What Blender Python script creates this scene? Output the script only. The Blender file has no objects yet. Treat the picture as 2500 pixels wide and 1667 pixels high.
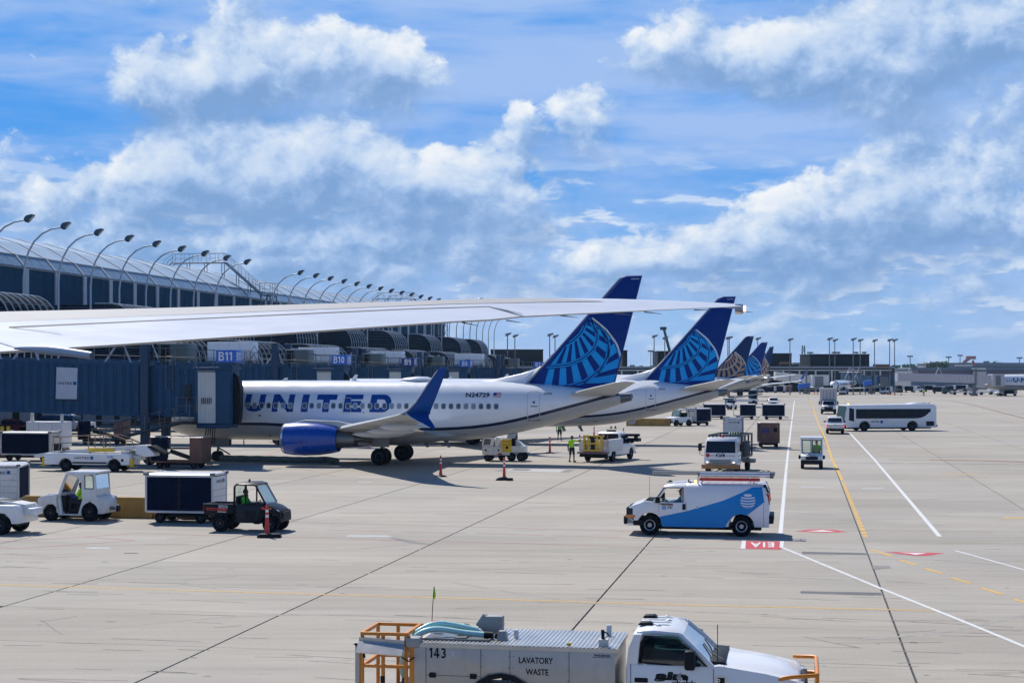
import bpy, bmesh, math, random
from mathutils import Vector, Matrix
rnd = random.Random(7)
R = math.radians
S = bpy.context.scene
COL = S.collection

# ---------------------------------------------------------------- camera, sky, sun, exposure
CAM_H, FPX, HZ = 6.15, 3900.0, 908.0          # eye height (m), focal length and horizon row of the 2500 px wide photo
cam = bpy.data.cameras.new('camera'); cam.sensor_width = 36; cam.lens = 36*FPX/2500
cam.shift_y = (HZ-833.5)/2500; cam.clip_start = .5; cam.clip_end = 12000
camo = bpy.data.objects.new('camera', cam); COL.objects.link(camo)
camo.location = (0, 0, CAM_H); camo.rotation_euler = (R(90), 0, 0); S.camera = camo

SUN_EL, SUN_AZ = 50.5, -27.5                  # the sun stands behind the row of aircraft, a little to the left (azimuth from +Y, + to the right)
sunl = bpy.data.lights.new('sun', 'SUN'); sunl.energy = 4.9; sunl.angle = R(.53); sunl.color = (1, .955, .88)
suno = bpy.data.objects.new('sun', sunl); COL.objects.link(suno)
sd = Vector((math.sin(R(SUN_AZ))*math.cos(R(SUN_EL)), math.cos(R(SUN_AZ))*math.cos(R(SUN_EL)), math.sin(R(SUN_EL))))
suno.rotation_euler = sd.to_track_quat('Z', 'Y').to_euler(); suno.location = (0, 60, 60)

W = bpy.data.worlds.new('World'); S.world = W; W.use_nodes = True
def build_sky():
    nt = W.node_tree; nt.nodes.clear(); L = nt.links.new
    def N(t, **k):
        n = nt.nodes.new(t)
        for a, b in k.items(): setattr(n, a, b)
        return n
    def M(op, a, b=None, c=None, clamp=False):
        n = N('ShaderNodeMath', operation=op, use_clamp=clamp)
        for i, v in enumerate((a, b, c)):
            if v is None: continue
            if isinstance(v, (int, float)): n.inputs[i].default_value = v
            else: L(v, n.inputs[i])
        return n.outputs[0]
    def mixc(f, a, b):
        n = N('ShaderNodeMix', data_type='RGBA')
        if isinstance(f, (int, float)): n.inputs[0].default_value = f
        else: L(f, n.inputs[0])
        for i, v in ((6, a), (7, b)):
            if isinstance(v, tuple): n.inputs[i].default_value = v+(1,)
            else: L(v, n.inputs[i])
        return n.outputs[2]
    sky = N('ShaderNodeTexSky', sky_type='NISHITA'); sky.sun_disc = False
    sky.sun_elevation = R(SUN_EL); sky.sun_rotation = R(SUN_AZ); sky.altitude = 200; sky.air_density = 1.0; sky.dust_density = .6; sky.ozone_density = 2.2
    tintn = N('ShaderNodeMix', data_type='RGBA', blend_type='MULTIPLY'); tintn.inputs[0].default_value = 1; L(sky.outputs[0], tintn.inputs[6]); tintn.inputs[7].default_value = SKY_TINT+(1,)
    hs = N('ShaderNodeHueSaturation'); hs.inputs['Saturation'].default_value = SKY_SAT; hs.inputs['Value'].default_value = SKY_VAL; L(tintn.outputs[2], hs.inputs['Color'])
    tc = N('ShaderNodeTexCoord'); sep = N('ShaderNodeSeparateXYZ'); L(tc.outputs['Generated'], sep.inputs[0])
    az = M('ARCTAN2', sep.outputs[0], sep.outputs[1]); el = M('ARCSINE', sep.outputs[2])
    elp = M('MAXIMUM', el, 0.0)
    # clouds thin out into flat bands towards the horizon: stretch the height coordinate there
    hh = M('POWER', M('ADD', elp, .012), .8)
    def vec(x, y, z):
        c = N('ShaderNodeCombineXYZ')
        for i, v in enumerate((x, y, z)):
            if isinstance(v, (int, float)): c.inputs[i].default_value = v
            else: L(v, c.inputs[i])
        return c.outputs[0]
    def noise(v, scale, det, rough, dist=0.0):
        n = N('ShaderNodeTexNoise', noise_dimensions='3D'); n.inputs['Scale'].default_value = scale; n.inputs['Detail'].default_value = det
        n.inputs['Roughness'].default_value = rough; n.inputs['Distortion'].default_value = dist; L(v, n.inputs['Vector']); return n.outputs['Fac']
    # broad banks of cloud that stand in this part of the sky: (x px, y px, rx, ry, weight) of the photograph -> azimuth / elevation
    blobs = [(480, 220, 330, 85, .30), (760, 140, 260, 75, .26), (960, 150, 90, 90, .20), (560, 350, 420, 90, .24), (820, 460, 560, 120, .22), (60, 450, 200, 130, .20),
             (1190, 440, 250, 110, .26), (480, 470, 300, 60, .14), (330, 600, 420, 80, .10), (1000, 620, 420, 60, .12),
             (1680, 110, 190, 80, .30), (1980, 220, 260, 100, .30), (2330, 110, 330, 130, .34), (2200, 370, 230, 70, .20), (1390, 330, 100, 60, .20),
             (2000, 550, 380, 70, .30), (2280, 480, 260, 80, .28), (1700, 620, 200, 50, .18), (2100, 640, 420, 50, .14), (1320, 260, 160, 40, .12),
             (90, 290, 220, 120, -.30), (170, 430, 110, 60, -.22), (1180, 60, 300, 60, -.25), (1120, 330, 120, 70, -.20), (1320, 360, 60, 60, -.16), (1560, 400, 260, 130, -.22), (1900, 380, 220, 60, -.26),
             (1560, 200, 80, 80, -.12), (2400, 620, 200, 60, -.18), (1900, 40, 140, 40, -.14), (1500, 560, 160, 50, -.12), (120, 100, 260, 60, -.16), (640, 285, 150, 34, -.20), (960, 320, 160, 45, -.18), (300, 320, 90, 40, -.14), (1230, 130, 160, 90, -.16), (2080, 330, 110, 45, -.14), (1760, 300, 160, 50, -.16), (1450, 500, 150, 60, -.14), (700, 530, 200, 30, -.10), (1900, 640, 260, 30, -.10)]
    warp = noise(vec(M('MULTIPLY', az, 9), M('MULTIPLY', hh, 16), 3.1), 1.6, 4, .55)
    wv = M('MULTIPLY', M('SUBTRACT', warp, .5), .045)
    bx, by = M('ADD', az, wv), M('ADD', elp, M('MULTIPLY', wv, .6))
    def ramp(v, a, b):
        n = N('ShaderNodeMapRange', interpolation_type='SMOOTHSTEP'); L(v, n.inputs[0]); n.inputs[1].default_value = a; n.inputs[2].default_value = b; return n.outputs[0]
    def banks(up):
        tot = 0.0; yy = M('ADD', by, up) if up else by
        for (px, py, rx, ry, w) in blobs:
            a0 = math.atan((px-1250)/FPX); e0 = (HZ-py)/FPX
            dx = M('MULTIPLY', M('SUBTRACT', bx, a0), FPX/rx*.85); dy = M('MULTIPLY', M('SUBTRACT', yy, e0), FPX/ry*.85)
            g = M('EXPONENT', M('MULTIPLY', M('ADD', M('MULTIPLY', dx, dx), M('MULTIPLY', dy, dy)), -1.0))
            tot = M('MULTIPLY', g, w) if isinstance(tot, float) else M('MULTIPLY_ADD', g, w, tot)
        return tot
    def puffs(up, left, scale, det):
        v = N('ShaderNodeTexVoronoi', voronoi_dimensions='2D', feature='F1'); v.inputs['Scale'].default_value = scale; v.inputs['Detail'].default_value = det; v.inputs['Roughness'].default_value = .54; v.inputs['Lacunarity'].default_value = 2.1; v.normalize = True
        L(vec(M('ADD', wx, left), M('ADD', wy, up), 0), v.inputs['Vector']); return M('SUBTRACT', 1.0, v.outputs['Distance'])
    def fbm(up, left):
        x = M('MULTIPLY', M('ADD', az, left), 14.0); y = M('MULTIPLY', M('ADD', hh, up), 13.5)
        return noise(vec(x, y, 1.7), 1.35, 12, .60, .1)
    w2 = noise(vec(M('MULTIPLY', az, 20), M('MULTIPLY', hh, 34), 5.2), 1.5, 6, .6)
    wx = M('ADD', M('MULTIPLY', az, 14.0), M('MULTIPLY', M('SUBTRACT', w2, .5), .42)); wy = M('ADD', M('MULTIPLY', hh, 14.5), M('MULTIPLY', M('SUBTRACT', w2, .5), .38))
    t0, t1 = banks(0), banks(.016)
    f0, f1 = fbm(0, 0), fbm(.014, -.008)
    p0, p1 = puffs(0, 0, 1.6, 5), puffs(.16, -.08, 1.6, 5)
    lowadd = M('MULTIPLY', ramp(elp, .115, .055), .09)
    def dens(t, f, p): return M('ADD', lowadd, M('ADD', M('ADD', M('MULTIPLY', t, 1.05), M('MULTIPLY', f, .55)), M('MULTIPLY', M('SUBTRACT', p, .72), .80)))
    d0, d1 = dens(t0, f0, p0), dens(t1, f1, p1)
    fade = ramp(elp, .60, .22)                                   # the fair-weather cumulus stand far out; overhead the sky is open
    small = M('ADD', M('MULTIPLY', M('SUBTRACT', f0, f1), .9), M('MULTIPLY', M('SUBTRACT', p0, p1), .75))
    large = M('SUBTRACT', t0, t1)
    topness = ramp(M('ADD', large, M('MULTIPLY', small, .35)), -.06, .07)
    crisp, soft = ramp(d0, .30, .43), ramp(d0, .18, .55)
    mx = N('ShaderNodeMix', data_type='FLOAT'); L(topness, mx.inputs[0]); L(soft, mx.inputs[2]); L(crisp, mx.inputs[3])
    cover = M('MULTIPLY', mx.outputs[0], fade)
    light = ramp(M('ADD', M('MULTIPLY', small, 1.0), M('MULTIPLY', large, 1.0)), -.22, .40)
    core = ramp(d0, .45, .90)
    low = ramp(elp, .004, .060)
    lit = M('MULTIPLY', light, M('MULTIPLY_ADD', core, -.24, 1.0))
    cr = N('ShaderNodeValToRGB'); L(lit, cr.inputs[0]); e = cr.color_ramp.elements
    e[0].position, e[0].color = 0.0, (.21, .37, .66, 1); e[1].position, e[1].color = 1.0, (.93, .95, .97, 1)
    for ps, c in ((.30, (.36, .52, .80, 1)), (.55, (.52, .66, .88, 1)), (.78, (.68, .78, .92, 1))):
        k = e.new(ps); k.color = c
    sc = N('ShaderNodeVectorMath', operation='SCALE'); L(cr.outputs[0], sc.inputs[0]); sc.inputs['Scale'].default_value = 10.0
    ccol = mixc(M('MULTIPLY', M('SUBTRACT', 1.0, low), .62), sc.outputs[0], (3.9, 5.7, 8.6))
    veil = noise(vec(M('MULTIPLY', az, 3.4), M('MULTIPLY', hh, 16.0), 8.3), 1.5, 6, .58, .25)
    veilm = M('MULTIPLY', M('MULTIPLY', ramp(veil, .30, .62), .85), fade)
    azure = mixc(ramp(elp, .02, .16), (2.4, 4.9, 8.6), (.7, 3.3, 8.5))
    base = mixc(M('MULTIPLY', fade, .92), hs.outputs[0], azure)
    base = mixc(M('MULTIPLY', M('SUBTRACT', 1.0, low), .7), base, (3.7, 5.6, 8.5))
    base = mixc(veilm, base, (4.0, 5.6, 8.9))
    col = mixc(M('MULTIPLY', cover, .95), base, ccol)
    # a farther layer of small flat-bottomed clouds, foreshortened towards the horizon
    q0 = noise(vec(M('MULTIPLY', az, 16), M('MULTIPLY', elp, 62), 4.4), 1.3, 8, .55, .2); q1 = noise(vec(M('MULTIPLY', az, 16), M('MULTIPLY', M('ADD', elp, .0055), 62), 4.4), 1.3, 8, .55, .2)
    band = M('MULTIPLY', ramp(elp, .012, .035), ramp(elp, .15, .09))
    fcov = M('MULTIPLY', M('MULTIPLY', ramp(q0, .50, .60), band), .80)
    fcol = mixc(ramp(M('SUBTRACT', q0, q1), -.05, .07), (3.1, 4.9, 8.0), (7.4, 8.3, 9.5))
    far_ = mixc(fcov, base, fcol)
    col = mixc(M('MULTIPLY', cover, .95), far_, ccol)
    bg = N('ShaderNodeBackground'); bg.inputs[1].default_value = .1; L(col, bg.inputs[0])
    out = N('ShaderNodeOutputWorld'); L(bg.outputs[0], out.inputs[0])
SKY_SAT, SKY_VAL, SKY_TINT = 1.15, .8, (.70, .90, 1.2)
build_sky()
S.render.engine = 'CYCLES'
S.view_settings.view_transform = 'Standard'; S.view_settings.look = 'None'; S.view_settings.gamma = 1; S.view_settings.use_curve_mapping = False
S.view_settings.exposure = 0.0
S.cycles.max_bounces = 6; S.cycles.transparent_max_bounces = 12; S.cycles.use_denoising = True
S.cycles.caustics_reflective = False; S.cycles.caustics_refractive = False; S.cycles.sample_clamp_indirect = 6

# ---------------------------------------------------------------- places: photo pixel -> point in the world
UA = math.atan(700/3900.0)                     # the apron lanes run along U, 10.2 degrees right of the view
U = Vector((math.sin(UA), math.cos(UA), 0)); V = Vector((math.cos(UA), -math.sin(UA), 0))
def gp(px, py, z=0.0):
    d = FPX*(CAM_H-z)/(py-HZ); return Vector(((px-1250)/FPX*d, d, z))
def pt(px, py, d): return Vector(((px-1250)/FPX*d, d, CAM_H+(HZ-py)/FPX*d))
def uv(v, u, z=0.0): p = V*v+U*u; return Vector((p.x, p.y, z))
HEAD_L, HEAD_R, HEAD_NEAR, HEAD_FAR = math.pi-UA, -UA, -math.pi/2-UA, math.pi/2-UA
# ---------------------------------------------------------------- materials
MATS = {}
def mat(name, col, rough=.5, metal=0.0, var=.10, vscale=1.2, spec=.5, bump=0.0, emit=None, coat=0.0, grime=0.0):
    if name in MATS: return MATS[name]
    m = bpy.data.materials.new(name); m.use_nodes = True; nt = m.node_tree; b = nt.nodes['Principled BSDF']
    b.inputs['Roughness'].default_value = rough; b.inputs['Metallic'].default_value = metal; b.inputs['Specular IOR Level'].default_value = spec
    b.inputs['Coat Weight'].default_value = coat
    c4 = (col[0], col[1], col[2], 1); b.inputs['Base Color'].default_value = c4; m.diffuse_color = c4
    if emit:
        b.inputs['Emission Color'].default_value = tuple(emit[:3])+(1,); b.inputs['Emission Strength'].default_value = emit[3]
    elif var > 0:
        g = nt.nodes.new('ShaderNodeNewGeometry'); n = nt.nodes.new('ShaderNodeTexNoise'); n.inputs['Scale'].default_value = vscale; n.inputs['Detail'].default_value = 6; n.inputs['Roughness'].default_value = .65
        nt.links.new(g.outputs['Position'], n.inputs['Vector'])
        r = nt.nodes.new('ShaderNodeMapRange'); r.inputs[1].default_value = .3; r.inputs[2].default_value = .7; r.inputs[3].default_value = 1-var; r.inputs[4].default_value = 1+var*.6
        nt.links.new(n.outputs['Fac'], r.inputs[0])
        x = nt.nodes.new('ShaderNodeMix'); x.data_type = 'RGBA'; x.blend_type = 'MULTIPLY'; x.inputs[0].default_value = 1; x.inputs[6].default_value = c4
        nt.links.new(r.outputs[0], x.inputs[7])
        last = x.outputs[2]
        if grime > 0:
            n2 = nt.nodes.new('ShaderNodeTexNoise'); n2.inputs['Scale'].default_value = 3.5; n2.inputs['Detail'].default_value = 8; n2.inputs['Roughness'].default_value = .7
            mp = nt.nodes.new('ShaderNodeMapping'); mp.inputs['Scale'].default_value = (1.6, 1.6, .5); nt.links.new(g.outputs['Position'], mp.inputs[0]); nt.links.new(mp.outputs[0], n2.inputs['Vector'])
            r2 = nt.nodes.new('ShaderNodeMapRange'); r2.inputs[1].default_value = .5; r2.inputs[2].default_value = .75; r2.inputs[4].default_value = grime; nt.links.new(n2.outputs['Fac'], r2.inputs[0])
            x2 = nt.nodes.new('ShaderNodeMix'); x2.data_type = 'RGBA'; x2.inputs[7].default_value = (.10, .09, .08, 1); nt.links.new(r2.outputs[0], x2.inputs[0]); nt.links.new(last, x2.inputs[6]); last = x2.outputs[2]
        nt.links.new(last, b.inputs['Base Color'])
        rr = nt.nodes.new('ShaderNodeMapRange'); rr.inputs[3].default_value = max(.03, rough-.08); rr.inputs[4].default_value = min(1, rough+.10); nt.links.new(n.outputs['Fac'], rr.inputs[0]); nt.links.new(rr.outputs[0], b.inputs['Roughness'])
        if bump > 0:
            bp = nt.nodes.new('ShaderNodeBump'); bp.inputs['Strength'].default_value = bump; bp.inputs['Distance'].default_value = .02; nt.links.new(n.outputs['Fac'], bp.inputs['Height']); nt.links.new(bp.outputs[0], b.inputs['Normal'])
    MATS[name] = m; return m
def glass(name, tint, refl=.12, alpha=.7):
    if name in MATS: return MATS[name]
    m = bpy.data.materials.new(name); m.use_nodes = True; nt = m.node_tree; nt.nodes.clear()
    o = nt.nodes.new('ShaderNodeOutputMaterial'); t = nt.nodes.new('ShaderNodeBsdfTransparent'); t.inputs[0].default_value = tuple(c*alpha for c in tint)+(1,)
    g = nt.nodes.new('ShaderNodeBsdfGlossy'); g.inputs['Roughness'].default_value = .03
    f = nt.nodes.new('ShaderNodeFresnel'); f.inputs[0].default_value = 1.5
    a = nt.nodes.new('ShaderNodeMath'); a.operation = 'ADD'; a.inputs[1].default_value = refl; nt.links.new(f.outputs[0], a.inputs[0])
    x = nt.nodes.new('ShaderNodeMixShader'); nt.links.new(a.outputs[0], x.inputs[0]); nt.links.new(t.outputs[0], x.inputs[1]); nt.links.new(g.outputs[0], x.inputs[2]); nt.links.new(x.outputs[0], o.inputs[0])
    MATS[name] = m; return m
WHITE = mat('white_paint', (.80, .80, .81), .32, var=.05, coat=.3)
WHITE_D = mat('worn_white_paint', (.70, .70, .69), .45, var=.12, grime=.35)
FUSE = mat('airliner_white', (.82, .82, .83), .22, var=.03, coat=.5)
BELLY = mat('airliner_belly_grey', (.46, .46, .45), .35, var=.08, grime=.10)
NAVY = mat('navy_stripe', (.008, .014, .05), .3)
UBLUE = mat('livery_blue', (.0002, .055, .27), .45, var=.05, spec=.2)
ENGBL = mat('engine_blue', (.0002, .060, .37), .25, var=.05, coat=.2)
FINBL = mat('fin_blue', (.0005, .034, .21), .5, var=.06, spec=.15)
SKYBL = mat('emblem_light_blue', (.006, .36, .80), .45, var=.05, spec=.2)
GOLD = mat('emblem_gold', (.40, .24, .12), .4)
PALE = mat('emblem_pale_line', (.72, .70, .68), .4)
WINGGR = mat('wing_grey', (.52, .53, .53), .35, var=.06)
WINGW = mat('wing_light_grey', (.53, .55, .61), .38, var=.06, grime=.05)
PANELG = mat('wing_walkway_grey', (.33, .325, .325), .6, var=.04)
ALU = mat('bare_aluminium', (.72, .72, .72), .28, .9, var=.08)
GANTRY = mat('gantry_grey_blue', (.16, .21, .27), .5, .3, var=.1)
STEEL = mat('dark_steel', (.16, .17, .18), .4, .7, var=.15)
BLACK = mat('black_plastic', (.005, .009, .015), .55, var=.2, spec=.22)
TYRE = mat('tyre_rubber', (.005, .008, .013), .85, var=.25, spec=.15)
RIM = mat('wheel_rim', (.42, .43, .45), .35, .6)
DRIM = mat('dark_wheel_rim', (.05, .055, .065), .45, .3)
GLASSD = mat('dark_window_glass', (.006, .014, .026), .08, var=.05, spec=.32)
GLASSM = mat('cabin_window_glass', (.055, .085, .12), .12, var=.25)
GLASSW = mat('shaded_window_glass', (.22, .26, .30), .2, var=.2)
CLEAR = glass('clear_glass', (.80, .97, .93), .05, .86)
TINT = glass('tinted_glass', (.25, .42, .46), .06, .75)
SCREEN = glass('windscreen_glass', (.40, .62, .66), .22, .8)
RED = mat('red_plastic', (.55, .025, .02), .4)
ORANGE = mat('orange_plastic', (.78, .09, .03), .45, var=.1)
ORPAINT = mat('orange_paint', (.70, .24, .02), .4, var=.1, grime=.2)
YELLOW = mat('yellow_paint', (.75, .50, .03), .45, var=.12, grime=.2)
OCHRE = mat('ochre_concrete', (.44, .24, .055), .85, var=.3, bump=.3, grime=.3)
BROWN = mat('brown_paint', (.17, .075, .055), .6, var=.3, grime=.3)
CURTAIN = mat('navy_curtain', (.003, .009, .032), .85, spec=.1, var=.3, bump=.4, vscale=3)
BRIDGE = mat('jet_bridge_blue', (.014, .068, .145), .6, var=.2, grime=.12, spec=.3)
BRIDGED = mat('jet_bridge_dark_blue', (.014, .045, .095), .5, var=.2)
SLATE = mat('louvre_slate', (.045, .068, .100), .6, var=.15)
SLATED = mat('louvre_shadow_gap', (.016, .022, .034), .7)
PIPE = mat('silver_pipe', (.48, .52, .56), .45, .3)
RIBM = mat('rib_grey', (.42, .46, .50), .5, .2)
PODG = mat('hold_room_glass', (.006, .012, .020), .8, var=.3, spec=.1)
CURTG = mat('curtain_wall_glass', (.018, .070, .130), .7, var=.3, vscale=.25, spec=.04)
FRITG = mat('fritted_glass', (.20, .27, .34), .25, var=.15, vscale=.4)
ROOFG = mat('vault_roof_glass', (.40, .49, .57), .35, var=.12, vscale=.4)
MULL = mat('light_mullion', (.50, .51, .54), .5)
DARKB = mat('black_cladding', (.006, .010, .016), .6, var=.35, vscale=.15, spec=.15)
GREYB = mat('far_grey_wall', (.26, .29, .33), .7, var=.15)
LILAC = mat('pale_lilac_metal', (.48, .47, .50), .5, var=.08, vscale=.3)
CREAM = mat('cream_metal', (.62, .62, .60), .5, var=.08)
SIGNB = mat('sign_blue', (.012, .13, .55), .35)
BANNER = mat('banner_vinyl', (.50, .53, .60), .6, var=.08)
SKIN = mat('skin', (.16, .085, .055), .6)
HIVIS = mat('hi_vis_vest', (.42, .85, .03), .7, var=.12)
HIGREEN = mat('hi_vis_green', (.05, .50, .05), .7, var=.12)
DARKC = mat('dark_cloth', (.018, .026, .035), .85, var=.3)
BLUEC = mat('blue_cloth', (.015, .035, .30), .8, var=.2)
TEALC = mat('pale_blue_cloth', (.05, .30, .45), .8, var=.2)
HAIR = mat('dark_hair', (.012, .010, .010), .7)
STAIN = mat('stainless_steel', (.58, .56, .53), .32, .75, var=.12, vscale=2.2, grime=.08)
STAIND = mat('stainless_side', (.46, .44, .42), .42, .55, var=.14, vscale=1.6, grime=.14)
HOSEB = mat('pale_aqua_hose', (.42, .72, .72), .35)
HOSEG = mat('grey_green_hose', (.12, .15, .13), .7, var=.3)
ATTB = mat('van_stripe_blue', (.001, .23, .60), .4, var=.06, spec=.3)
AMBER = mat('amber_lamp', (1, .35, .05), .3, emit=(1, .40, .10, 5))
NAVL = mat('lit_position_lamp', (1, .8, .6), .3, emit=(1, .62, .38, 7))
BRAKE = mat('lit_brake_lamp', (1, .1, .06), .3, emit=(1, .06, .04, 3))
REDL = mat('red_lamp_lens', (.42, .012, .015), .2)
AMBL = mat('amber_lens', (.75, .20, .02), .2)
HEADL = mat('headlamp_lens', (.65, .68, .70), .1, .3)
LITH = mat('lit_headlamp', (1, .9, .7), .2, emit=(1, .85, .65, 1.6))
GREEN = mat('leaf_green', (.05, .10, .035), .8, var=.4)
PINK = mat('pink_paint', (.70, .12, .28), .5)
TEALG = mat('dark_teal_paint', (.02, .06, .07), .45, .2, var=.2)

# ---------------------------------------------------------------- mesh builder
def clip(poly, a, b, c):                        # keep the part of a 2D polygon where a*x+b*y+c >= 0
    out = []
    for i in range(len(poly)):
        p, q = poly[i], poly[(i+1) % len(poly)]; dp = a*p[0]+b*p[1]+c; dq = a*q[0]+b*q[1]+c
        if dp >= 0: out.append(p)
        if dp*dq < 0:
            t = dp/(dp-dq); out.append((p[0]+(q[0]-p[0])*t, p[1]+(q[1]-p[1])*t))
    return out
class MB:
    def __init__(s): s.v = []; s.f = []; s.m = []
    def add(s, vs, fs, m=0):
        o = len(s.v); s.v += [tuple(p) for p in vs]
        for f in fs: s.f.append([i+o for i in f]); s.m.append(m)
        return s
    def bx(s, x0, x1, y0, y1, z0, z1, m=0):
        return s.add([(x0,y0,z0),(x1,y0,z0),(x1,y1,z0),(x0,y1,z0),(x0,y0,z1),(x1,y0,z1),(x1,y1,z1),(x0,y1,z1)], [(0,3,2,1),(4,5,6,7),(0,1,5,4),(1,2,6,5),(2,3,7,6),(3,0,4,7)], m)
    def prism(s, poly, ax, a0, a1, m=0):        # ax='y': poly is (x,z); 'x': (y,z); 'z': (x,y)
        def P(p, a): return (p[0], a, p[1]) if ax == 'y' else (a, p[0], p[1]) if ax == 'x' else (p[0], p[1], a)
        n = len(poly); return s.add([P(p, a0) for p in poly]+[P(p, a1) for p in poly], [tuple(range(n))[::-1], tuple(range(n, 2*n))]+[(i, (i+1) % n, n+(i+1) % n, n+i) for i in range(n)], m)
    def loft(s, rings, m=0, caps=True, closed=True, mfun=None):
        o = len(s.v); n = len(rings[0])
        for r in rings: s.v += [tuple(p) for p in r]
        for k in range(len(rings)-1):
            for i in range(n if closed else n-1):
                j = (i+1) % n; s.f.append([o+k*n+i, o+k*n+j, o+(k+1)*n+j, o+(k+1)*n+i]); s.m.append(mfun(k, i) if mfun else m)
        if caps and closed:
            s.f.append([o+i for i in range(n)][::-1]); s.m.append(mfun(0, -1) if mfun else m); s.f.append([o+(len(rings)-1)*n+i for i in range(n)]); s.m.append(mfun(len(rings)-2, -1) if mfun else m)
        return s
    def cyl(s, p0, p1, r0, r1=None, n=10, m=0):
        return s.tube([p0, p1], [r0, r0 if r1 is None else r1], n, m)
    def tube(s, pts, r, n=6, m=0, caps=True):
        pts = [Vector(p) for p in pts]; rings = []; rr = r if isinstance(r, (list, tuple)) else [r]*len(pts); up = None
        for i, p in enumerate(pts):
            t = (pts[min(i+1, len(pts)-1)]-pts[max(i-1, 0)]).normalized()
            if up is None: up = Vector((0, 0, 1)) if abs(t.z) < .9 else Vector((1, 0, 0))
            a = t.cross(up).normalized(); b = a.cross(t).normalized(); up = b
            rings.append([p+(a*math.cos(2*math.pi*k/n)+b*math.sin(2*math.pi*k/n))*rr[i] for k in range(n)])
        return s.loft(rings, m, caps)
    def lathe(s, prof, c, ax, n=20, m=0, caps=True, mfun=None):     # prof: (along, radius)
        rings = []; c = Vector(c)
        for a, r in prof:
            ring = []
            for k in range(n):
                t = 2*math.pi*k/n; u, w = r*math.cos(t), r*math.sin(t)
                ring.append(c+Vector((a, u, w) if ax == 'x' else (u, a, w) if ax == 'y' else (u, w, a)))
            rings.append(ring)
        return s.loft(rings, m, caps, mfun=mfun)
    def ball(s, c, r, m=0, n=10, k=6):
        r3 = r if isinstance(r, (tuple, list)) else (r, r, r); rings = []
        for i in range(k+1):
            t = math.pi*(.02+.96*i/k); rings.append([(c[0]+r3[0]*math.sin(t)*math.cos(2*math.pi*j/n), c[1]+r3[1]*math.sin(t)*math.sin(2*math.pi*j/n), c[2]-r3[2]*math.cos(t)) for j in range(n)])
        return s.loft(rings, m)
    def sheet(s, polys, fn, m=0, breaks=()):    # flat print laid on a surface: 2D polygons -> fn(x,z) points, cut at the given heights
        for p in polys:
            parts = [list(p)]
            for b in breaks:
                nx = []
                for q in parts:
                    lo, hi = clip(q, 0, -1, b), clip(q, 0, 1, -b)
                    nx += [k for k in (lo, hi) if len(k) > 2]
                parts = nx
            for q in parts: s.add([fn(x, z) for x, z in q], [tuple(range(len(q)))], m)
        return s
    def mesh(s, name, mats, smooth=35, bevel=0, recalc=True):
        me = bpy.data.meshes.new(name); me.from_pydata(s.v, [], s.f)
        for m in (mats if isinstance(mats, (list, tuple)) else [mats]): me.materials.append(m)
        if any(s.m): me.polygons.foreach_set('material_index', s.m)
        if recalc or bevel:
            bm = bmesh.new(); bm.from_mesh(me)
            bmesh.ops.remove_doubles(bm, verts=bm.verts, dist=1e-5)
            if bevel:
                es = [e for e in bm.edges if len(e.link_faces) == 2 and e.calc_face_angle(0) > R(30)]
                bmesh.ops.bevel(bm, geom=es, offset=bevel, segments=2, affect='EDGES', profile=.5, clamp_overlap=True)
            if recalc: bmesh.ops.recalc_face_normals(bm, faces=bm.faces)
            bm.to_mesh(me); bm.free()
        if smooth:
            me.polygons.foreach_set('use_smooth', [True]*len(me.polygons)); me.set_sharp_from_angle(angle=R(smooth))
        me.update(); return me
    def build(s, name, mats, parent=None, loc=(0, 0, 0), rz=0, **k):
        return link(name, s.mesh(name, mats, **k), parent, loc, rz)
def link(name, me, parent=None, loc=(0, 0, 0), rz=0):
    o = bpy.data.objects.new(name, me); COL.objects.link(o); o.parent = parent; o.location = loc; o.rotation_euler = (0, 0, rz); return o
def tag(o, label=None, cat=None, group=None, kind=None):
    for k, v in (('label', label), ('category', cat), ('group', group), ('kind', kind)):
        if v: o[k] = v
    return o
def thing(name, label, cat, loc=(0, 0, 0), rz=0, group=None):
    o = bpy.data.objects.new(name, None); o.empty_display_size = .3; COL.objects.link(o); o.location = loc; o.rotation_euler = (0, 0, rz); return tag(o, label, cat, group)
def dup(o, loc=None, rz=None, label=None, parent=None):
    c = o.copy(); COL.objects.link(c)
    if parent is not None: c.parent = parent
    for ch in list(o.children): dup(ch, parent=c)
    if loc is not None: c.location = loc
    if rz is not None: c.rotation_euler = (0, 0, rz)
    if label: c['label'] = label
    return c

# ---------------------------------------------------------------- lettering
def stroke(path, w, closed=False):              # polyline -> quads with mitred joints
    path = [p for i, p in enumerate(path) if i == 0 or abs(p[0]-path[i-1][0])+abs(p[1]-path[i-1][1]) > 1e-6]
    n = len(path); L_, R_ = [], []
    for i, p in enumerate(path):
        a = path[i-1] if i else None; b = path[i+1] if i < n-1 else None
        d1 = Vector((p[0]-a[0], p[1]-a[1])).normalized() if a else None; d2 = Vector((b[0]-p[0], b[1]-p[1])).normalized() if b else None
        t = ((d1 or d2)+(d2 or d1)).normalized(); nn = Vector((-t.y, t.x)); k = 1.0/max(.45, nn.dot(Vector((-(d1 or d2).y, (d1 or d2).x))))
        L_.append((p[0]+nn.x*w/2*k, p[1]+nn.y*w/2*k)); R_.append((p[0]-nn.x*w/2*k, p[1]-nn.y*w/2*k))
    return [[L_[i], L_[i+1], R_[i+1], R_[i]] for i in range(n-1)]
def arc(cx, cy, rx, ry, a0, a1, n=8): return [(cx+rx*math.cos(R(a0+(a1-a0)*i/n)), cy+ry*math.sin(R(a0+(a1-a0)*i/n))) for i in range(n+1)]
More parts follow.
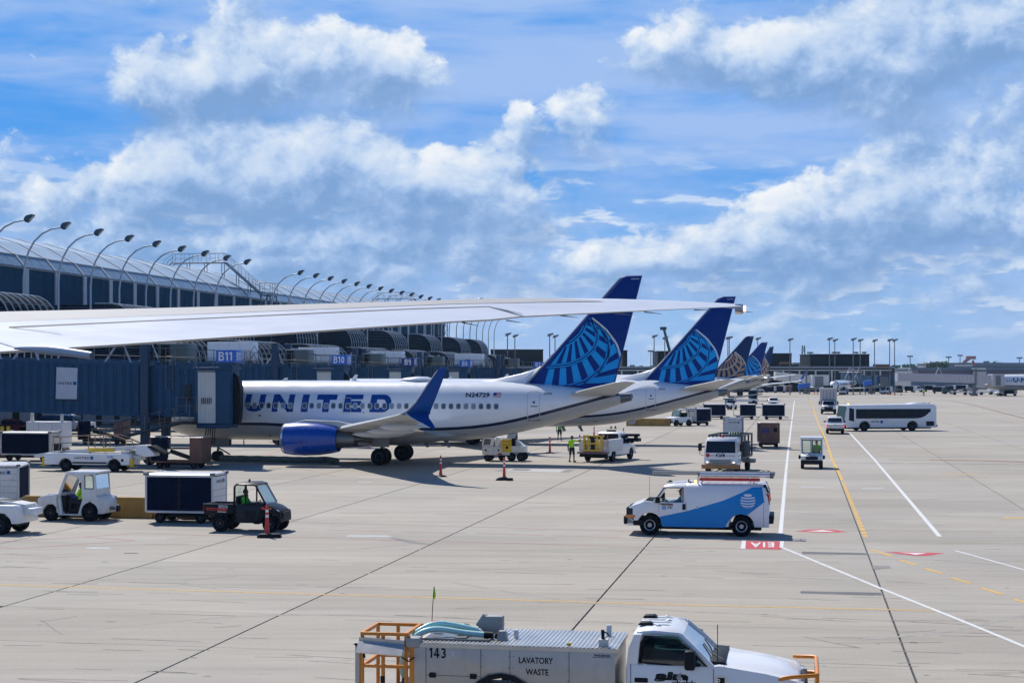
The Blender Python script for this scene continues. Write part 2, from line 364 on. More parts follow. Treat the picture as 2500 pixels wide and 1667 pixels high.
def wide_caps(word, w=.25, gap=.36):
    if any(c.isdigit() for c in word): w, gap = .20, .20            # broad sans capitals of height 1: returns polygons and total width
    x = 0; out = []; h = w/2
    for ch in word:
        if ch == 'U': g = stroke([(h, 1), (h, .40)]+arc(.52, .40, .52-h, .40-h, 180, 360)+[(1.04-h, 1)], w); wd = 1.04
        elif ch == 'N': g = [[(0, 0), (w, 0), (w, 1), (0, 1)], [(1.1-w, 0), (1.1, 0), (1.1, 1), (1.1-w, 1)], [(w, 1), (w*.75, 1), (w*.75, .72), (1.1-w, 0), (1.1-w*.75, 0), (1.1-w*.75, .28)]]; wd = 1.1
        elif ch == 'I': g = [[(0, 0), (w*1.15, 0), (w*1.15, 1), (0, 1)]]; wd = w*1.15
        elif ch == 'T': g = [[(0, 1-w), (1.02, 1-w), (1.02, 1), (0, 1)], [(.51-w*.55, 0), (.51+w*.55, 0), (.51+w*.55, 1-w), (.51-w*.55, 1-w)]]; wd = 1.02
        elif ch == 'E': g = [[(0, 0), (w*1.1, 0), (w*1.1, 1), (0, 1)]]+[[(w*1.1, y), (e, y), (e, y+w*.9), (w*1.1, y+w*.9)] for y, e in ((0, .92), (.5-w*.45, .86), (1-w*.9, .92))]; wd = .92
        elif ch == 'D': g = [[(0, 0), (w*1.1, 0), (w*1.1, 1), (0, 1)]]+stroke([(w*1.1, 1-h*.9), (.62, 1-h*.9)]+arc(.62, .5, .46-h, .5-h*.9, 90, -90)+[(w*1.1, h*.9)], w*.92); wd = 1.08
        elif ch == 'B': g = [[(0, 0), (w, 0), (w, 1), (0, 1)]]+stroke([(w, 1-h*.8), (.5, 1-h*.8)]+arc(.5, .76, .22-h*.5, .24-h*.8, 90, -90, 5)+[(w, .52)], w*.8)+stroke([(w, .52), (.52, .52)]+arc(.52, .28, .26-h*.5, .28-h*.8, 80, -90, 5)+[(w, h*.8)], w*.8); wd = .76
        elif ch == '1': g = [[(.20, 0), (.20+w, 0), (.20+w, 1), (.20, 1)], [(0, .66), (.20, .80), (.20, 1), (0, .84)]]; wd = .20+w
        elif ch == '0': q = arc(.33, .5, .33-h, .5-h, 90, 450, 14); g = stroke(q+q[1:2], w); wd = .66
        elif ch == '7': g = [[(0, 1-w*.9), (.64, 1-w*.9), (.64, 1), (0, 1)], [(.14, 0), (.14+w*1.1, 0), (.64, 1-w*.9), (.64-w*1.1, 1-w*.9)]]; wd = .64
        elif ch == '8': q = arc(.33, .74, .28-h, .26-h*.8, 90, 450, 12); q2 = arc(.33, .27, .33-h, .27-h*.8, 90, 450, 12); g = stroke(q+q[1:2], w*.85)+stroke(q2+q2[1:2], w*.9); wd = .66
        elif ch == '9': q = arc(.33, .70, .33-h, .30-h*.8, 0, 360, 12); g = stroke(q+q[1:2], w*.9)+stroke([(.66-h, .70), (.64-h, .40), (.50, .10), (.22, h*.8)], w*.9); wd = .66
        elif ch == '4': g = [[(.42, 0), (.42+w, 0), (.42+w, 1), (.42, 1)], [(0, .22), (.78, .22), (.78, .22+w*.9), (0, .22+w*.9)], [(0, .30), (.18, .36), (.5, .95), (.42, 1)]]; wd = .78
        elif ch == '3': g = stroke(arc(.30, .74, .34-h, .26-h*.8, 150, -90, 9), w*.9)+stroke(arc(.30, .28, .36-h, .28-h*.8, 90, -150, 9), w*.9); wd = .66
        else: g = []; wd = .5
        out += [[(a+x, b) for a, b in p] for p in g]; x += wd+gap
    return out, x-gap
TXT = {}
def text_polys(word, bold=0.0):                  # built-in font -> triangles normalised to height 1 of the capitals
    if (word, bold) in TXT: return TXT[(word, bold)]
    cu = bpy.data.curves.new('t', 'FONT'); cu.body = word; cu.resolution_u = 3; cu.offset = bold; cu.size = 1
    o = bpy.data.objects.new('t', cu); COL.objects.link(o); bpy.context.view_layer.update()
    me = bpy.data.meshes.new_from_object(o.evaluated_get(bpy.context.evaluated_depsgraph_get())); bpy.data.objects.remove(o)
    ys = [v.co.y for v in me.vertices]; xs = [v.co.x for v in me.vertices]; cap = .729; x0 = min(xs)
    out = [[((me.vertices[i].co.x-x0)/cap, me.vertices[i].co.y/cap) for i in p.vertices] for p in me.polygons]
    w = (max(xs)-x0)/cap; bpy.data.meshes.remove(me); TXT[(word, bold)] = (out, w); return out, w
def lettering(parent, word, m, o, xd, yd, h, w=None, bold=.02, name='lettering', wide=False, center=False, skew=0.0):
    polys, tw = wide_caps(word) if wide else text_polys(word, bold)
    o, xd, yd = Vector(o), Vector(xd), Vector(yd); sx = (w/tw) if w else h
    ox = -tw*sx/2 if center else 0
    mb = MB()
    for p in polys: mb.add([o+xd*(ox+x*sx+skew*y*h)+yd*(y*h) for x, y in p], [tuple(range(len(p)))])
    return mb.build(name, m, parent, smooth=0, recalc=False)
def globe_mark(parent, o, xd, yd, s, m1=None, m2=None, name='emblem'):     # small square emblem: blue square with pale arcs
    o, xd, yd = Vector(o), Vector(xd), Vector(yd); n = xd.cross(yd).normalized(); mb = MB()
    mb.add([o, o+xd*s, o+xd*s+yd*s, o+yd*s], [(0, 1, 2, 3)], 0)
    for r in (.45, .72, .98):
        for q in stroke(arc(0, 0, r*s, r*s, 5, 85, 7), s*.05): mb.add([o+xd*min(a, s)+yd*min(b, s)+n*.006 for a, b in q], [(0, 1, 2, 3)], 1)
    return mb.build(name, [m1 or UBLUE, m2 or SKYBL], parent, smooth=0, recalc=False)

# ---------------------------------------------------------------- wheels (tyre, with its rim as a sub-part)
WM = {}
def wheel(parent, x, y, r, w, side=0, rim=RIM, z=None, rr=.58):
    key = (round(r, 3), round(w, 3), rim.name, rr)
    if key not in WM:
        t = MB().lathe([(-w/2*.8, r*rr), (-w/2, r*(rr+.08)), (-w/2, r*.90), (-w/2*.75, r), (w/2*.75, r), (w/2, r*.90), (w/2, r*(rr+.08)), (w/2*.8, r*rr)], (0, 0, 0), 'y', 24)
        q = MB()
        for sgn in (-1, 1):
            q.lathe([(sgn*w*.36, r*rr*1.0), (sgn*w*.47, r*rr*.98), (sgn*w*.44, r*rr*.86), (sgn*w*.30, r*rr*.72), (sgn*w*.34, r*.24), (sgn*w*.46, r*.20), (sgn*w*.46, .001)], (0, 0, 0), 'y', 20, caps=False)
            for k in range(8):
                a = 2*math.pi*k/8; q.ball((math.cos(a)*r*rr*.60, sgn*w*.345, math.sin(a)*r*rr*.60), r*.045, 1, 6, 3)
        WM[key] = (t.mesh('wheel', TYRE), q.mesh('rim', [rim, BLACK]))
    a, b = WM[key]
    o = link('wheel', a, parent, (x, y, r if z is None else z)); link('rim', b, o); return o

# ---------------------------------------------------------------- people
def person(label, loc, rz, top=HIVIS, legs=DARKC, sleeves=None, shorts=False, seated=False, arms=None, cap=False, skin=SKIN, hair=HAIR, h=1.78, lean=0.0, stride=.10, vest=None, head_turn=0.0, group=None, fine=True):
    k = h/1.78; T = thing('person', label, 'person', loc, rz, group)
    def remesh(name, balls, m, vox, parent=T):
        mb = MB()
        for (p, q, r0, r1) in balls:
            p, q = Vector(p)*k, Vector(q)*k; d = (q-p)
            if d.length < 1e-4: mb.ball(p, r0*k); continue
            mb.tube([p-d.normalized()*r0*k*.8, p-d.normalized()*r0*k*.5, p, q, q+d.normalized()*r1*k*.5, q+d.normalized()*r1*k*.8], [r0*k*.45, r0*k*.85, r0*k, r1*k, r1*k*.85, r1*k*.45], 10)
        o = mb.build(name, m, parent); md = o.modifiers.new('r', 'REMESH'); md.mode = 'VOXEL'; md.voxel_size = vox*k; md.use_smooth_shade = True
        sm = o.modifiers.new('s', 'SMOOTH'); sm.factor = .5; sm.iterations = 3; return o
    hz = .52 if seated else .93
    hipz = hz; sh = hz+.50; lx = lean
    hips = {s: (0, s*.10, hipz) for s in (-1, 1)}
    shd = {s: (lx, s*.19, sh) for s in (-1, 1)}
    if seated: knee = {s: (.44, s*.13, hipz+.04) for s in (-1, 1)}; ank = {s: (.50, s*.13, .10) for s in (-1, 1)}
    else: knee = {s: (s*stride*.5+.03, s*.11, .50) for s in (-1, 1)}; ank = {s: (s*stride, s*.12, .09) for s in (-1, 1)}
    arms = arms or {}
    elb, han = {}, {}
    for s in (-1, 1):
        if s in arms: elb[s], han[s] = arms[s]
        elif seated: elb[s], han[s] = (lx+.16, s*.26, sh-.26), (lx+.42, s*.16, sh-.20)
        else: elb[s], han[s] = (-.03, s*.27, sh-.29), (.05, s*.28, sh-.55)
    body = []
    neck = (lx*1.15+.01, 0, sh+.06); head = (lx*1.2+.03, 0, sh+.235)
    body += [((0, 0, hipz), (lx*.5, 0, hipz+.25), .14, .13), ((lx*.5, 0, hipz+.25), (lx, 0, sh-.06), .13, .14), (shd[-1], shd[1], .07, .07), (neck, (head[0]-.01, 0, head[2]-.08), .055, .055),
             (head, (head[0], 0, head[2]-.03), .100, .085), ((head[0]+.10, 0, head[2]-.02), (head[0]+.085, 0, head[2]+.02), .022, .015), ((head[0]+.04, 0, head[2]-.10), (head[0]+.06, 0, head[2]-.09), .05, .04)]
    for s in (-1, 1):
        body += [(hips[s], knee[s], .085, .060), (knee[s], ank[s], .058, .040), (ank[s], (ank[s][0]+.15, ank[s][1]+s*.02, .045), .045, .035), (shd[s], elb[s], .052, .042), (elb[s], han[s], .042, .030),
                 ((head[0], s*.100, head[2]-.02), (head[0], s*.100, head[2]+.01), .018, .02)]
        d = (Vector(han[s])-Vector(elb[s])).normalized(); side = d.cross(Vector((0, 0, 1))); side = side.normalized() if side.length > .2 else Vector((1, 0, 0)); hp = Vector(han[s]); pm = hp+d*.085
        body += [(hp, pm, .034, .036)]
        if fine:
            nrm = side.cross(d).normalized()
            for i, (off, ln) in enumerate(((-.030, .070), (-.010, .085), (.011, .080), (.031, .062))):
                b0 = pm+side*off; b1 = b0+d*ln*.5+nrm*.004; b2 = b1+d*ln*.35+nrm*-.018; body += [(b0, b1, .0105, .0095), (b1, b2, .0095, .008)]
            t0 = hp+d*.03-side*.03; t1 = t0+d*.035-side*.03; body += [(t0, t1, .012, .010), (t1, t1+d*.03-side*.006, .010, .008)]
    remesh('body', body, skin, .0085 if fine else .013)
    remesh('shirt', [((lx*.1, 0, hipz+.10), (lx*.5, 0, hipz+.27), .155, .150), ((lx*.5, 0, hipz+.27), (lx, 0, sh-.06), .150, .155), (shd[-1], shd[1], .085, .085)]+[(shd[s], tuple(Vector(shd[s]).lerp(Vector(elb[s]), .72)), .070, .064) for s in (-1, 1)], top, .014)
    if sleeves:
        for s in (-1, 1): remesh('sleeve', [(tuple(Vector(shd[s]).lerp(Vector(elb[s]), .5)), elb[s], .062, .054), (elb[s], tuple(Vector(elb[s]).lerp(Vector(han[s]), .92)), .054, .044)], sleeves, .012)
    f = .88 if shorts else .99
    tr = [((-.01, -.02, hipz-.01), (0, .02, hipz+.10), .155, .150)]
    for s in (-1, 1):
        tr += [(hips[s], tuple(Vector(hips[s]).lerp(Vector(knee[s]), f if shorts else 1)), .105, .085 if shorts else .072)]
        if not shorts: tr += [(knee[s], tuple(Vector(knee[s]).lerp(Vector(ank[s]), .93)), .070, .058)]
    remesh('trousers' if not shorts else 'shorts', tr, legs, .013)
    for s in (-1, 1): remesh('shoe', [((ank[s][0]-.03, ank[s][1], .05), (ank[s][0]+.17, ank[s][1]+s*.02, .045), .052, .045), ((ank[s][0]-.02, ank[s][1], .05), (ank[s][0]-.02, ank[s][1], .11), .052, .05)], BLACK, .012)
    hm = MB().ball((head[0]*k-.012, 0, (head[2]+.025)*k), (.112*k, .100*k, .105*k), 0, 14, 8)
    if cap: hm.add([((head[0]+.06)*k, -.08*k, (head[2]+.04)*k), ((head[0]+.20)*k, -.07*k, (head[2]+.03)*k), ((head[0]+.20)*k, .07*k, (head[2]+.03)*k), ((head[0]+.06)*k, .08*k, (head[2]+.04)*k), ((head[0]+.06)*k, -.08*k, (head[2]+.055)*k), ((head[0]+.20)*k, -.07*k, (head[2]+.04)*k), ((head[0]+.20)*k, .07*k, (head[2]+.04)*k), ((head[0]+.06)*k, .08*k, (head[2]+.055)*k)], [(0,3,2,1),(4,5,6,7),(0,1,5,4),(1,2,6,5),(2,3,7,6),(3,0,4,7)])
    o = hm.build('cap' if cap else 'hair', hair, T)
    # the face and neck stay free: keep only the part of the skull cap above and behind the brow
    me = o.data; bm = bmesh.new(); bm.from_mesh(me)
    dele = [f_ for f_ in bm.faces if f_.calc_center_median().z < (head[2]+.03)*k and f_.calc_center_median().x > (head[0]-.03)*k and f_.calc_center_median().z < (head[2]+.028)*k] + [f_ for f_ in bm.faces if f_.calc_center_median().z < (head[2]-.05)*k]
    bmesh.ops.delete(bm, geom=list(set(dele)), context='FACES'); bm.to_mesh(me); bm.free()
    eyes = MB()
    for s in (-1, 1): eyes.ball(((head[0]+.088)*k, s*.036*k, (head[2]+.012)*k), .012*k, 0, 6, 4)
    eyes.build('eyes', BLACK, T)
    return T
# ---------------------------------------------------------------- the ground
def concrete(name, tone, cells=True):
    m = bpy.data.materials.new(name); m.use_nodes = True; nt = m.node_tree; L = nt.links.new; b = nt.nodes['Principled BSDF']; b.inputs['Roughness'].default_value = .85; b.inputs['Specular IOR Level'].default_value = .25
    g = nt.nodes.new('ShaderNodeNewGeometry')
    def noise(scale, det, rough, sc=(1, 1, 1), rot=0):
        mp = nt.nodes.new('ShaderNodeMapping'); mp.inputs['Rotation'].default_value = (0, 0, rot); mp.inputs['Scale'].default_value = sc; L(g.outputs['Position'], mp.inputs[0])
        n = nt.nodes.new('ShaderNodeTexNoise'); n.inputs['Scale'].default_value = scale; n.inputs['Detail'].default_value = det; n.inputs['Roughness'].default_value = rough; L(mp.outputs[0], n.inputs[0]); return n.outputs['Fac']
    def rng(v, a, b_, c, d):
        r = nt.nodes.new('ShaderNodeMapRange'); L(v, r.inputs[0])
        for i, x in enumerate((a, b_, c, d)): r.inputs[i+1].default_value = x
        return r.outputs[0]
    def mul(a, b_):
        r = nt.nodes.new('ShaderNodeMath'); r.operation = 'MULTIPLY'; L(a, r.inputs[0]); L(b_, r.inputs[1]); return r.outputs[0]
    f = rng(noise(.05, 5, .6), .3, .7, .86, 1.10)                       # broad patches
    f = mul(f, rng(noise(1.1, 6, .7, (.10, 1.3, 1), -UA*-1), .3, .7, .88, 1.08))      # tyre scuffs and broom marks running across the lanes
    f = mul(f, rng(noise(.22, 7, .75, (.35, 1, 1), UA), .35, .70, .90, 1.06))
    f = mul(f, rng(noise(14, 5, .8), .3, .7, .88, 1.10))                # grain
    f = mul(f, rng(noise(.55, 9, .8, (.22, 1, 1), UA), .58, .76, 1.0, .78))           # dark oily streaks
    f = mul(f, rng(noise(1.6, 4, .6, (.5, 1, 1), UA), .66, .73, 1.0, .80))            # drips and spots
    f = mul(f, rng(noise(.16, 6, .7, (.12, 1.5, 1), UA), .60, .72, 1.0, .88))          # long wheel tracks across the lanes
    if cells:
        oi = nt.nodes.new('ShaderNodeObjectInfo'); f = mul(f, rng(oi.outputs['Random'], 0, 1, .93, 1.05))
    x = nt.nodes.new('ShaderNodeMix'); x.data_type = 'RGBA'; L(rng(noise(.035, 4, .6), .35, .65, 0, 1), x.inputs[0]); x.inputs[6].default_value = tone+(1,); x.inputs[7].default_value = (tone[0]*1.04, tone[1]*1.0, tone[2]*.93, 1)
    y = nt.nodes.new('ShaderNodeMix'); y.data_type = 'RGBA'; y.blend_type = 'MULTIPLY'; y.inputs[0].default_value = 1; L(x.outputs[2], y.inputs[6]); L(f, y.inputs[7]); L(y.outputs[2], b.inputs['Base Color'])
    bp = nt.nodes.new('ShaderNodeBump'); bp.inputs['Strength'].default_value = .25; bp.inputs['Distance'].default_value = .01; L(noise(22, 4, .7), bp.inputs['Height']); L(bp.outputs[0], b.inputs['Normal'])
    return m
TONE = (.400, .370, .326)
CONC = concrete('apron_concrete', TONE); CONCF = concrete('apron_concrete_far', TONE, False)
JOINT = mat('joint_sealant', (.035, .042, .050), .8, var=.2)
fld = mat('airfield_ground', (.20, .20, .17), .95, var=.3, vscale=.01)
tag(MB().add([(-2400, -250, -.35), (2400, -250, -.35), (2400, 3600, -.35), (-2400, 3600, -.35)], [(0, 1, 2, 3)]).build('ground', fld), kind='structure')
ap = MB(); ap.add([uv(-100, -20, -.03), uv(230, -20, -.03), uv(230, 620, -.03), uv(-100, 620, -.03)], [(0, 1, 2, 3)])
apron = tag(ap.build('apron', JOINT), kind='structure')
# slabs: 7.62 m wide between the dark lane joints, 5 m long; the joints are real gaps over the dark bed
SW, SL = 7.62, 5.0; V0 = 2.30-SW*20            # one lane joint passes just right of the camera axis
cells = []
for i in range(46):
    for j in range(-1, 112):
        v0, u0 = V0+i*SW, 4.0+j*SL
        c = uv(v0+SW/2, u0+SL/2)
        if c.y < 18 or v0 < -96 or v0 > 200 or u0 > 560: continue
        if abs(c.x)/max(c.y, 1) > .42: continue
        px = 1250+FPX*c.x/c.y; py = HZ+FPX*CAM_H/c.y
        cells.append(((0 if 0 <= px <= 2500 and py < 1720 else 1), c.length, v0, u0))
cells.sort()
slab = MB()
def slab_v(v0, u0, gw=.027, gl=.009): return [uv(v0+gw, u0+gl, -.03), uv(v0+SW-gw, u0+gl, -.03), uv(v0+SW-gw, u0+SL-gl, -.03), uv(v0+gw, u0+SL-gl, -.03), uv(v0+gw, u0+gl), uv(v0+SW-gw, u0+gl), uv(v0+SW-gw, u0+SL-gl), uv(v0+gw, u0+SL-gl)]
SF = [(4, 5, 6, 7), (0, 1, 5, 4), (1, 2, 6, 5), (2, 3, 7, 6), (3, 0, 4, 7)]
proto = MB().add([p-uv(0, 0) for p in slab_v(0, 0)], SF).mesh('concrete_slab', CONC, smooth=0)
for k, (_, _, v0, u0) in enumerate(cells):
    if k < 300: link('concrete_slab', proto, apron, uv(v0, u0))
    else: slab.add(slab_v(v0, u0), SF)
tag(slab.build('concrete_slab', CONCF, apron, smooth=0, recalc=False), kind='stuff')

# ---------------------------------------------------------------- painted markings (sheets 4 mm above the slabs)
PW = mat('white_road_paint', (.66, .66, .65), .8, var=.22, vscale=5); PY = mat('yellow_road_paint', (.66, .40, .09), .8, var=.22, vscale=5); PYF = mat('faded_yellow_paint', (.44, .36, .21), .85, var=.25, vscale=4)
PR = mat('faded_red_paint', (.50, .15, .14), .85, var=.3, vscale=4); PRB = mat('red_road_paint', (.50, .055, .075), .8, var=.2, vscale=5); PG = mat('tar_patch', (.135, .135, .145), .9, var=.2); PGF = mat('pale_tar_patch', (.235, .225, .215), .9, var=.2)
PWF = mat('faded_white_paint', (.46, .455, .44), .85, var=.3, vscale=4); PRUST = mat('rust_stain', (.27, .19, .13), .9, var=.3, vscale=1)
LV = [.004]
def line(name, pts, w, m, z=None, dash=None):
    P = [gp(*p) for p in pts]; mb = MB()
    if dash:
        on, off = dash; d = 0.0; segs = []
        tot = sum((P[i+1]-P[i]).length for i in range(len(P)-1))
        def at(s):
            for i in range(len(P)-1):
                l = (P[i+1]-P[i]).length
                if s <= l: return P[i].lerp(P[i+1], s/l)
                s -= l
            return P[-1]
        while d < tot: segs.append([at(d), at(min(d+on, tot))]); d += on+off
    else: segs = [P]
    for s in segs:
        a = stroke([(p.x, p.y) for p in s], w)
        for q in a: mb.add([(x, y, z or .004) for x, y in q], [(0, 1, 2, 3)])
    return tag(mb.build(name, m, smooth=0), kind='structure')
def patch(name, pts, m, z=.004):
    return tag(MB().add([gp(*p)+Vector((0, 0, z)) for p in pts], [tuple(range(len(pts)))]).build(name, m, smooth=0), kind='structure')
line('white_lane_line', [(1939.5, 977.4), (1926.8, 1078), (1919, 1149.6), (1910, 1251.6), (1905.5, 1304)], .16, PW)
line('white_lane_line', [(1910, 1336), (2145.6, 1433.7), (2330, 1507), (2520, 1585)], .13, PW)
line('white_lane_line', [(2074, 1056), (2134.7, 1121.5), (2294, 1309)], .17, PW)
line('white_lane_line', [(2300, 1311.5), (2520, 1309.5)], .06, PWF)
line('white_lane_line', [(2329, 1341.8), (2520, 1337.5)], .07, PW, .008); line('white_lane_line', [(2331, 1343), (2520, 1396)], .11, PW)
line('yellow_lane_line', [(1977.3, 976), (1999.5, 1037), (2014.8, 1070.5), (2032.7, 1124), (2053, 1165), (2056, 1172)], .17, PY)
line('yellow_lane_line', [(2058, 1176), (2113, 1310)], .17, PY, dash=(1.0, .28))
for a, b in (((2125, 1341), (2178, 1357.5)), ((2195, 1366), (2237.5, 1378.5)), ((2256.5, 1386.5), (2301, 1399.5)), ((2323.5, 1410), (2370, 1423.5)), ((2394.5, 1434.5), (2449, 1450.5)), ((2476, 1462), (2530, 1478))): line('yellow_lane_dash', [a, b], .15, PY)
line('yellow_taxi_line', [(-30, 1425.5), (400, 1439), (800, 1450.8), (1280, 1464.5), (1700, 1477), (2281, 1490.2)], .115, PY)
line('yellow_taxi_line', [(300, 1190), (800, 1209), (1540, 1235)], .05, PYF)
line('yellow_taxi_line', [(2262, 1258), (2448, 1263)], .05, PYF); line('yellow_stand_mark', [(2446, 1263.5), (2520, 1264.5)], .42, PY)
line('yellow_stand_mark', [(2239, 1106.3), (2303, 1107)], .32, PYF); line('yellow_stand_mark', [(2312, 1156.7), (2391, 1157.7)], .34, PY); line('yellow_stand_mark', [(2184, 1064.6), (2239, 1064.6)], .3, PYF)
line('yellow_stand_mark', [(2295, 1325.3), (2440, 1324.7)], .10, PYF); line('yellow_stand_mark', [(2482, 1324.5), (2520, 1324.3)], .10, PYF)
line('red_stand_line', [(800, 1276.3), (1524, 1295.6), (1690, 1300)],   .05, PR)
line('red_stand_line', [(800, 1293.2), (1525, 1311.3), (1890, 1321.5)],   .05, PR, dash=(2.6, .4))
line('red_stand_line', [(328, 1301.7), (800, 1313.7), (1600, 1334.8), (1905, 1342)], .045, PR)
line('red_stand_line', [(-20, 1323.5), (205, 1310.2), (328, 1301.5)], .06, PR); line('red_stand_line', [(-20, 1336), (44, 1338.4), (328, 1319), (206, 1310.2)], .06, PR)
line('red_stand_line', [(520, 1165), (800, 1172), (1140, 1170), (1700, 1186)], .045, PR); line('red_stand_line', [(200, 1246), (330, 1262), (800, 1276)], .045, PR)
line('red_stand_line', [(1890, 1050.5), (1935, 1051)], .25, PR); line('red_stand_line', [(1958, 1046.5), (2005, 1047)], .12, PR)
line('red_stand_line', [(600, 1130), (690, 1098)], .08, PR); line('red_stand_line', [(715, 1138), (820, 1163)], .05, PR)
patch('red_gate_box', [(1821.5, 1319.5), (1904.8, 1321), (1907.5, 1341), (1820, 1338.8)], PRB)
patch('white_gate_bar', [(1811.5, 1318.6), (1821, 1319.2), (1819.5, 1339), (1808.2, 1338.6)], PW); patch('white_gate_bar', [(1904.6, 1320.6), (1914, 1320.8), (1912.3, 1338), (1903.3, 1336)], PW, .008)
tl = MB()                                       # the code in the box is painted to be read by drivers coming the other way
pl, wd = text_polys('E1A', .03)
for p in pl: tl.add([gp(1890-x/wd*58, 1324+y*11.5)+Vector((0, 0, .008)) for x, y in p], [tuple(range(len(p)))])
tag(tl.build('painted_code', PW, smooth=0, recalc=False), kind='structure')
patch('red_yield_mark', [(1940, 1296.5), (1975, 1292.3), (2004, 1291.3), (2036, 1293), (2071, 1298.2), (2010, 1300)], PRB); patch('white_yield_mark', [(1968, 1296.2), (1990, 1295), (2006, 1293.4), (2020, 1295), (2040, 1297.6), (2008, 1298)], PW, .008)
patch('red_yield_mark', [(2157, 1346.4), (2230, 1347.4), (2306, 1349.6), (2265, 1356), (2238, 1356.8), (2205, 1352.8)], PRB); patch('white_yield_mark', [(2192, 1348.4), (2222, 1349), (2264, 1350), (2246, 1352.6), (2236, 1354.4), (2222, 1351.2)], PW, .008)
patch('tar_patch', [(1957.5, 1346), (2114, 1349.6), (2117, 1353.8), (1958.5, 1351.6)], PG); patch('tar_patch', [(1955, 1442.4), (2150, 1446), (2153, 1452.8), (1954, 1447.6)], PG); patch('tar_patch', [(2129, 1380.4), (2172, 1380.2), (2175, 1386.6), (2132, 1389)], PGF)
patch('tar_patch', [(944, 1310.8), (960, 1311), (1050, 1328), (1036, 1328.4), (1000, 1325)], PGF); patch('tar_patch', [(302, 1349.2), (338, 1349), (336, 1351), (304, 1351)], PG)
patch('tar_patch', [(1207, 1149.6), (1225, 1145), (1236, 1145), (1228, 1149.6)], PGF); patch('tar_patch', [(1368, 1152.4), (1385, 1146), (1402, 1146.6), (1388, 1153)], PGF); patch('pit_cover', [(1232, 1149), (1252, 1143.2), (1380, 1145.8), (1366, 1152.6)], PWF); patch('pit_cover', [(1246, 1147.4), (1256, 1144.4), (1298, 1145.4), (1290, 1148)], PG, .008)
for a, b, y0, y1 in ((208, 272, 1335.5, 1340.2), (844, 958, 1306, 1311), (873, 909, 1175, 1177.2), (874, 935, 1164, 1166), (619, 653, 1141, 1144), (1953, 2016, 1187, 1190), (2103, 2161, 1190, 1193.6), (1728, 1758, 1048, 1050)):
    patch('pit_cover', [(a+(b-a)*.06, y0), (b-(b-a)*.08, y0+.3), (b, y1), (a, y1-.3)], PWF)
line('rust_stain_line', [(2280, 976.5), (2320, 978.5), (2360, 985), (2420, 1000), (2520, 1026)], .55, PRUST)
line('rust_stain_line', [(2170, 1122), (2270, 1122.6)], .35, PRUST); line('rust_stain_line', [(2270, 1122.6), (2400, 1124), (2520, 1128)], 1.3, PRUST)
line('dark_seam', [(1840, 1127), (2000, 1128.5), (2300, 1131.5), (2520, 1133.4)], .12, JOINT, dash=(3.1, .35))

# scuffs, drips and rubber marks on the slabs
SC = mat('rubber_scuff', (.275, .258, .232), .9, var=.4, vscale=2); SC2 = mat('oil_drip', (.25, .235, .212), .85, var=.3, vscale=4)
rn = random.Random(21); scf, drp = MB(), MB()
for i in range(330):
    c = gp(rn.uniform(-40, 2540), HZ+70+rn.random()**1.3*720); l = rn.uniform(.4, 2.6); w = rn.uniform(.02, .07); a = -UA+rn.gauss(0, .10)+(rn.random() < .12)*rn.uniform(-.9, .9)
    P = [(c.x+math.cos(a)*l*t+.03*math.sin(t*5+i), c.y+math.sin(a)*l*t+.02*rn.uniform(-1, 1)) for t in (-.5, -.25, 0, .25, .5)]
    q = stroke(P, w)
    for k, qq in enumerate(q):
        f = (.35, 1, 1, .35)[k]; m_ = [(qq[0][j]+qq[3][j])/2 for j in (0, 1)]; scf.add([(x, y, .003) for x, y in qq], [(0, 1, 2, 3)])
for i in range(70):
    c = gp(rn.uniform(0, 2500), HZ+90+rn.random()**1.2*680); r = rn.uniform(.03, .13)
    drp.add([(c.x+r*rn.uniform(.7, 1.2)*math.cos(k*.7), c.y+r*rn.uniform(.5, 1.0)*math.sin(k*.7), .003) for k in range(9)], [tuple(range(9))])
tag(scf.build('rubber_scuff', SC, smooth=0, recalc=False), kind='structure'); tag(drp.build('oil_drip', SC2, smooth=0, recalc=False), kind='structure')
trk = MB()
for x0, y0, x1, y1, b in ((980, 1340, 1700, 1330, 6), (1000, 1356, 1750, 1344, 7), (300, 1400, 1400, 1380, 10), (1100, 1420, 1900, 1500, 18), (200, 1540, 900, 1500, -14), (900, 1250, 1500, 1225, 8), (1200, 1200, 1750, 1190, 5), (2150, 1230, 2500, 1210, -6), (2100, 1560, 2500, 1500, 12)):
    P = [gp(x0+(x1-x0)*t, y0+(y1-y0)*t+b*math.sin(t*3.14)) for t in [i/20 for i in range(21)]]
    for q in stroke([(p.x, p.y) for p in P], .16): trk.add([(x, y, .002) for x, y in q], [(0, 1, 2, 3)])
tag(trk.build('tyre_track', mat('tyre_track_grey', (.345, .322, .288), .9, var=.25, vscale=3), smooth=0, recalc=False), kind='structure')
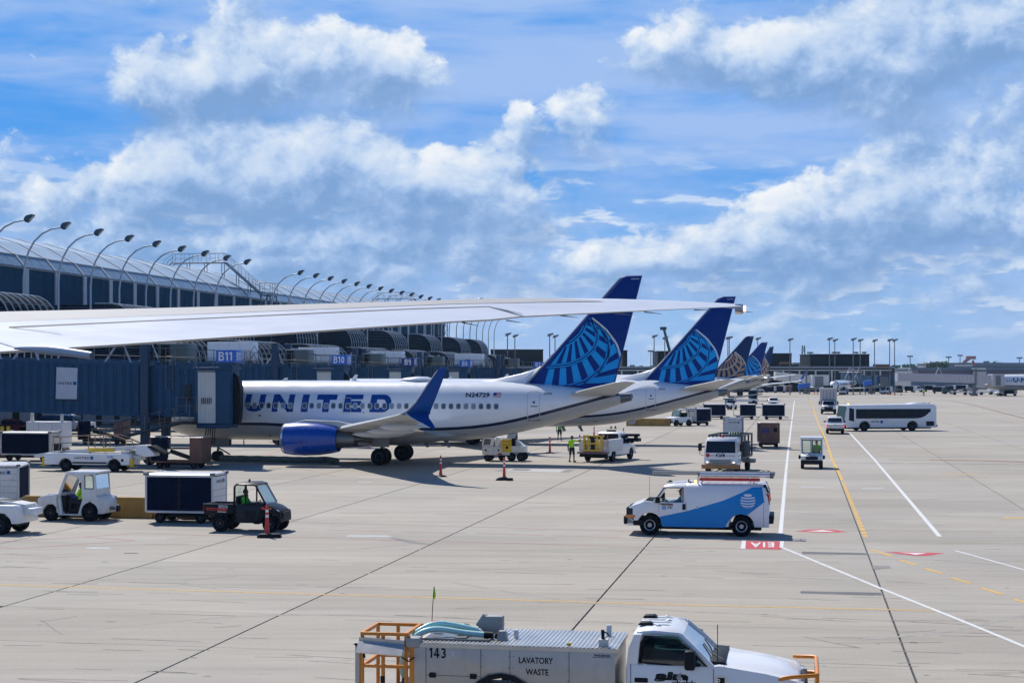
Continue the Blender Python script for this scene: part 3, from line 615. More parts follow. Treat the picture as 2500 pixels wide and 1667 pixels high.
# ---------------------------------------------------------------- the concourse on the left: glass wall, sloped band, vaulted roof, ribbed hold rooms
LBL = 'long glass concourse with a pale vaulted roof, running along the left side of the apron'
conc = thing('concourse', LBL, 'terminal building', uv(-88, 100))
o0 = uv(-88, 100)
def cl(v, u, z): return uv(v, u, z)-o0
BAY = 7.65; UB = 171.3
VA = [(-89.3, 19.7), (-92.5, 21.5), (-96.5, 22.7), (-101, 23.1)]
def quadbox(mb, a, b, c, d, t, m=0):            # a slab of thickness t on the quad a b c d
    n = (Vector(b)-Vector(a)).cross(Vector(d)-Vector(a)).normalized()*t
    q = [Vector(p) for p in (a, b, c, d)]; return mb.add(q+[p+n for p in q], [(0, 3, 2, 1), (4, 5, 6, 7), (0, 1, 5, 4), (1, 2, 6, 5), (2, 3, 7, 6), (3, 0, 4, 7)], m)
def bay_meshes():
    def S_(v, u, z): return uv(v+88, u, z)      # relative to a bay origin on the wall line
    out = []
    w3 = (BAY-1.0)/3
    for k in range(3):
        for z0, z1 in ((8.2, 13.9), (14.0, 18.0)):
            mb = MB(); quadbox(mb, S_(-88, 1.0+k*w3+.03, z0), S_(-88, 1.0+(k+1)*w3-.03, z0), S_(-88, 1.0+(k+1)*w3-.03, z1), S_(-88, 1.0+k*w3+.03, z1), .06); out.append(('glass_pane', mb.mesh('glass_pane', CURTG, smooth=0)))
    for k in range(3):
        mb = MB(); a0, a1 = .62+k*(BAY-.62)/3+.04, .62+(k+1)*(BAY-.62)/3-.04
        quadbox(mb, S_(-88, a0, 18.25), S_(-88, a1, 18.25), S_(-89.2, a1, 19.6), S_(-89.2, a0, 19.6), .06); out.append(('sloped_panel', mb.mesh('sloped_panel', FRITG, smooth=0)))
    for i in range(3):
        mb = MB(); (v0, z0), (v1, z1) = VA[i], VA[i+1]
        quadbox(mb, S_(v0, .45, z0), S_(v0, BAY-.05, z0), S_(v1, BAY-.05, z1), S_(v1, .45, z1), .06); out.append(('roof_panel', mb.mesh('roof_panel', ROOFG, smooth=0)))
    mb = MB(); quadbox(mb, S_(-87.9, 0, 8), S_(-87.9, .95, 8), S_(-87.9, .95, 18.1), S_(-87.9, 0, 18.1), .15); out.append(('column', mb.mesh('column', MULL, smooth=0)))
    mb = MB()
    for i in range(3):
        (v0, z0), (v1, z1) = VA[i], VA[i+1]; quadbox(mb, S_(v0, 0, z0), S_(v0, .42, z0), S_(v1, .42, z1), S_(v1, 0, z1), .14)
    quadbox(mb, S_(-87.95, .1, 18.2), S_(-87.95, .55, 18.2), S_(-89.2, .55, 19.65), S_(-89.2, .1, 19.65), .12)
    out.append(('roof_rib', mb.mesh('roof_rib', MULL, smooth=0)))
    return out
BM = bay_meshes()
rest = {}
for k in range(-9, 29):
    u0 = UB+k*BAY
    near = -3 <= k <= 17
    for nm, me in BM:
        if near: link(nm, me, conc, uv(-88, u0)-o0)
        else:
            mb = rest.setdefault(nm, (MB(), me.materials[0]))[0]; d = uv(-88, u0)-o0
            mb.add([v.co+d for v in me.vertices], [tuple(p.vertices) for p in me.polygons])
for nm, (mb, m) in rest.items(): tag(mb.build(nm, m, conc, smooth=0), kind='stuff')
UE = UB+29*BAY
mb = MB(); mb.prism([(v, z) for v, z in ((-88.25, 0), (-88.25, 18.1), (-89.5, 19.6), (-92.6, 21.4), (-96.6, 22.55), (-101, 22.95), (-114, 19), (-114, 0))], 'y', 0, 1)
core = MB(); prof = [(-88.25, 0), (-88.25, 18.1), (-89.5, 19.6), (-92.6, 21.4), (-96.6, 22.55), (-101, 22.95), (-114, 19), (-114, 0)]
core.loft([[cl(v, u, z) for v, z in prof] for u in (UB-9*BAY, UE)]); core.build('wall', DARKB, conc, smooth=0)
tr = MB()
for z, t in ((18.12, .10), (13.95, .05), (19.66, .08)):
    vv = -87.93 if z < 19 else -89.2; tr.loft([[cl(vv, u, z-t), cl(vv+.12, u, z-t), cl(vv+.12, u, z+t), cl(vv, u, z+t)] for u in (UB-9*BAY, UE)])
tr.build('cornice', STEEL, conc, smooth=0)
gable = MB(); gable.loft([[cl(v, u, z) for v, z in ((-88.3, 12), (-88.3, 18.05), (-90, 19.5), (-101, 22.9), (-108, 20), (-108, 12))] for u in (UE, UE+1.2)]); gable.build('gable_wall', LILAC, conc, smooth=0)
# ground floor and service level under the glass
sv = MB(); sv.loft([[cl(v, u, z) for v, z in ((-88, 0), (-78.5, 0), (-78.5, 4.6), (-88, 4.6))] for u in (95, UE-4)]); sv.build('service_level_wall', DARKB, conc, smooth=0)
dk = MB()
for k in range(60): u = 98+k*4.9; dk.add([cl(-78.45, u, .2), cl(-78.45, u+3.4, .2), cl(-78.45, u+3.4, 3.4), cl(-78.45, u, 3.4)], [(0, 1, 2, 3)])
tag(dk.build('service_door', GREYB, conc, smooth=0), kind='stuff')

# hold rooms: louvred end wall facing the camera, quarter-round ribbed glass on the apron side
def pod(u0, u1, v0, v1, zt, r, nrib, slats):
    prof = [(v0, 4.7)]+[(v1, 4.7)]+[(v1, zt-r)]+[(v1-r+r*math.cos(R(a)), zt-r+r*math.sin(R(a))) for a in (15, 30, 45, 60, 75, 90)]+[(v0, zt)]
    mb = MB(); mb.loft([[cl(v, u, z) for v, z in prof] for u in (u0+.2, u1)]); b = mb.build('hold_room', PODG, conc, smooth=0)
    off = Vector()
    sl = MB(); n = int((zt-4.9)/.30)
    for i in range(n):
        z = 4.9+i*.30; dz = z+.2-(zt-r)
        ve = v1-.12 if dz <= 0 else v1-r+math.sqrt(max(.05, r*r-dz*dz))-.12
        sl.add([cl(v0, u0, z), cl(ve, u0, z), cl(ve, u0+.16, z+.17), cl(v0, u0+.16, z+.17), cl(v0, u0+.18, z), cl(ve, u0+.18, z)], [(0, 1, 2, 3), (0, 4, 5, 1), (3, 2, 5, 4)])
    tag(sl.build('louvre', SLATE, b, smooth=0), kind='stuff')
    for k in range(nrib):
        u = u0+.15+(u1-u0-.3)*k/(nrib-1)
        pts = [cl(v1+.14, u, 4.6)]+[cl(v1-r+(r+.14)*math.cos(R(a)), u, zt-r+(r+.14)*math.sin(R(a))) for a in (0, 18, 36, 54, 72, 90)]+[cl(v1-r-2.0, u, zt+.14)]
        MB().tube(pts, .075, 5).build('rib', RIBM, b)
    rails = MB()
    for a in (8, 40, 70): rails.cyl(cl(v1-r+(r+.1)*math.cos(R(a)), u0+.1, zt-r+(r+.1)*math.sin(R(a))), cl(v1-r+(r+.1)*math.cos(R(a)), u1, zt-r+(r+.1)*math.sin(R(a))), .06, n=5)
    for z in (6.5, 8.6): rails.cyl(cl(v1+.1, u0, z), cl(v1+.1, u1, z), .05, n=5)
    rails.build('rib_tie', STEEL, b)
for k in range(9):
    u0 = 144.6+30.3*k if k < 8 else 380.5
    pod(u0, u0+(10.6 if k < 8 else 8.8), -88, -75.9, 14.0, 3.0, 8, True)
    if k: pod(u0-4.5, u0+11, -80, -70.8, 10.2, 2.6, 9, True)

# stairs over the roof
def rail(mb, pts, h=1.1, n=5, r=.05, mid=True):
    P = [Vector(p) for p in pts]; up = Vector((0, 0, h)); mb.tube([p+up for p in P], r, 5)
    if mid: mb.tube([p+up*.5 for p in P], r*.7, 4)
    for i in range(len(P)-1):
        q = max(1, round((P[i+1]-P[i]).length/n)) if n > 0 else 1
        for j in range(q+1): c = P[i].lerp(P[i+1], j/q); mb.cyl(c, c+up, r, n=5)
def roof_stair(u):
    st = MB(); path = [(-103, 22.9), (-101.5, 24.1), (-92.6, 24.1), (-86.4, 18.8)]
    for du in (0, 1.4):
        P = [cl(v, u+du, z) for v, z in path]; st.tube(P, .11, 4); rail(st, P, 1.5, 1.6, .032)
    for i in range(26):
        t = i/25; v = -92.6+6.2*t; z = 24.1-5.3*t; st.bx(0, 0, 0, 0, 0, 0) if False else st.cyl(cl(v, u, z), cl(v, u+1.4, z), .06, n=4)
    for v, z in ((-99, 22.9), (-96, 22.6), (-93, 21.6), (-90.5, 20.3), (-88.5, 18.5)):
        zz = 24.1 if v < -92.6 else 24.1-5.3*(v+92.6)/6.2
        for du in (.1, 1.3): st.cyl(cl(v, u+du, z), cl(v, u+du, zz), .07, n=5)
    quadbox(st, cl(-86.4, u-.3, 18.6), cl(-84.6, u-.3, 18.6), cl(-84.6, u+3.4, 18.6), cl(-86.4, u+3.4, 18.6), .12)
    rail(st, [cl(-86.4, u-.3, 18.7), cl(-84.6, u-.3, 18.7), cl(-84.6, u+3.4, 18.7)], 1.9, 1.2, .04)
    for (v, du) in ((-86.3, 0), (-84.7, 0), (-86.3, 3.2), (-84.7, 3.2)): st.cyl(cl(v, u+du, 8), cl(v, u+du, 18.6), .12, n=5)
    for z in range(9, 18, 2): st.cyl(cl(-86.3, u, z), cl(-84.7, u, z+2), .06, n=4); st.cyl(cl(-84.7, u, z), cl(-84.7, u+3.2, z+2), .06, n=4); st.cyl(cl(-86.3, u+3.2, z+2), cl(-84.7, u+3.2, z), .06, n=4)
    st.build('roof_stair', GANTRY, conc, smooth=0)
roof_stair(249); roof_stair(379)

# ---------------------------------------------------------------- curved apron lamps in front of the concourse
lamp_pole = MB(); pp = [(0, 0, 0), (0, 0, 9), (0, 0, 16.0)]; lamp_pole.tube(pp, [.16, .14, .12], 8)
arm = [(0, 0, 16.0), (.15, 0, 17.4), (.55, 0, 18.7), (1.2, 0, 19.8), (2.1, 0, 20.6), (3.1, 0, 21.05), (4.35, 0, 21.25)]
lamp_pole_me = lamp_pole.mesh('pole', PIPE); arm_me = MB().tube(arm, [.12, .11, .105, .10, .09, .08, .07], 8).mesh('arm', PIPE)
hd = MB().prism([(4.25, 21.18), (4.28, 21.45), (4.52, 21.70), (5.12, 21.82), (5.28, 21.72), (4.70, 21.10), (4.50, 20.98)], 'y', -.30, .30); head_me = hd.mesh('lamp_head', mat('lamp_head_blue', (.03, .075, .12), .45), bevel=.05)
lens_me = MB().add([(5.22, -.25, 21.645), (5.22, .25, 21.645), (4.76, .25, 21.145), (4.76, -.25, 21.145)], [(0, 1, 2, 3)]).mesh('lamp_lens', mat('lamp_lens', (.5, .5, .45), .2), smooth=0)
lus = [147.8, 155.8, 163.8, 171.9, 179.8, 187.7, 195.6, 203.6, 211.6]+[235.8+7.95*i for i in range(24)]
ORD = 'first second third fourth fifth sixth seventh eighth ninth tenth eleventh twelfth thirteenth fourteenth fifteenth sixteenth seventeenth eighteenth nineteenth twentieth'.split()
ORD += ['twenty-'+w for w in ORD[:9]]+['thirtieth']+['thirty-'+w for w in ORD[:9]]
for i, u in enumerate(lus):
    o = thing('apron_lamp', ('curved grey lamp post, %s of the nine before the roof stair' % ORD[i]) if i < 9 else ('curved grey lamp post, %s beyond the roof stair' % ORD[i-9]), 'lamp post', uv(-80, u), -UA, 'curved lamp posts along the concourse')
    link('pole', lamp_pole_me, o); link('arm', arm_me, o); h = link('lamp_head', head_me, o); link('lamp_lens', lens_me, h)
# ---------------------------------------------------------------- narrow-body airliners at the gates: nose at x=0, tail +x, the side facing the camera is -y
WX = .8
def lerp(tab, x):
    if x <= tab[0][0]: return tab[0][1:]
    for a, b in zip(tab, tab[1:]):
        if x <= b[0]:
            t = (x-a[0])/(b[0]-a[0]); return tuple(p+(q-p)*t for p, q in zip(a[1:], b[1:]))
    return tab[-1][1:]
# station, bottom z, top z, half width
FT = [(0.0, 2.72, 2.76, .02), (.25, 2.40, 3.12, .42), (.7, 2.12, 3.50, .78), (1.3, 1.88, 3.95, 1.12), (2.1, 1.68, 4.65, 1.42), (3.0, 1.56, 5.15, 1.64), (4.2, 1.50, 5.45, 1.80), (5.5, 1.48, 5.55, 1.88), (8, 1.47, 5.57, 1.88), (14, 1.47, 5.57, 1.88), (19, 1.47, 5.57, 1.88), (21.5, 1.55, 5.56, 1.87),
      (23.5, 1.78, 5.53, 1.82), (25.5, 2.15, 5.45, 1.70), (27.5, 2.62, 5.33, 1.48), (29.0, 3.05, 5.16, 1.22), (30.4, 3.45, 5.00, .94), (31.5, 3.80, 4.86, .66), (32.2, 4.05, 4.76, .40)]
LZ = [(0, 2.62), (3, 2.64), (8, 2.62), (13, 2.42), (18, 2.32), (20, 2.34), (22, 2.44), (24, 2.68), (26, 3.10), (28, 3.62), (30, 4.16), (31.5, 4.58), (32.2, 4.75)]
def fsec(x): return lerp(FT, x)
def fy(x, z, d=.012):
    b, t, w = fsec(x); c, h = (b+t)/2, (t-b)/2; k = max(0.0, 1-((z-c)/h)**2); return -(w*math.sqrt(k)+d)
def fring(x):
    b, t, w = fsec(x); c, h = (b+t)/2, (t-b)/2; zl = lerp(LZ, x)[0]
    def ang(z): return math.asin(max(-.985, min(.985, (z-c)/h)))
    a1, a0 = ang(zl+.10), ang(zl-.10)
    if a1-a0 < .02: a0 = a1-.02
    right = [a1+(math.pi/2-a1)*i/9 for i in range(10)]
    lo = [-math.pi/2+(a0+math.pi/2)*i/6 for i in range(7)]
    A = lo+right                                 # bottom -> top along one side
    pts = [(x, -w*math.cos(a), c+h*math.sin(a)) for a in A]+[(x, w*math.cos(a), c+h*math.sin(a)) for a in A[-2:0:-1]]
    return pts
def fmat(k, i):                                  # material by strip: grey belly, navy line, white top
    n = 17
    if i < 0: return 0
    j = i if i < n-1 else 2*(n-1)-1-i
    return 1 if j < 6 else 2 if j == 6 else 0
XS = sorted(set([s[0] for s in FT]+[9.5, 11, 12.5, 15.5, 17, 20.3, 22.5, 24.5, 26.5, 28.2, 29.7, 31]))
def airfoil(c, t, n=7):                          # closed section: chordwise 0..c
    up = [(c*x, t*c*k) for x, k in ((0, 0), (.03, .30), (.12, .50), (.30, .60), (.55, .50), (.8, .25), (1, .02))]
    return up+[(c*x, -t*c*k) for x, k in ((.8, .12), (.55, .25), (.30, .34), (.12, .30), (.03, .20))]
def surf(mb, secs, m=0, axis='y'):               # secs: (x_le, span pos, z, chord, thickness ratio)
    rings = []
    for (x, y, z, c, t) in secs: rings.append([(x+a, y, z+b) if axis == 'y' else (x+a, y+b, z) for a, b in airfoil(c, t)])
    return mb.loft(rings, m)
# the globe on the fin, drawn in pixels of an enlarged view and mapped to fin coordinates
def gmap(p): return (16.6+((1100+p[0]/2.94-1250)/37.5+8.1)/.98, 6.15+(908-(640+p[1]/2.94))/37.5)
RG = [[(985, 395), (975, 450), (945, 510), (890, 560), (815, 600)], [(1000, 385), (1050, 470), (1068, 540), (1040, 620), (960, 690), (850, 735), (700, 748)],
      [(1005, 380), (1100, 480), (1148, 580), (1140, 680), (1080, 780), (970, 860), (830, 900), (640, 930)], [(1008, 376), (1130, 478), (1205, 580), (1240, 690), (1225, 790), (1180, 890), (1100, 960), (980, 1020)]]
def rat(k, t):
    P = RG[k]; L_ = [0]
    for a, b in zip(P, P[1:]): L_.append(L_[-1]+math.hypot(b[0]-a[0], b[1]-a[1]))
    s = t*L_[-1]
    for i in range(len(P)-1):
        if s <= L_[i+1]: u = (s-L_[i])/(L_[i+1]-L_[i]); return (P[i][0]+(P[i+1][0]-P[i][0])*u, P[i][1]+(P[i+1][1]-P[i][1])*u)
    return P[-1]
def emblem_polys():
    light, dark = [], []
    def band(k0, k1, n, duty, o0, o1, T0=0.0, T1=1.0):
        for i in range(n):
            a, b = T0+(T1-T0)*(i+.5-duty/2)/n, T0+(T1-T0)*(i+.5+duty/2)/n; q = []
            for t in (a, b):
                p, r = rat(k0, t), rat(k1, t); q.append(((p[0]+(r[0]-p[0])*o0, p[1]+(r[1]-p[1])*o0), (p[0]+(r[0]-p[0])*o1, p[1]+(r[1]-p[1])*o1)))
            light.append([q[0][0], q[0][1], q[1][1], q[1][0]])
    band(0, 1, 8, .50, .10, .90); band(1, 2, 8, .52, .12, .90); band(2, 3, 7, .60, .12, .92)
    pole = (880, 470)
    for i in range(7):
        a, b = rat(0, (i+.22)/7), rat(0, (i+.78)/7); c = lambda p: (pole[0]+(p[0]-pole[0])*.30, pole[1]+(p[1]-pole[1])*.30); e = lambda p: (pole[0]+(p[0]-pole[0])*.9, pole[1]+(p[1]-pole[1])*.9)
        light.append([c(a), e(a), e(b), c(b)])
    rims = []
    for k in range(0, 4):
        for q in stroke([rat(k, .04+.96*i/16) for i in range(17)], 9): rims.append(q)
        c = (840, 430)
        def out(p, f=1.0, g=9.0): d = math.hypot(p[0]-c[0], p[1]-c[1]); return (p[0]+(p[0]-c[0])/d*g*f, p[1]+(p[1]-c[1])/d*g*f)
        for f, w in (((1, 9), (-1, 8)) if k < 3 else ((-1, 16),)):
            P = [out(rat(k, .02+.98*i/16), f) for i in range(17)]; light.extend(stroke(P, w))
    edge = stroke([rat(3, i/16*.62) for i in range(17)], 12)
    return light, rims, edge
EMB = None
FIN = [(25.55, 5.0), (32.15, 12.38), (32.55, 12.52), (33.62, 12.52), (31.70, 5.0)]
FIN_T = .17
def fin_outline_clip(p):
    (x0, z0), (x1, z1) = (25.75, 5.0), (32.35, 12.38); p = clip(p, (z1-z0), -(x1-x0), -(z1-z0)*x0+(x1-x0)*z0)
    (x0, z0), (x1, z1) = (33.55, 12.52), (31.63, 5.0); p = clip(p, (z1-z0), -(x1-x0), -(z1-z0)*x0+(x1-x0)*z0) if len(p) > 2 else p
    return p
def make_airliner(label, reg=None, small=None, style='blue', big=True, group=None, long=False):
    global EMB
    GX = -5.0 if long else 0.0; NX = -8.5 if long else 0.0; WX = .8+GX
    T = thing('airliner', label, 'airliner', group=group)
    body = MB().loft([[(p[0]+(NX if x <= 8 else 0), p[1], p[2]) for p in fring(x)] for x in XS], mfun=fmat).build('fuselage', [FUSE, BELLY, NAVY], T, smooth=40)
    ac = MB().loft([[(x, w*math.cos(2*math.pi*i/12), z+h*math.sin(2*math.pi*i/12)) for i in range(12)] for x, z, w, h in ((32.1, 4.40, .42, .37), (32.9, 4.52, .26, .27), (33.0, 4.54, .05, .06))]); ac.build('tail_cone', STEEL, body)
    MB().loft([[(x+GX, w*math.cos(2*math.pi*i/16), 1.95+h*math.sin(2*math.pi*i/16)) for i in range(16)] for x, w, h in ((10.0, .9, .2), (11.5, 1.75, .55), (13.5, 2.0, .75), (17, 2.0, .78), (19.5, 1.8, .55), (21.5, 1.0, .2))]).build('wing_fairing', BELLY, body, smooth=60)
    # wing to body fairing and wings
    for s in (-1, 1):
        w = MB(); surf(w, [(11.2, s*1.5, 2.05, 7.6, .13), (13.9, s*5.6, 2.50, 4.9, .115), (17.4, s*11.5, 3.10, 3.2, .105), (20.35, s*16.2, 3.62, 1.95, .10), (20.95, s*17.0, 3.75, 1.75, .10)])
        wo = w.build('wing', [WINGGR], T, smooth=50, loc=(WX, 0, 0))
        wl = MB(); rings = []
        for (x, y, z, c, a) in ((20.97, 17.0, 3.75, 1.72, 5), (21.47, 17.45, 3.95, 1.36, 35), (22.04, 17.8, 4.45, 1.08, 70), (22.87, 18.05, 5.55, .76, 80), (23.42, 18.2, 6.28, .50, 80), (23.67, 18.22, 6.40, .28, 80)):
            rings.append([(x+p, s*(y-q*math.sin(R(a))), z+q*math.cos(R(a))) for p, q in airfoil(c, .08)])
        wl.loft(rings); rings = []
        for (x, y, z, c, a) in ((21.32, 17.25, 3.82, 1.35, -30), (21.82, 17.55, 3.56, .95, -50), (22.57, 17.95, 3.22, .55, -55), (23.17, 18.25, 2.98, .16, -55)):
            rings.append([(x+p, s*(y-q*math.sin(R(a))), z+q*math.cos(R(a))) for p, q in airfoil(c, .07)])
        wl.loft(rings); wl.build('winglet', UBLUE, wo, smooth=50)
        le = MB()
        le.tube([(20.97, s*17.02, 3.77), (21.47, s*17.47, 3.97), (22.04, s*17.8, 4.45), (22.87, s*18.05, 5.55), (23.42, s*18.2, 6.26)], [.05, .055, .05, .04, .02], 6); le.tube([(21.32, s*17.25, 3.82), (21.82, s*17.55, 3.5), (22.57, s*17.95, 3.22)], [.045, .04, .03], 6); le.build('winglet_edge', PIPE, wo)
        for (x, y, z, l) in ((17.0, 7.2, 2.20, 3.4), (18.6, 10.2, 2.50, 3.0), (20.0, 13.2, 2.88, 2.5)):
            MB().lathe([(-l*.55, .02), (-l*.4, .16), (-l*.1, .26), (l*.2, .22), (l*.42, .10), (l*.48, .02)], (x, s*y, z), 'x', 10).build('flap_fairing', WINGGR, wo, smooth=60)
        fl = MB(); surf(fl, [(17.95, s*2.4, 2.00, 1.7, .10), (18.35, s*6.4, 2.36, 1.35, .10), (18.85, s*9.6, 2.64, 1.1, .10)]); fl.build('flap', FUSE, wo, smooth=50)
        # engine
        E = (9.75, s*4.83, 1.78)
        nac = MB().lathe([(0.05, .84), (-.02, .90), (.02, .96), (.18, 1.01)], E, 'x', 28, caps=False).lathe([(.06, .84), (.6, .78), (.9, .76), (.92, .02)], E, 'x', 28, 1, caps=False)
        en = MB().lathe([(.18, 1.01), (.7, 1.075), (1.5, 1.10), (2.4, 1.06), (3.2, .95), (3.75, .83), (3.72, .78), (3.0, .76)], E, 'x', 28, caps=False).build('engine', ENGBL, wo, smooth=45)
        nac.build('engine_inlet', [ALU, BLACK], T, loc=(WX, 0, 0), smooth=45)
        MB().lathe([(3.0, .74), (3.7, .60), (4.6, .50), (4.9, .46), (4.8, .42), (4.4, .30), (4.8, .26), (5.5, .03)], E, 'x', 20, caps=False).build('exhaust_nozzle', STEEL, T, loc=(WX, 0, 0), smooth=45)
        py = MB().prism([(10.4, 2.80), (11.2, 3.02), (13.4, 2.95), (15.8, 2.55), (16.0, 2.3), (14.8, 2.05), (13.0, 2.15), (12.2, 2.5)], 'y', s*4.83-.17, s*4.83+.17); py.build('pylon', BELLY, wo, bevel=.05)
        if big and s < 0:
            MB().cyl((E[0]+1.55, -5.93, 1.85), (E[0]+1.55, -5.93, 1.20), .02, n=4).build('engine_placard', REDL, T, loc=(WX, 0, 0))
        # stabiliser
        st = MB(); surf(st, [(28.6, s*.45, 4.58, 3.2, .09), (30.2, s*3.2, 4.98, 2.5, .09), (32.75, s*7.0, 5.50, 1.25, .085), (33.15, s*7.18, 5.53, .8, .08)]); st.build('stabiliser', WINGGR, T, smooth=50)
        # main gear
        g = thing_part('main_gear', T)
        MB().cyl((16.6, s*2.86, .55), (16.7, s*2.5, 2.2), .14, n=10).cyl((16.6, s*2.5, .56), (16.6, s*3.2, .56), .08).prism([(16.0, 1.2), (17.2, 1.2), (17.2, 2.1), (16.0, 2.1)], 'y', s*3.05-.03, s*3.05+.03).build('gear_leg', STEEL, g)
        for dy in (-.43, .43): wheel_part(g, 16.6, s*2.86+dy, .565, .40)
        g.location.x = GX
    g = thing_part('nose_gear', T); MB().cyl((4.0, 0, .34), (4.1, 0, 1.8), .10, n=8).bx(3.6, 4.9, -.32, -.28, 1.0, 1.65).bx(3.6, 4.9, .28, .32, 1.0, 1.65).cyl((4.05, 0, .9), (4.9, 0, .45), .05).build('gear_leg', STEEL, g)
    for dy in (-.24, .24): wheel_part(g, 4.0, dy, .345, .2)
    g.location.x = NX
    # fin: flat mid-part with a rounded leading edge; dorsal fin ahead of it
    fn = MB(); h = FIN_T
    def off(p, d): return (p[0]+d, p[1])
    ring = lambda y, k: [(25.55+k, y, 5.0), (32.15+k*.9, y, 12.38-k*.1), (32.55+k*.6, y, 12.52-k*.3), (33.62-k*.35, y, 12.52-k*.3), (31.70-k*.35, y, 5.0)]
    fn.loft([ring(-h, .38), ring(-h*.62, .12), ring(0, 0), ring(h*.62, .12), ring(h, .38)]); fin = fn.build('fin', FINBL if style == 'blue' else NAVYF, T, smooth=40)
    ln = MB(); ln.tube([(25.95, 0, 5.4), (29.2, 0, 9.05), (32.1, 0, 12.33)], [.06, .055, .04], 8); ln.build('fin_leading_edge', PIPE, fin)
    df = MB(); rings = []
    for (x, zb, zt) in ((22.6, 5.45, 5.56), (23.6, 5.45, 5.66), (24.6, 5.4, 5.86), (25.6, 5.35, 6.08), (26.4, 5.3, 6.34), (27.0, 5.25, 6.62), (27.45, 5.2, 7.05), (27.72, 5.2, 7.38)):
        w = .20+.05*(zt-zb); rings.append([(x, -w*1.9, zb), (x, -w, zb+.3*(zt-zb)), (x, -.10, zt-.05), (x, 0, zt), (x, .10, zt-.05), (x, w, zb+.3*(zt-zb)), (x, w*1.9, zb)])
    # the dorsal fin ends where the blue starts, along the line of the leading edge
    rings = [[(min(x, 25.5+(z-5.0)*.895), y, z) for x, y, z in r] for r in rings]
    df.loft(rings); df.build('dorsal_fin', FUSE, T, smooth=60)
    if EMB is None: EMB = emblem_polys()
    light, rims, edge = EMB; em = MB()
    for s in (-1, 1):
        for polys, m, d in ((light, 0, .006), (rims, 1, .009), (edge, 2, .012)):
            for p in polys:
                q = fin_outline_clip([gmap(a) for a in p]); q = clip(q, 0, 1, -5.28) if len(q) > 2 else q
                if len(q) > 2: em.add([(x, s*(h*min(1.0, max(.05, (x-(25.55+(z-5.0)*.894))/.38*.9+.1))+d), z) for x, z in q], [tuple(range(len(q)))], m)
    em.build('globe_emblem', [SKYBL, FINBL, PALE] if style == 'blue' else [GOLD, PALE, PALE], fin, smooth=0, recalc=False)
    tl = MB()
    for s in (-1, 1): tl.add([(32.9, s*(h+.01), 12.30), (33.45, s*(h+.01), 12.30), (33.43, s*(h+.01), 12.25), (32.88, s*(h+.01), 12.25)], [(0, 1, 2, 3)])
    tl.build('rudder_line', PIPE, fin, smooth=0)
    br = [1.9+.1*i for i in range(40)]
    def rrect(x0, x1, z0, z1, r, n=4):
        return [(cx+r*math.cos(R(a+90*k/n)), cz+r*math.sin(R(a+90*k/n))) for cx, cz, a in ((x1-r, z1-r, 0), (x0+r, z1-r, 90), (x0+r, z0+r, 180), (x1-r, z0+r, 270)) for k in range(n+1)]
    # cabin windows, each its own part
    wx = [5.35+.508*i for i in range(38)]
    for i, x in enumerate(wx):
        if i in (10,): continue
        for s in ((-1, 1) if not big else (-1,)):
            mb = MB(); mb.sheet([rrect(x-.175, x+.175, 3.67, 4.09, .12)], lambda a, b, s=s: (a, -s*-1*abs(fy(a, b, .008)) if False else s*abs(fy(a, b, .008)), b), 0, [3.75+.08*k for k in range(5)])
            mb.sheet([rrect(x-.135, x+.135, 3.71, 4.05, .10)], lambda a, b, s=s: (a, s*abs(fy(a, b, .014)), b), 1, [3.75+.08*k for k in range(5)])
            mb.build('cabin_window', [WINGGR, GLASSM if (i*7) % 5 not in (1, 3) else GLASSW], body, smooth=0, recalc=False)
    def outline(x0, x1, z0, z1, r, w): p = rrect(x0, x1, z0, z1, r); return stroke(p+p[:2], w)
    dr = MB(); dr.sheet(outline(26.20, 27.00, 2.98, 4.86, .18, .04), lambda a, b: (a, fy(a, b, .012), b), 0, br).sheet([rrect(26.55, 26.71, 4.08, 4.24, .07)], lambda a, b: (a, fy(a, b, .014), b), 1, br).sheet([[(26.43, 3.86), (26.87, 3.86), (26.87, 3.93), (26.43, 3.93)], [(26.20, 2.93), (27.00, 2.93), (27.00, 3.0), (26.20, 3.0)]], lambda a, b: (a, fy(a, b, .014), b), 2, br)
    dr.build('rear_door', [WINGGR, GLASSM, STEEL], body, smooth=0, recalc=False)
    ex = MB(); ex.sheet(outline(13.62, 14.2, 3.36, 4.42, .14, .03), lambda a, b: (a, fy(a, b, .016), b), 0, br); ex.build('overwing_exit', WINGGR, body, smooth=0, recalc=False)
    pt_ = MB()
    for x, z, r in ((6.3, 3.10, .10), (7.75, 3.20, .085), (15.1, 3.45, .05), (28.5, 3.7, .04), (21.9, 2.0, .05), (8.2, 1.85, .07)): pt_.sheet([[(x+r*math.cos(k*.785), z+r*math.sin(k*.785)) for k in range(8)]], lambda a, b: (a, fy(a, b, .012), b), 0)
    pt_.build('service_port', STEEL, body, smooth=0, recalc=False)
    if big:
        polys, tw = wide_caps('UNITED', .30, .40); sx = 10.35/tw
        lt = MB(); lt.sheet([[(6.62+a*sx+.10*b, 3.46+b*1.18) for a, b in p] for p in polys], lambda a, b: (a, fy(a, b, .006), b), 0, br); lt.build('lettering', UBLUE, body, smooth=0, recalc=False)
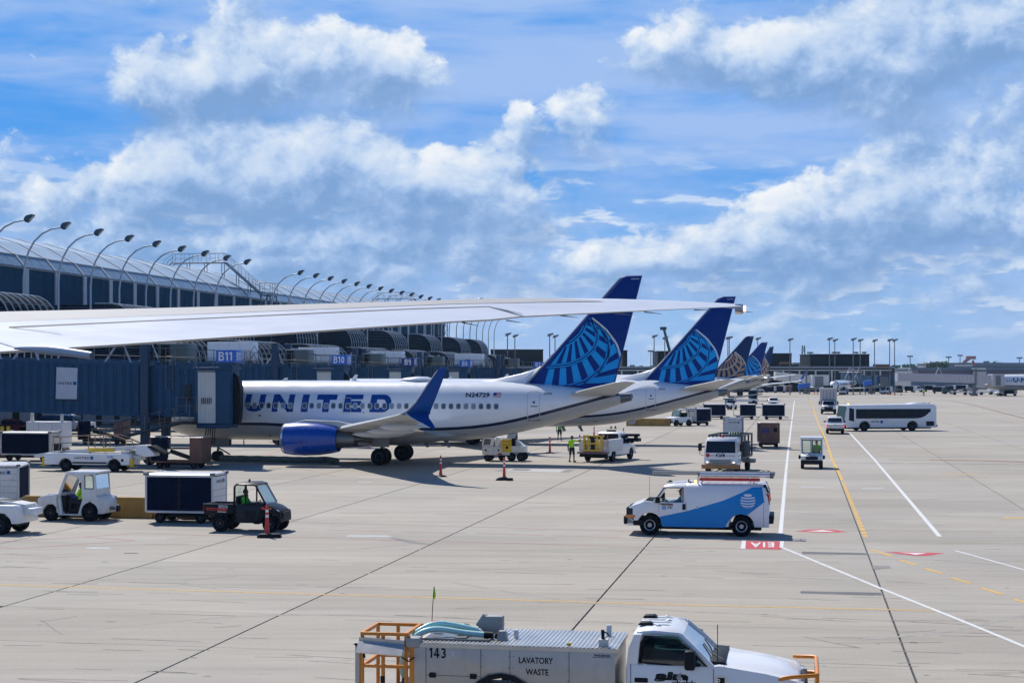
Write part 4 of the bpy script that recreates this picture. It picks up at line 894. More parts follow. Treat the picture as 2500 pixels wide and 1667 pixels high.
    if reg:
        polys, tw = text_polys(reg, .03); k = 1.60/tw; lt = MB(); lt.sheet([[(22.05+a*k, 4.50+b*.29) for a, b in p] for p in polys], lambda a, b: (a, fy(a, b, .012), b), 0, br); lt.build('registration', NAVY, body, smooth=0, recalc=False)
        fg = MB()
        for r in range(7): fg.sheet([[(23.9, 4.50+r*.042), (24.43, 4.50+r*.042), (24.43, 4.542+r*.042), (23.9, 4.542+r*.042)]], lambda a, b: (a, fy(a, b, .012), b), 0 if r % 2 == 0 else 1)
        fg.sheet([[(23.9, 4.63), (24.12, 4.63), (24.12, 4.794), (23.9, 4.794)]], lambda a, b: (a, fy(a, b, .018), b), 2, br); fg.build('flag', [REDL, FUSE, UBLUE], body, smooth=0, recalc=False)
    if small:
        polys, tw = text_polys(small, .02); k = .52/tw; lt = MB(); lt.sheet([[(27.25+a*k, 4.66+b*.13) for a, b in p] for p in polys], lambda a, b: (a, fy(a, b, .012), b), 0, br); lt.build('fleet_number', STEEL, body, smooth=0, recalc=False)
    MB().loft([[(x, w*math.cos(2*math.pi*i/12), 5.55+h_*max(0, math.sin(2*math.pi*i/12))) for i in range(12)] for x, w, h_ in ((16.9, .05, .02), (17.4, .38, .20), (18.3, .52, .30), (19.0, .5, .28), (19.9, .05, .02))]).build('antenna_radome', FUSE, body, smooth=60)
    for x, hh in ((13.6, .42), (8.6, .20), (24.6, .0)):
        if hh: MB().prism([(x, 5.5), (x+.40, 5.5), (x+.52, 5.55+hh), (x+.32, 5.55+hh)], 'y', -.03, .03).build('blade_antenna', WHITE, body)
    for x in (18.6, 20.1, 9.6): MB().prism([(x, 1.55), (x+.35, 1.55), (x+.55, 1.08), (x+.36, 1.06)], 'y', -.03, .03).build('belly_antenna', STEEL, body)
    MB().prism([(24.6, 2.0), (25.2, 2.12), (25.0, 1.72), (24.5, 1.72)], 'y', -.08, .08).build('tail_skid', WINGGR, body)
    MB().bx(28.7, 28.85, -.9, -.90, 4.15, 4.5).build('stabiliser_seal', STEEL, body)
    return T
NAVYF = mat('fin_navy', (.002, .026, .12), .5, var=.1, spec=.2)
def thing_part(name, parent):
    o = bpy.data.objects.new(name, None); o.empty_display_size = .2; COL.objects.link(o); o.parent = parent; return o
def wheel_part(parent, x, y, r, w):              # gear wheel: tyre and hub in one mesh so the tree stays three deep
    key = ('gw', r)
    if key not in WM:
        t = MB().lathe([(-w/2*.8, r*.52), (-w/2, r*.62), (-w/2, r*.86), (-w/2*.7, r), (w/2*.7, r), (w/2, r*.86), (w/2, r*.62), (w/2*.8, r*.52)], (0, 0, 0), 'y', 22)
        for s in (-1, 1): t.lathe([(s*w*.38, r*.53), (s*w*.42, r*.40), (s*w*.30, r*.3), (s*w*.36, r*.12), (s*w*.40, .001)], (0, 0, 0), 'y', 18, 1, caps=False)
        WM[key] = t.mesh('wheel', [TYRE, DRIM])
    return link('wheel', WM[key], parent, (x, y, r))
PRZ = -R(11.2)
def park(T, x, y, rz=PRZ): T.location = (x-16.6*math.cos(rz), y-16.6*math.sin(rz), 0); T.rotation_euler = (0, 0, rz)
G_AIR = 'airliners parked along the concourse'
P1 = make_airliner('nearest airliner, white with wide blue capitals, blue engine and split blue winglet', 'N24729', '0729', group=G_AIR); park(P1, -8.1, 108.6)
P2 = make_airliner('second airliner from the camera, its white tail right behind the nearest one', None, '0505', big=False, group=G_AIR, long=True); park(P2, 2.15, 137.8)
P3 = make_airliner('airliner with a navy tail and gold globe, just beyond the two blue tails', style='gold', big=False, group=G_AIR); park(P3, 26.2, 286.5)
P4 = dup(P2, label='farther blue-tailed airliner, half hidden by the gold globe tail'); park(P4, 38.0, 345)
P5 = dup(P3, label='farthest airliner of the row, nose away, one winglet tip showing past the others'); P5.location = (48.3, 426.8, 0); P5.rotation_euler = (0, 0, -R(60))
def make_wide_wing():
    """Outboard wing of the airliner the photograph was taken from, reached through its measured outline and a gently rising wing plane."""
    T = thing('aircraft_wing', 'long white wing of the airliner the picture is taken from, reaching in from the left', 'aircraft wing', (0, 0, 0))
    a, b = -.0335, .1253; c = .205-a*-5.13-b*16
    def wp(px, py): r = (px-1250)/FPX; e = (HZ-py)/FPX; d = c/(e-a*r-b); return Vector((r*d, d, CAM_H+e*d))
    def seg(tab, x): return lerp(tab, x)[0]
    LE = [(-700, 782), (0, 763), (350, 755), (700, 745.5), (1000, 736), (1169, 730), (1329, 727.5), (1488, 729), (1650, 734), (1790, 741), (1811, 744)]
    TE = [(-700, 900), (0, 858), (30, 856), (193, 846.7), (700, 812.5), (1100, 784.5), (1200, 779.5), (1270, 772), (1500, 761), (1695, 752.5), (1790, 748.5), (1811, 748)]
    cols = [-700, -350, 0, 120, 260, 420, 560, 700, 850, 1000, 1100, 1200, 1270, 1400, 1500, 1600, 1695, 1760, 1795, 1811]
    rings = []
    for x in cols:
        l, t = wp(x, seg(LE, x)), wp(x, seg(TE, x)); ch = (l-t).length; th = max(.05, ch*.072); d = l-t; up = Vector((0, 0, 1))
        ring = [t+up*0]
        for f, h in ((.1, .0), (.3, .003), (.5, .005), (.7, .005), (.88, .003), (1.0, 0)): ring.append(t+d*f+up*h*ch)
        for f, h in ((1.03, -.30), (1.0, -.62), (.85, -.85), (.6, -.60), (.3, -.22), (.02, -.11 if x < 1780 else -.8)): ring.append(t+d*f+up*h*th)
        rings.append(ring)
    w = MB().loft(rings).build('wing_skin', WINGW, T, smooth=50)
    def strip(name, up_, lo_, m, h=.004, n=24, x0=None, x1=None):
        mb = MB(); xs = [x0+(x1-x0)*i/n for i in range(n+1)]; A = [wp(x, seg(up_, x))+Vector((0, 0, h)) for x in xs]; B = [wp(x, seg(lo_, x))+Vector((0, 0, h)) for x in xs]
        mb.add(A+B, [(i, i+1, n+2+i, n+1+i) for i in range(n)]); return mb.build(name, m, T, smooth=0)
    strip('walkway_panel', [(-700, 786), (0, 765), (350, 757), (700, 747.6), (1000, 738.4), (1169, 732.6), (1329, 731), (1400, 733.5), (1472, 738.2)], [(-700, 824), (0, 790), (700, 762), (1100, 745.6), (1300, 741.5), (1472, 738.8)], PANELG, .022, 30, -700, 1472)
    gap = STEEL
    strip('aileron_gap', [(20, 802.2), (360, 786.8), (700, 771), (1000, 757), (1195, 751.2)], [(20, 805.4), (360, 788.6), (700, 772.6), (1000, 758.4), (1195, 752.4)], mat('gap_shadow', (.16, .15, .145), .8), .024, 20, 22, 1195)
    strip('aileron_gap', [(1193, 751.5), (1235, 759.5), (1275, 770)], [(1193, 753), (1235, 762.5), (1275, 772)], STEEL, .024, 6, 1194, 1275)
    strip('panel_seam', [(27, 804.5), (110, 813.4), (150, 819)], [(27, 805.3), (110, 814.2), (150, 819.8)], mat('seam_grey', (.30, .29, .28), .8), .024, 4, 28, 150)
    strip('flap_gap', [(-60, 828), (0, 837), (30, 845), (54, 852.4)], [(-60, 830), (0, 839), (30, 847), (54, 853.6)], STEEL, .024, 6, -60, 54)
    # canoe-shaped flap fairing under the trailing edge
    f0, f1 = pt(36, 850, 15.6), pt(224, 868, 15.2); d = (f1-f0); rr = [(0, .012), (.2, .030), (.45, .044), (.62, .044), (.75, .040), (.9, .038), (1.0, .036)]
    fm = MB().tube([f0+d*t+Vector((0, 0, .012*math.sin(t*3.14))) for t, _ in rr], [r for _, r in rr], 14); fm.build('flap_fairing', WINGW, T, smooth=60)
    MB().tube([f0+d*.985, f0+d*1.003], [.032, .032], 14).build('fairing_end', STEEL, T)
    for x0, y0, x1, y1 in ((1236, 776.5, 1271, 781.6), (1128, 781.5, 1168, 789.5), (1368, 765, 1412, 770.6), (1500, 760, 1545, 764), (1573, 756.6, 1616, 761.8), (1695, 751.5, 1735, 752.5), (1801, 755, 1838, 757.5)):
        MB().cyl(wp(x0, y0)-Vector((0, 0, .03)), wp(x0, y0)-Vector((0, 0, .03))+(pt(x1, y1, wp(x0, y0).y-.1)-pt(x0, y0, wp(x0, y0).y)), .010, .003, 5).build('static_wick', STEEL, T)
    tip = wp(1811, 746); hs = MB()
    hs.tube([tip+Vector((-.10, .02, -.055)), tip+Vector((.0, .0, -.055)), tip+Vector((.035, -.01, -.055))], [.085, .082, .055], 12); hs.build('wingtip_lamp_housing', ALU, T)
    for dz in (-.028, -.082): MB().ball(tip+Vector((.034, -.045, dz)), .024, 0, 8, 5).build('position_lamp', NAVL, T)
    MB().ball(wp(1173, 731), (.06, .03, .025)).build('fuel_vent_cap', STEEL, T)
make_wide_wing()
# ---------------------------------------------------------------- jet bridges: x towards the apron (0 under the gate sign), y along the concourse, z up
PANELW = .60
pn = MB(); pn.prism([(0, 0), (.06, -.07), (.40, -.07), (.46, 0), (.60, 0), (.60, .02), (0, .02)], 'z', 0, 1)
def panel_mesh(h): return MB().prism([(.01, 0), (.07, -.07), (.40, -.07), (.46, 0), (.59, 0), (.59, .03), (.01, .03)], 'z', 0, h).mesh('wall_panel', BRIDGE, smooth=0)
PM1, PM2 = panel_mesh(3.15), panel_mesh(2.95)
def jet_bridge(label, code, loc, signmat=SIGNB, panels=False, banner=True, unit=True, stairs=True, x0=-40.0):
    T = thing('jet_bridge', label, 'jet bridge', loc, -UA, 'jet bridges at the gates')
    zr = lambda x: 6.92-.028*(x+15.5)            # roof line slopes down towards the aircraft
    def tunnel(a, b, dz, hw, h, name):
        mb = MB(); mb.loft([[(x, -hw, zr(x)-dz-h), (x, hw, zr(x)-dz-h), (x, hw, zr(x)-dz), (x, -hw, zr(x)-dz)] for x in (a, b)])
        for s in (-1, 1):
            for z in (0, h): mb.loft([[(x, s*(hw+.10), zr(x)-dz-z-.10), (x, s*(hw-.05), zr(x)-dz-z-.10), (x, s*(hw-.05), zr(x)-dz-z+.10), (x, s*(hw+.10), zr(x)-dz-z+.10)] for x in (a, b)])
        return mb.build(name, BRIDGE, T, smooth=0)
    t1 = tunnel(x0, -6.1, 0, 1.55, 3.35, 'tunnel'); t2 = tunnel(-6.3, -2.2, .12, 1.40, 3.15, 'tunnel')
    if panels:
        k = 0; x = -21.6
        while x < -6.5:
            link('wall_panel', PM1, t1, (x, -1.56, zr(x)-3.25)); x += PANELW
        x = -5.0
        while x < -2.8: link('wall_panel', PM2, t2, (x, -1.41, zr(x)-.12-3.05)); x += PANELW
    else:
        rb = MB(); x = x0
        while x < -6.5: rb.prism([(x+.01, -1.56), (x+.07, -1.63), (x+.40, -1.63), (x+.46, -1.56)], 'z', zr(x)-3.25, zr(x)-.12); x += .6
        rb.build('wall_panel', BRIDGE, t1, smooth=0)
    # lift columns and wheel bogie
    cb = MB()
    for y in (-1.75, 1.75): cb.bx(-5.95, -5.40, y-.22, y+.22, .9, 8.6)
    cb.bx(-6.0, -5.35, -1.95, 1.95, 2.75, 3.2); cb.bx(-5.9, -5.45, -1.5, 1.5, .7, 1.1); cb.build('lift_column', BRIDGED, T, bevel=.03)
    for y in (-.9, .9): wheel(T, -5.7, y, .5, .36, 0, DRIM)
    # cab with roll-up door, flat side and accordion canopy
    cab = MB().bx(-2.25, .10, -1.75, .3, zr(-1)-3.75, zr(-1)-.15).bx(-2.35, .20, -1.85, .4, zr(-1)-.2, zr(-1)-.05).bx(-2.2, .05, -1.6, .2, zr(-1)-4.05, zr(-1)-3.75).build('cab', BRIDGE, T, bevel=.04)
    rd = MB()
    for i in range(13): rd.lathe([(0, .055), (3.35, .055)], (-1.96+i*.092, -1.78, zr(-1)-3.7), 'z', 6)
    rd.bx(-2.05, -.8, -1.86, -1.7, zr(-1)-.38, zr(-1)-.24, 1); rd.build('roll_up_door', [CREAM, STEEL], cab)
    sl = MB()
    for i in range(6): sl.bx(-1.75+i*.13, -1.70+i*.13, -1.86, -1.84, zr(-1)-2.45, zr(-1)-2.05)
    sl.build('door_slot', BLACK, cab, smooth=0)
    cn = MB(); rings = []
    for i in range(15):
        t = i/14; g = .05 if i % 2 else -.04; xa, xb, zb, zt = -2.6, .62-.32*t*4.2+g, zr(-1)-3.75+g*.5, zr(-1)-.35-.25*t+g*.5
        rings.append([(xa, -.95+t*4.2, zb), (xb-.1, -.95+t*4.2, zb), (xb, -.95+t*4.2, zb+.9), (xb, -.95+t*4.2, zt-.9), (xb-.12, -.95+t*4.2, zt-.35), (xb-.45, -.95+t*4.2, zt-.06), (xb-.8, -.95+t*4.2, zt), (xa, -.95+t*4.2, zt)])
    cn.loft(rings); cn.build('accordion_canopy', BLACK, T, smooth=0)
    wdw = MB().bx(-3.05, -2.6, -1.50, -1.42, zr(-3)-2.35, zr(-3)-1.25).build('cab_window', GLASSD, t2, smooth=0)
    # sign box on a bracket, lettering on both visible faces
    zs = zr(0)+.28; sg = MB().bx(-.70, .62, -1.95, -.55, zs, zs+.82).build('gate_sign', signmat, T, bevel=.02); MB().prism([(-.25, zs-.55), (.25, zs-.55), (.55, zs-.02), (-.55, zs-.02)], 'y', -1.75, -.75).bx(-.15, .15, -1.4, -1.1, zr(0)-1.2, zs-.5).build('sign_bracket', BRIDGE, sg)
    lettering(sg, code, WHITE, (-.52 if len(code) == 3 else -.36, -1.958, zs+.13), (1, 0, 0), (0, 0, 1), .56, .92 if len(code) == 3 else .66, wide=True); lettering(sg, code, WHITE, (.628, -1.70, zs+.16), (0, 1, 0), (0, 0, 1), .50, .86 if len(code) == 3 else .62, wide=True)
    # roof plant and rails
    rl = MB(); zr1 = zr(-1.5)-.05
    rail(rl, [(-5.2, -1.5, zr(-5)), (-2.2, -1.5, zr(-2)), (-2.2, -1.75, zr1), (.35, -1.75, zr1), (.35, 1.7, zr1)], 1.1, 1.3, .028); rail(rl, [(-10.5, -1.4, zr(-10)), (-6.2, -1.4, zr(-6))], 1.1, 1.2, .028); rl.build('guard_rail', STEEL, T)
    ld = MB()
    for dx in (0, .45): ld.cyl((-4.3+dx, -1.62, zr(-4)-1.6), (-4.3+dx, -1.62, zr(-4)+1.2), .025, n=5)
    for i in range(9): ld.cyl((-4.3, -1.62, zr(-4)-1.5+i*.3), (-3.85, -1.62, zr(-4)-1.5+i*.3), .02, n=4)
    ld.build('roof_ladder', STEEL, T)
    a = MB().bx(-5.15, -3.1, -.9, .9, zr(-4)+.30, zr(-4)+1.45).bx(-5.1, -4.9, -.8, -.6, zr(-4), zr(-4)+.3).bx(-3.4, -3.2, -.8, -.6, zr(-4), zr(-4)+.3).build('air_conditioner', mat('plant_grey_green', (.10, .14, .14), .5, .2, var=.2), T, bevel=.03)
    MB().bx(-4.92, -4.35, -.93, -.88, zr(-4)+.42, zr(-4)+1.34).build('intake_grille', BLACK, a, smooth=0); MB().lathe([(0, .28), (.12, .28)], (-4.6, 0, zr(-4)+1.45), 'z', 12).build('fan_cap', CREAM, a)
    if unit:
        u = MB().bx(-12.3, -8.3, -.2, 1.5, zr(-10)+.35, zr(-10)+1.95).build('air_unit', WHITE, T, bevel=.04)
        ub = MB()
        for i in range(1, 4): ub.bx(-12.3+i*.98, -12.29+i*.98, -.212, -.2, zr(-10)+.38, zr(-10)+1.9)
        ub.build('unit_seam', STEEL, u, smooth=0); lettering(u, 'Twist Aero', NAVY, (-10.8, -.215, zr(-10)+1.12), (1, 0, 0), (0, 0, 1), .13)
        lg = MB()
        for x in (-12.6, -8.0): lg.tube([(x-.5, -.9, zr(x)), (x, -.4, zr(x)+1.0), (x+.5, -.9, zr(x))], .06, 6)
        lg.bx(-12.4, -8.2, -.3, 1.5, zr(-10)+.12, zr(-10)+.36); lg.build('unit_frame', STEEL, T)
    for x in (-14.5, -17.2, -7.9): MB().tube([(x-.9, -1.2, zr(x)), (x, -.6, zr(x)+1.7), (x+1.0, -1.2, zr(x))], .075, 6).build('roof_strut', LILAC, T)
    if banner:
        bx0 = -12.05; zt = zr(-11)-.32; bn = MB().add([(bx0, -1.66, zt-2.15), (bx0+1.50, -1.66, zt-2.17), (bx0+1.56, -1.66, zt-.05), (bx0+.06, -1.66, zt)], [(0, 1, 2, 3)]).add([(bx0-.01, -1.67, zt-2.25), (bx0+1.5, -1.67, zt-2.27), (bx0+1.5, -1.67, zt-2.13), (bx0-.01, -1.67, zt-2.11)], [(0, 1, 2, 3)], 1).build('banner', [BANNER, NAVY], T, smooth=0, recalc=False)
        lettering(bn, 'UNITED', NAVY, (bx0+.14, -1.668, zt-1.15), (1, 0, -.012), (0, 0, 1), .16, 1.02, wide=True); globe_mark(bn, (bx0+1.24, -1.668, zt-1.19), (1, 0, 0), (0, 0, 1), .23)
    if stairs:
        ss = MB(); A, B = Vector((-8.6, -2.3, 1.55)), Vector((-2.4, -2.3, zr(-2)-3.55)); 
        for dy in (0, .9): ss.tube([A+Vector((0, dy, 0)), B+Vector((0, dy, 0))], .09, 4); rail(ss, [A+Vector((0, dy, .05)), B+Vector((0, dy, .05))], 1.0, 1.1, .028)
        for i in range(18): p = A.lerp(B, i/17); ss.bx(p.x-.12, p.x+.12, p.y, p.y+.9, p.z, p.z+.03)
        rail(ss, [B+Vector((-.9, 0, .5)), B+Vector((.5, 0, .5))], 1.0, .7, .025); ss.bx(-3.3, -2.1, -2.4, -1.4, zr(-2)-3.6, zr(-2)-3.5)
        for x, z in ((-8.4, 1.6), (-5.5, 2.3)): ss.cyl((x, -1.9, 0), (x, -1.9, z), .05, n=5)
        ss.build('service_stair', STEEL, T, smooth=0)
        hs = MB()
        for k in range(5): hs.tube([(-1.6+k*.14, -1.2, zr(-1)-3.9), (-1.7+k*.16, -1.3, zr(-1)-4.6-.1*k), (-1.5+k*.1, -1.1, zr(-1)-5.1)], .035, 6)
        hs.build('cable_bundle', BLACK, T)
    return T
jet_bridge('nearest jet bridge, corrugated blue with sign B11 and a white banner', 'B11', uv(-36.75, 101.2), panels=True, unit=False)
jet_bridge('jet bridge with sign B10, showing above the nearest airliner', 'B10', uv(-37.7, 130.6))
jet_bridge('jet bridge with the dark blue B9 sign behind the airliner', 'B9', uv(-39.3, 160.8), signmat=mat('sign_dark_blue', (.008, .03, .22), .4))
jet_bridge('jet bridge with sign B8, left of the first blue tail', 'B8', uv(-39.7, 191))
jet_bridge('jet bridge with the small sign B7, just left of the first tail', 'B7', uv(-35.8, 222), banner=False)
# ---------------------------------------------------------------- vehicles in the foreground
def side_profile(top, zb, axles, ra, wr):        # closed (x,z) outline: along the sill with wheel arches, then back over the top points (front to rear)
    xr, xf = top[-1][0], top[0][0]; P = [(xr, zb)]
    for ax in sorted(axles):
        a0 = math.degrees(math.asin(max(-1, min(1, (zb-wr)/ra))))
        for i in range(13):
            a = 180-a0-(180-2*a0)*i/12; P.append((ax+ra*math.cos(R(a)), wr+ra*math.sin(R(a))))
    return P+[(xf, zb)]+list(top)
def levels(mb, L_, m=0):                         # body shell from stacked outlines: (z, x rear, x front, half width, corner)
    rings = []
    for z, a, b, w, c in L_: rings.append([(a+c, -w, z), (b-c, -w, z), (b, -w+c, z), (b, w-c, z), (b-c, w, z), (a+c, w, z), (a, w-c, z), (a, -w+c, z)])
    return mb.loft(rings, m)
def seam(mb, pts, y, w=.012, m=0):
    for q in stroke(pts, w): mb.add([(a, y, b) for a, b in q], [(0, 1, 2, 3)], m)
# --- the white and blue van
def utility_van():
    T = thing('utility_van', 'white van with a wide blue side stripe, carrying ladders on its roof', 'van', gp(1700, 1308)+U*.98, HEAD_L)
    top = [(2.62, .70), (2.60, .98), (2.45, 1.10), (2.05, 1.24), (1.95, 1.30), (1.56, 1.25), (.42, 1.25), (-2.70, 1.25)]
    lo = MB().prism(side_profile(top, .36, (1.75, -1.68), .47, .38), 'y', -1.0, 1.0).build('body', WHITE, T, bevel=.035)
    up = MB(); LV_ = [(1.24, -2.70, .42, 1.0, .06), (1.50, -2.68, .42, .965, .06), (1.82, -2.63, .42, .89, .08), (1.93, -2.57, .42, .80, .12), (1.985, -2.5, .42, .62, .15)]
    levels(up, LV_); up.build('cargo_body', WHITE, T, smooth=50)
    def yw(z): return lerp([(1.24, 1.0), (1.5, .965), (1.82, .89), (1.93, .80)], z)[0] if z > 1.24 else 1.0
    rf = MB(); rf.loft([[(x, -w, z0), (x, -w+.06, z0+.09), (x, -w*.55, z1), (x, w*.55, z1), (x, w-.06, z0+.09), (x, w, z0)] for x, w, z0, z1 in ((.40, .885, 1.80, 1.985), (.8, .87, 1.80, 1.97), (1.12, .83, 1.78, 1.92), (1.24, .80, 1.75, 1.83))]); rf.build('cab_roof', WHITE, T, smooth=50)
    for s in (-1, 1):
        pl = MB().tube([(1.62, s*.985, 1.22), (1.40, s*.94, 1.52), (1.20, s*.86, 1.80)], [.05, .045, .05], 6).prism([(.36, 1.22), (.56, 1.22), (.54, 1.85), (.36, 1.85)], 'y', s*.90-.03, s*.90+.03); pl.build('window_pillar', WHITE, T)
    MB().add([(1.98, -.88, 1.28), (1.98, .88, 1.28), (1.22, .76, 1.82), (1.22, -.76, 1.82)], [(0, 1, 2, 3)]).build('windscreen', SCREEN, T, smooth=0)
    fr = MB()
    seam(fr, [(1.55, 1.28), (.50, 1.28), (.50, 1.80), (1.20, 1.80), (1.58, 1.28)], .985, .035); fr.build('window_seal', BLACK, T, smooth=0)
    MB().bx(.5, 1.9, -.9, .9, .95, 1.2).bx(1.55, 1.95, -.85, .85, 1.15, 1.30).build('dashboard', BLACK, T)
    MB().bx(.42, .50, -.8, .8, .9, 1.75).bx(.5, .98, .22, .72, .75, .95).bx(.46, .60, .22, .72, .9, 1.6).build('seat', DARKC, T, bevel=.04)
    sw = MB(); sw.tube([(1.28+.07*math.sin(a), .45+.17*math.cos(a), 1.27+.16*math.sin(a)) for a in [i*2*math.pi/14 for i in range(15)]], .018, 5); sw.build('steering_wheel', BLACK, T)
    # blue livery
    def cx(p): return (2.74-(p[0]/5.88+1500-1525.5)/64.6, 6.15-(222+p[1]/5.88)*60.0/3900)
    St = [[(668, 775), (1050, 690), (1050, 918), (705, 915)], [(1050, 690), (1560, 535), (1560, 918), (1050, 918)], [(1560, 535), (1700, 475), (1700, 762), (1650, 820), (1625, 860), (1590, 918), (1560, 918)], [(1700, 475), (1840, 410), (1905, 738), (1820, 720), (1750, 735), (1700, 762)], [(1840, 410), (1975, 340), (2115, 335), (2150, 545), (1905, 738)]]
    mb = MB()
    mb.sheet([[cx(p) for p in q] for q in St], lambda x, z: (x, yw(z)+.006, z), 0, [1.24, 1.35, 1.5, 1.6, 1.7, 1.82]); mb.build('side_stripe', ATTB, T, smooth=0, recalc=False)
    gl = MB(); g0 = (1918, 533); Q = []
    Q.append([(g0[0]+60*math.cos(a), 452+19*math.sin(a)) for a in [i*math.pi/6 for i in range(12)]])
    for yy, rx, wd, sg in ((492, 96, 24, 10), (527, 104, 22, 16), (562, 103, 19, 20), (592, 94, 14, 22), (616, 74, 9, 18)):
        for q in stroke([(g0[0]+rx*t, yy+sg*(1-t*t)-8) for t in [-1+.2*i for i in range(11)]], wd*.8): Q.append(q)
    gl.sheet([[cx(p) for p in q] for q in Q], lambda x, z: (x, yw(z)+.012, z), 0, [1.24, 1.5]); gl.build('globe_emblem', WHITE, T, smooth=0, recalc=False)
    sm = MB(); Q = [[(730+25*math.cos(a), 620+7*math.sin(a)) for a in [i*math.pi/6 for i in range(12)]]]
    for yy, rx, sg in ((636, 31, 4), (650, 33, 6), (663, 28, 7)): Q += stroke([(730+rx*t, yy+sg*(1-t*t)-3) for t in [-1+.25*i for i in range(9)]], 9)
    sm.sheet([[cx(p) for p in q] for q in Q], lambda x, z: (x, 1.008, z), 0); sm.build('door_emblem', ATTB, T, smooth=0, recalc=False)
    p0 = cx((775, 656)); lettering(T, 'AT&T', BLACK, (p0[0], 1.008, p0[1]), (-1, 0, 0), (0, 0, 1), .095, .21, bold=.02)
    sd = MB(); sd.bx(.365, .375, .998, 1.004, .37, 1.24); sd.bx(1.40, 1.41, .998, 1.004, .85, 1.24); seam(sd, [(-2.50, .4), (-2.50, 1.24)], 1.004); sd.build('door_seam', STEEL, T, smooth=0)
    MB().bx(.40, .52, 1.0, 1.03, .98, 1.20).build('door_handle', BLACK, T, bevel=.01); MB().lathe([(0, .05), (.012, .05)], (-.03, 1.0, 1.09), 'y', 12).lathe([(.014, .022), (.016, .02)], (-.03, 1.0, 1.09), 'y', 8, 1).build('fuel_cap', [ALU, BLACK], T)
    MB().bx(2.30, 2.74, -1.0, 1.0, .40, .72).bx(1.95, 2.4, -1.01, 1.01, .36, .58).build('front_bumper', BLACK, T, bevel=.05); MB().bx(-2.86, -2.62, -.98, .98, .50, .80).build('rear_bumper', BLACK, T, bevel=.03)
    for s in (-1, 1):
        MB().bx(2.36, 2.64, s*.66-.345, s*.66+.345, .74, 1.04).build('headlamp', GLASSD, T, bevel=.04); MB().bx(2.30, 2.66, s*.68-.34, s*.68+.34, .66, .76).build('turn_signal', AMBL, T, bevel=.01)
        MB().prism([(-2.58, 1.20), (-2.73, 1.20), (-2.70, 1.62), (-2.59, 1.62)], 'y', s*.93-.05, s*.93+.02).build('tail_lamp', REDL, T); MB().prism([(-2.52, 1.66), (-2.70, 1.64), (-2.58, 1.95), (-2.48, 1.95)], 'y', s*.86-.06, s*.86+.02).build('rear_window_corner', BLACK, T)
        MB().bx(1.35, 1.52, s*1.02, s*1.24, 1.24, 1.46).cyl((1.45, s*.98, 1.28), (1.45, s*1.05, 1.30), .03).build('mirror', BLACK, T, bevel=.03)
    for ax in (1.75, -1.68):
        for s in (-1, 1): wheel(T, ax, s*.86, .385, .27, s, RIM, rr=.56)
    MB().bx(-2.4, 2.0, -.7, .7, .22, .40).build('underbody', BLACK, T); MB().bx(.55, 1.0, .1, .5, .26, .36).build('exhaust', STEEL, T)
    am = MB(); am.tube([(1.92, -.75, 1.3), (1.92, -.75, 2.1)], .006, 4); am.build('antenna', BLACK, T)
    MB().lathe([(0, .05), (.07, .05), (.10, .03)], (.05, .62, 1.965), 'z', 10).build('beacon', AMBER, T); MB().prism([(.95, 1.96), (1.2, 1.93), (1.05, 2.03)], 'y', -.06, .06).build('roof_antenna', BLACK, T)
    rk = MB()
    for x in (-.05, -2.0): rk.cyl((x, -.75, 1.9), (x, -.75, 2.22), .03).cyl((x, .75, 1.9), (x, .75, 2.22), .03).cyl((x, -.78, 2.22), (x, .78, 2.22), .03)
    rk.tube([(.30, .6, 2.10), (.32, .6, 2.02), (.20, .6, 1.98), (-.05, .6, 1.99)], .03, 6, 1); rk.build('roof_rack', [WHITE, BLACK], T)
    def ladder(name, lab, x0, x1, yc, z, m, w=.40, hh=.09):
        L_ = thing(name, lab, 'ladder', T.matrix_basis @ Vector((0, 0, 0)), HEAD_L)
        r = MB()
        for dy in (-w/2, w/2): r.bx(x0, x1, yc+dy-.02, yc+dy+.02, z, z+hh)
        r.build('side_rail', m, L_, bevel=.006); n = int((x1-x0)/.3); g = MB()
        for i in range(1, n+1): g.cyl((x0+i*.3-.1, yc-w/2, z+hh/2), (x0+i*.3-.1, yc+w/2, z+hh/2), .016, n=6)
        g.build('rung', ALU, L_)
    ladder('extension_ladder', 'long pale aluminium ladder overhanging the front of the van roof', -2.9, 1.72, .05, 2.24, mat('ladder_dull', (.38, .37, .33), .5, .3), .44, .13)
    ladder('extension_ladder', 'red fibreglass ladder lying lower on the van roof rack', -2.35, -.10, .62, 2.06, RED, .30, .10)
    ladder('extension_ladder', 'second red ladder under the conduit tube on the van roof', -2.2, -.25, .28, 2.06, RED, .24, .08)
    c = MB().cyl((-.10, .60, 2.28), (-2.72, .60, 2.28), .095, n=14).cyl((-2.72, .60, 2.28), (-2.86, .60, 2.28), .115, n=14, m=1).cyl((-.10, .6, 2.28), (-.04, .6, 2.28), .10, n=14, m=1).build('conduit_tube', [ALU, STEEL], None, T.location, HEAD_L); tag(c, 'silver conduit tube with capped ends lying along the van roof rack', 'tube')
    D = person('driver in a pale blue shirt and dark cap, arm out of the van window', T.matrix_basis @ Vector((.62, .48, .42)), HEAD_L, top=TEALC, legs=DARKC, seated=True, arms={1: ((.28, .52, .78), (.62, .62, .80)), -1: ((.36, -.22, .72), (.62, -.10, .92))}, cap=True, skin=mat('skin_light', (.24, .12, .08), .6), lean=-.05, h=1.70)
utility_van()

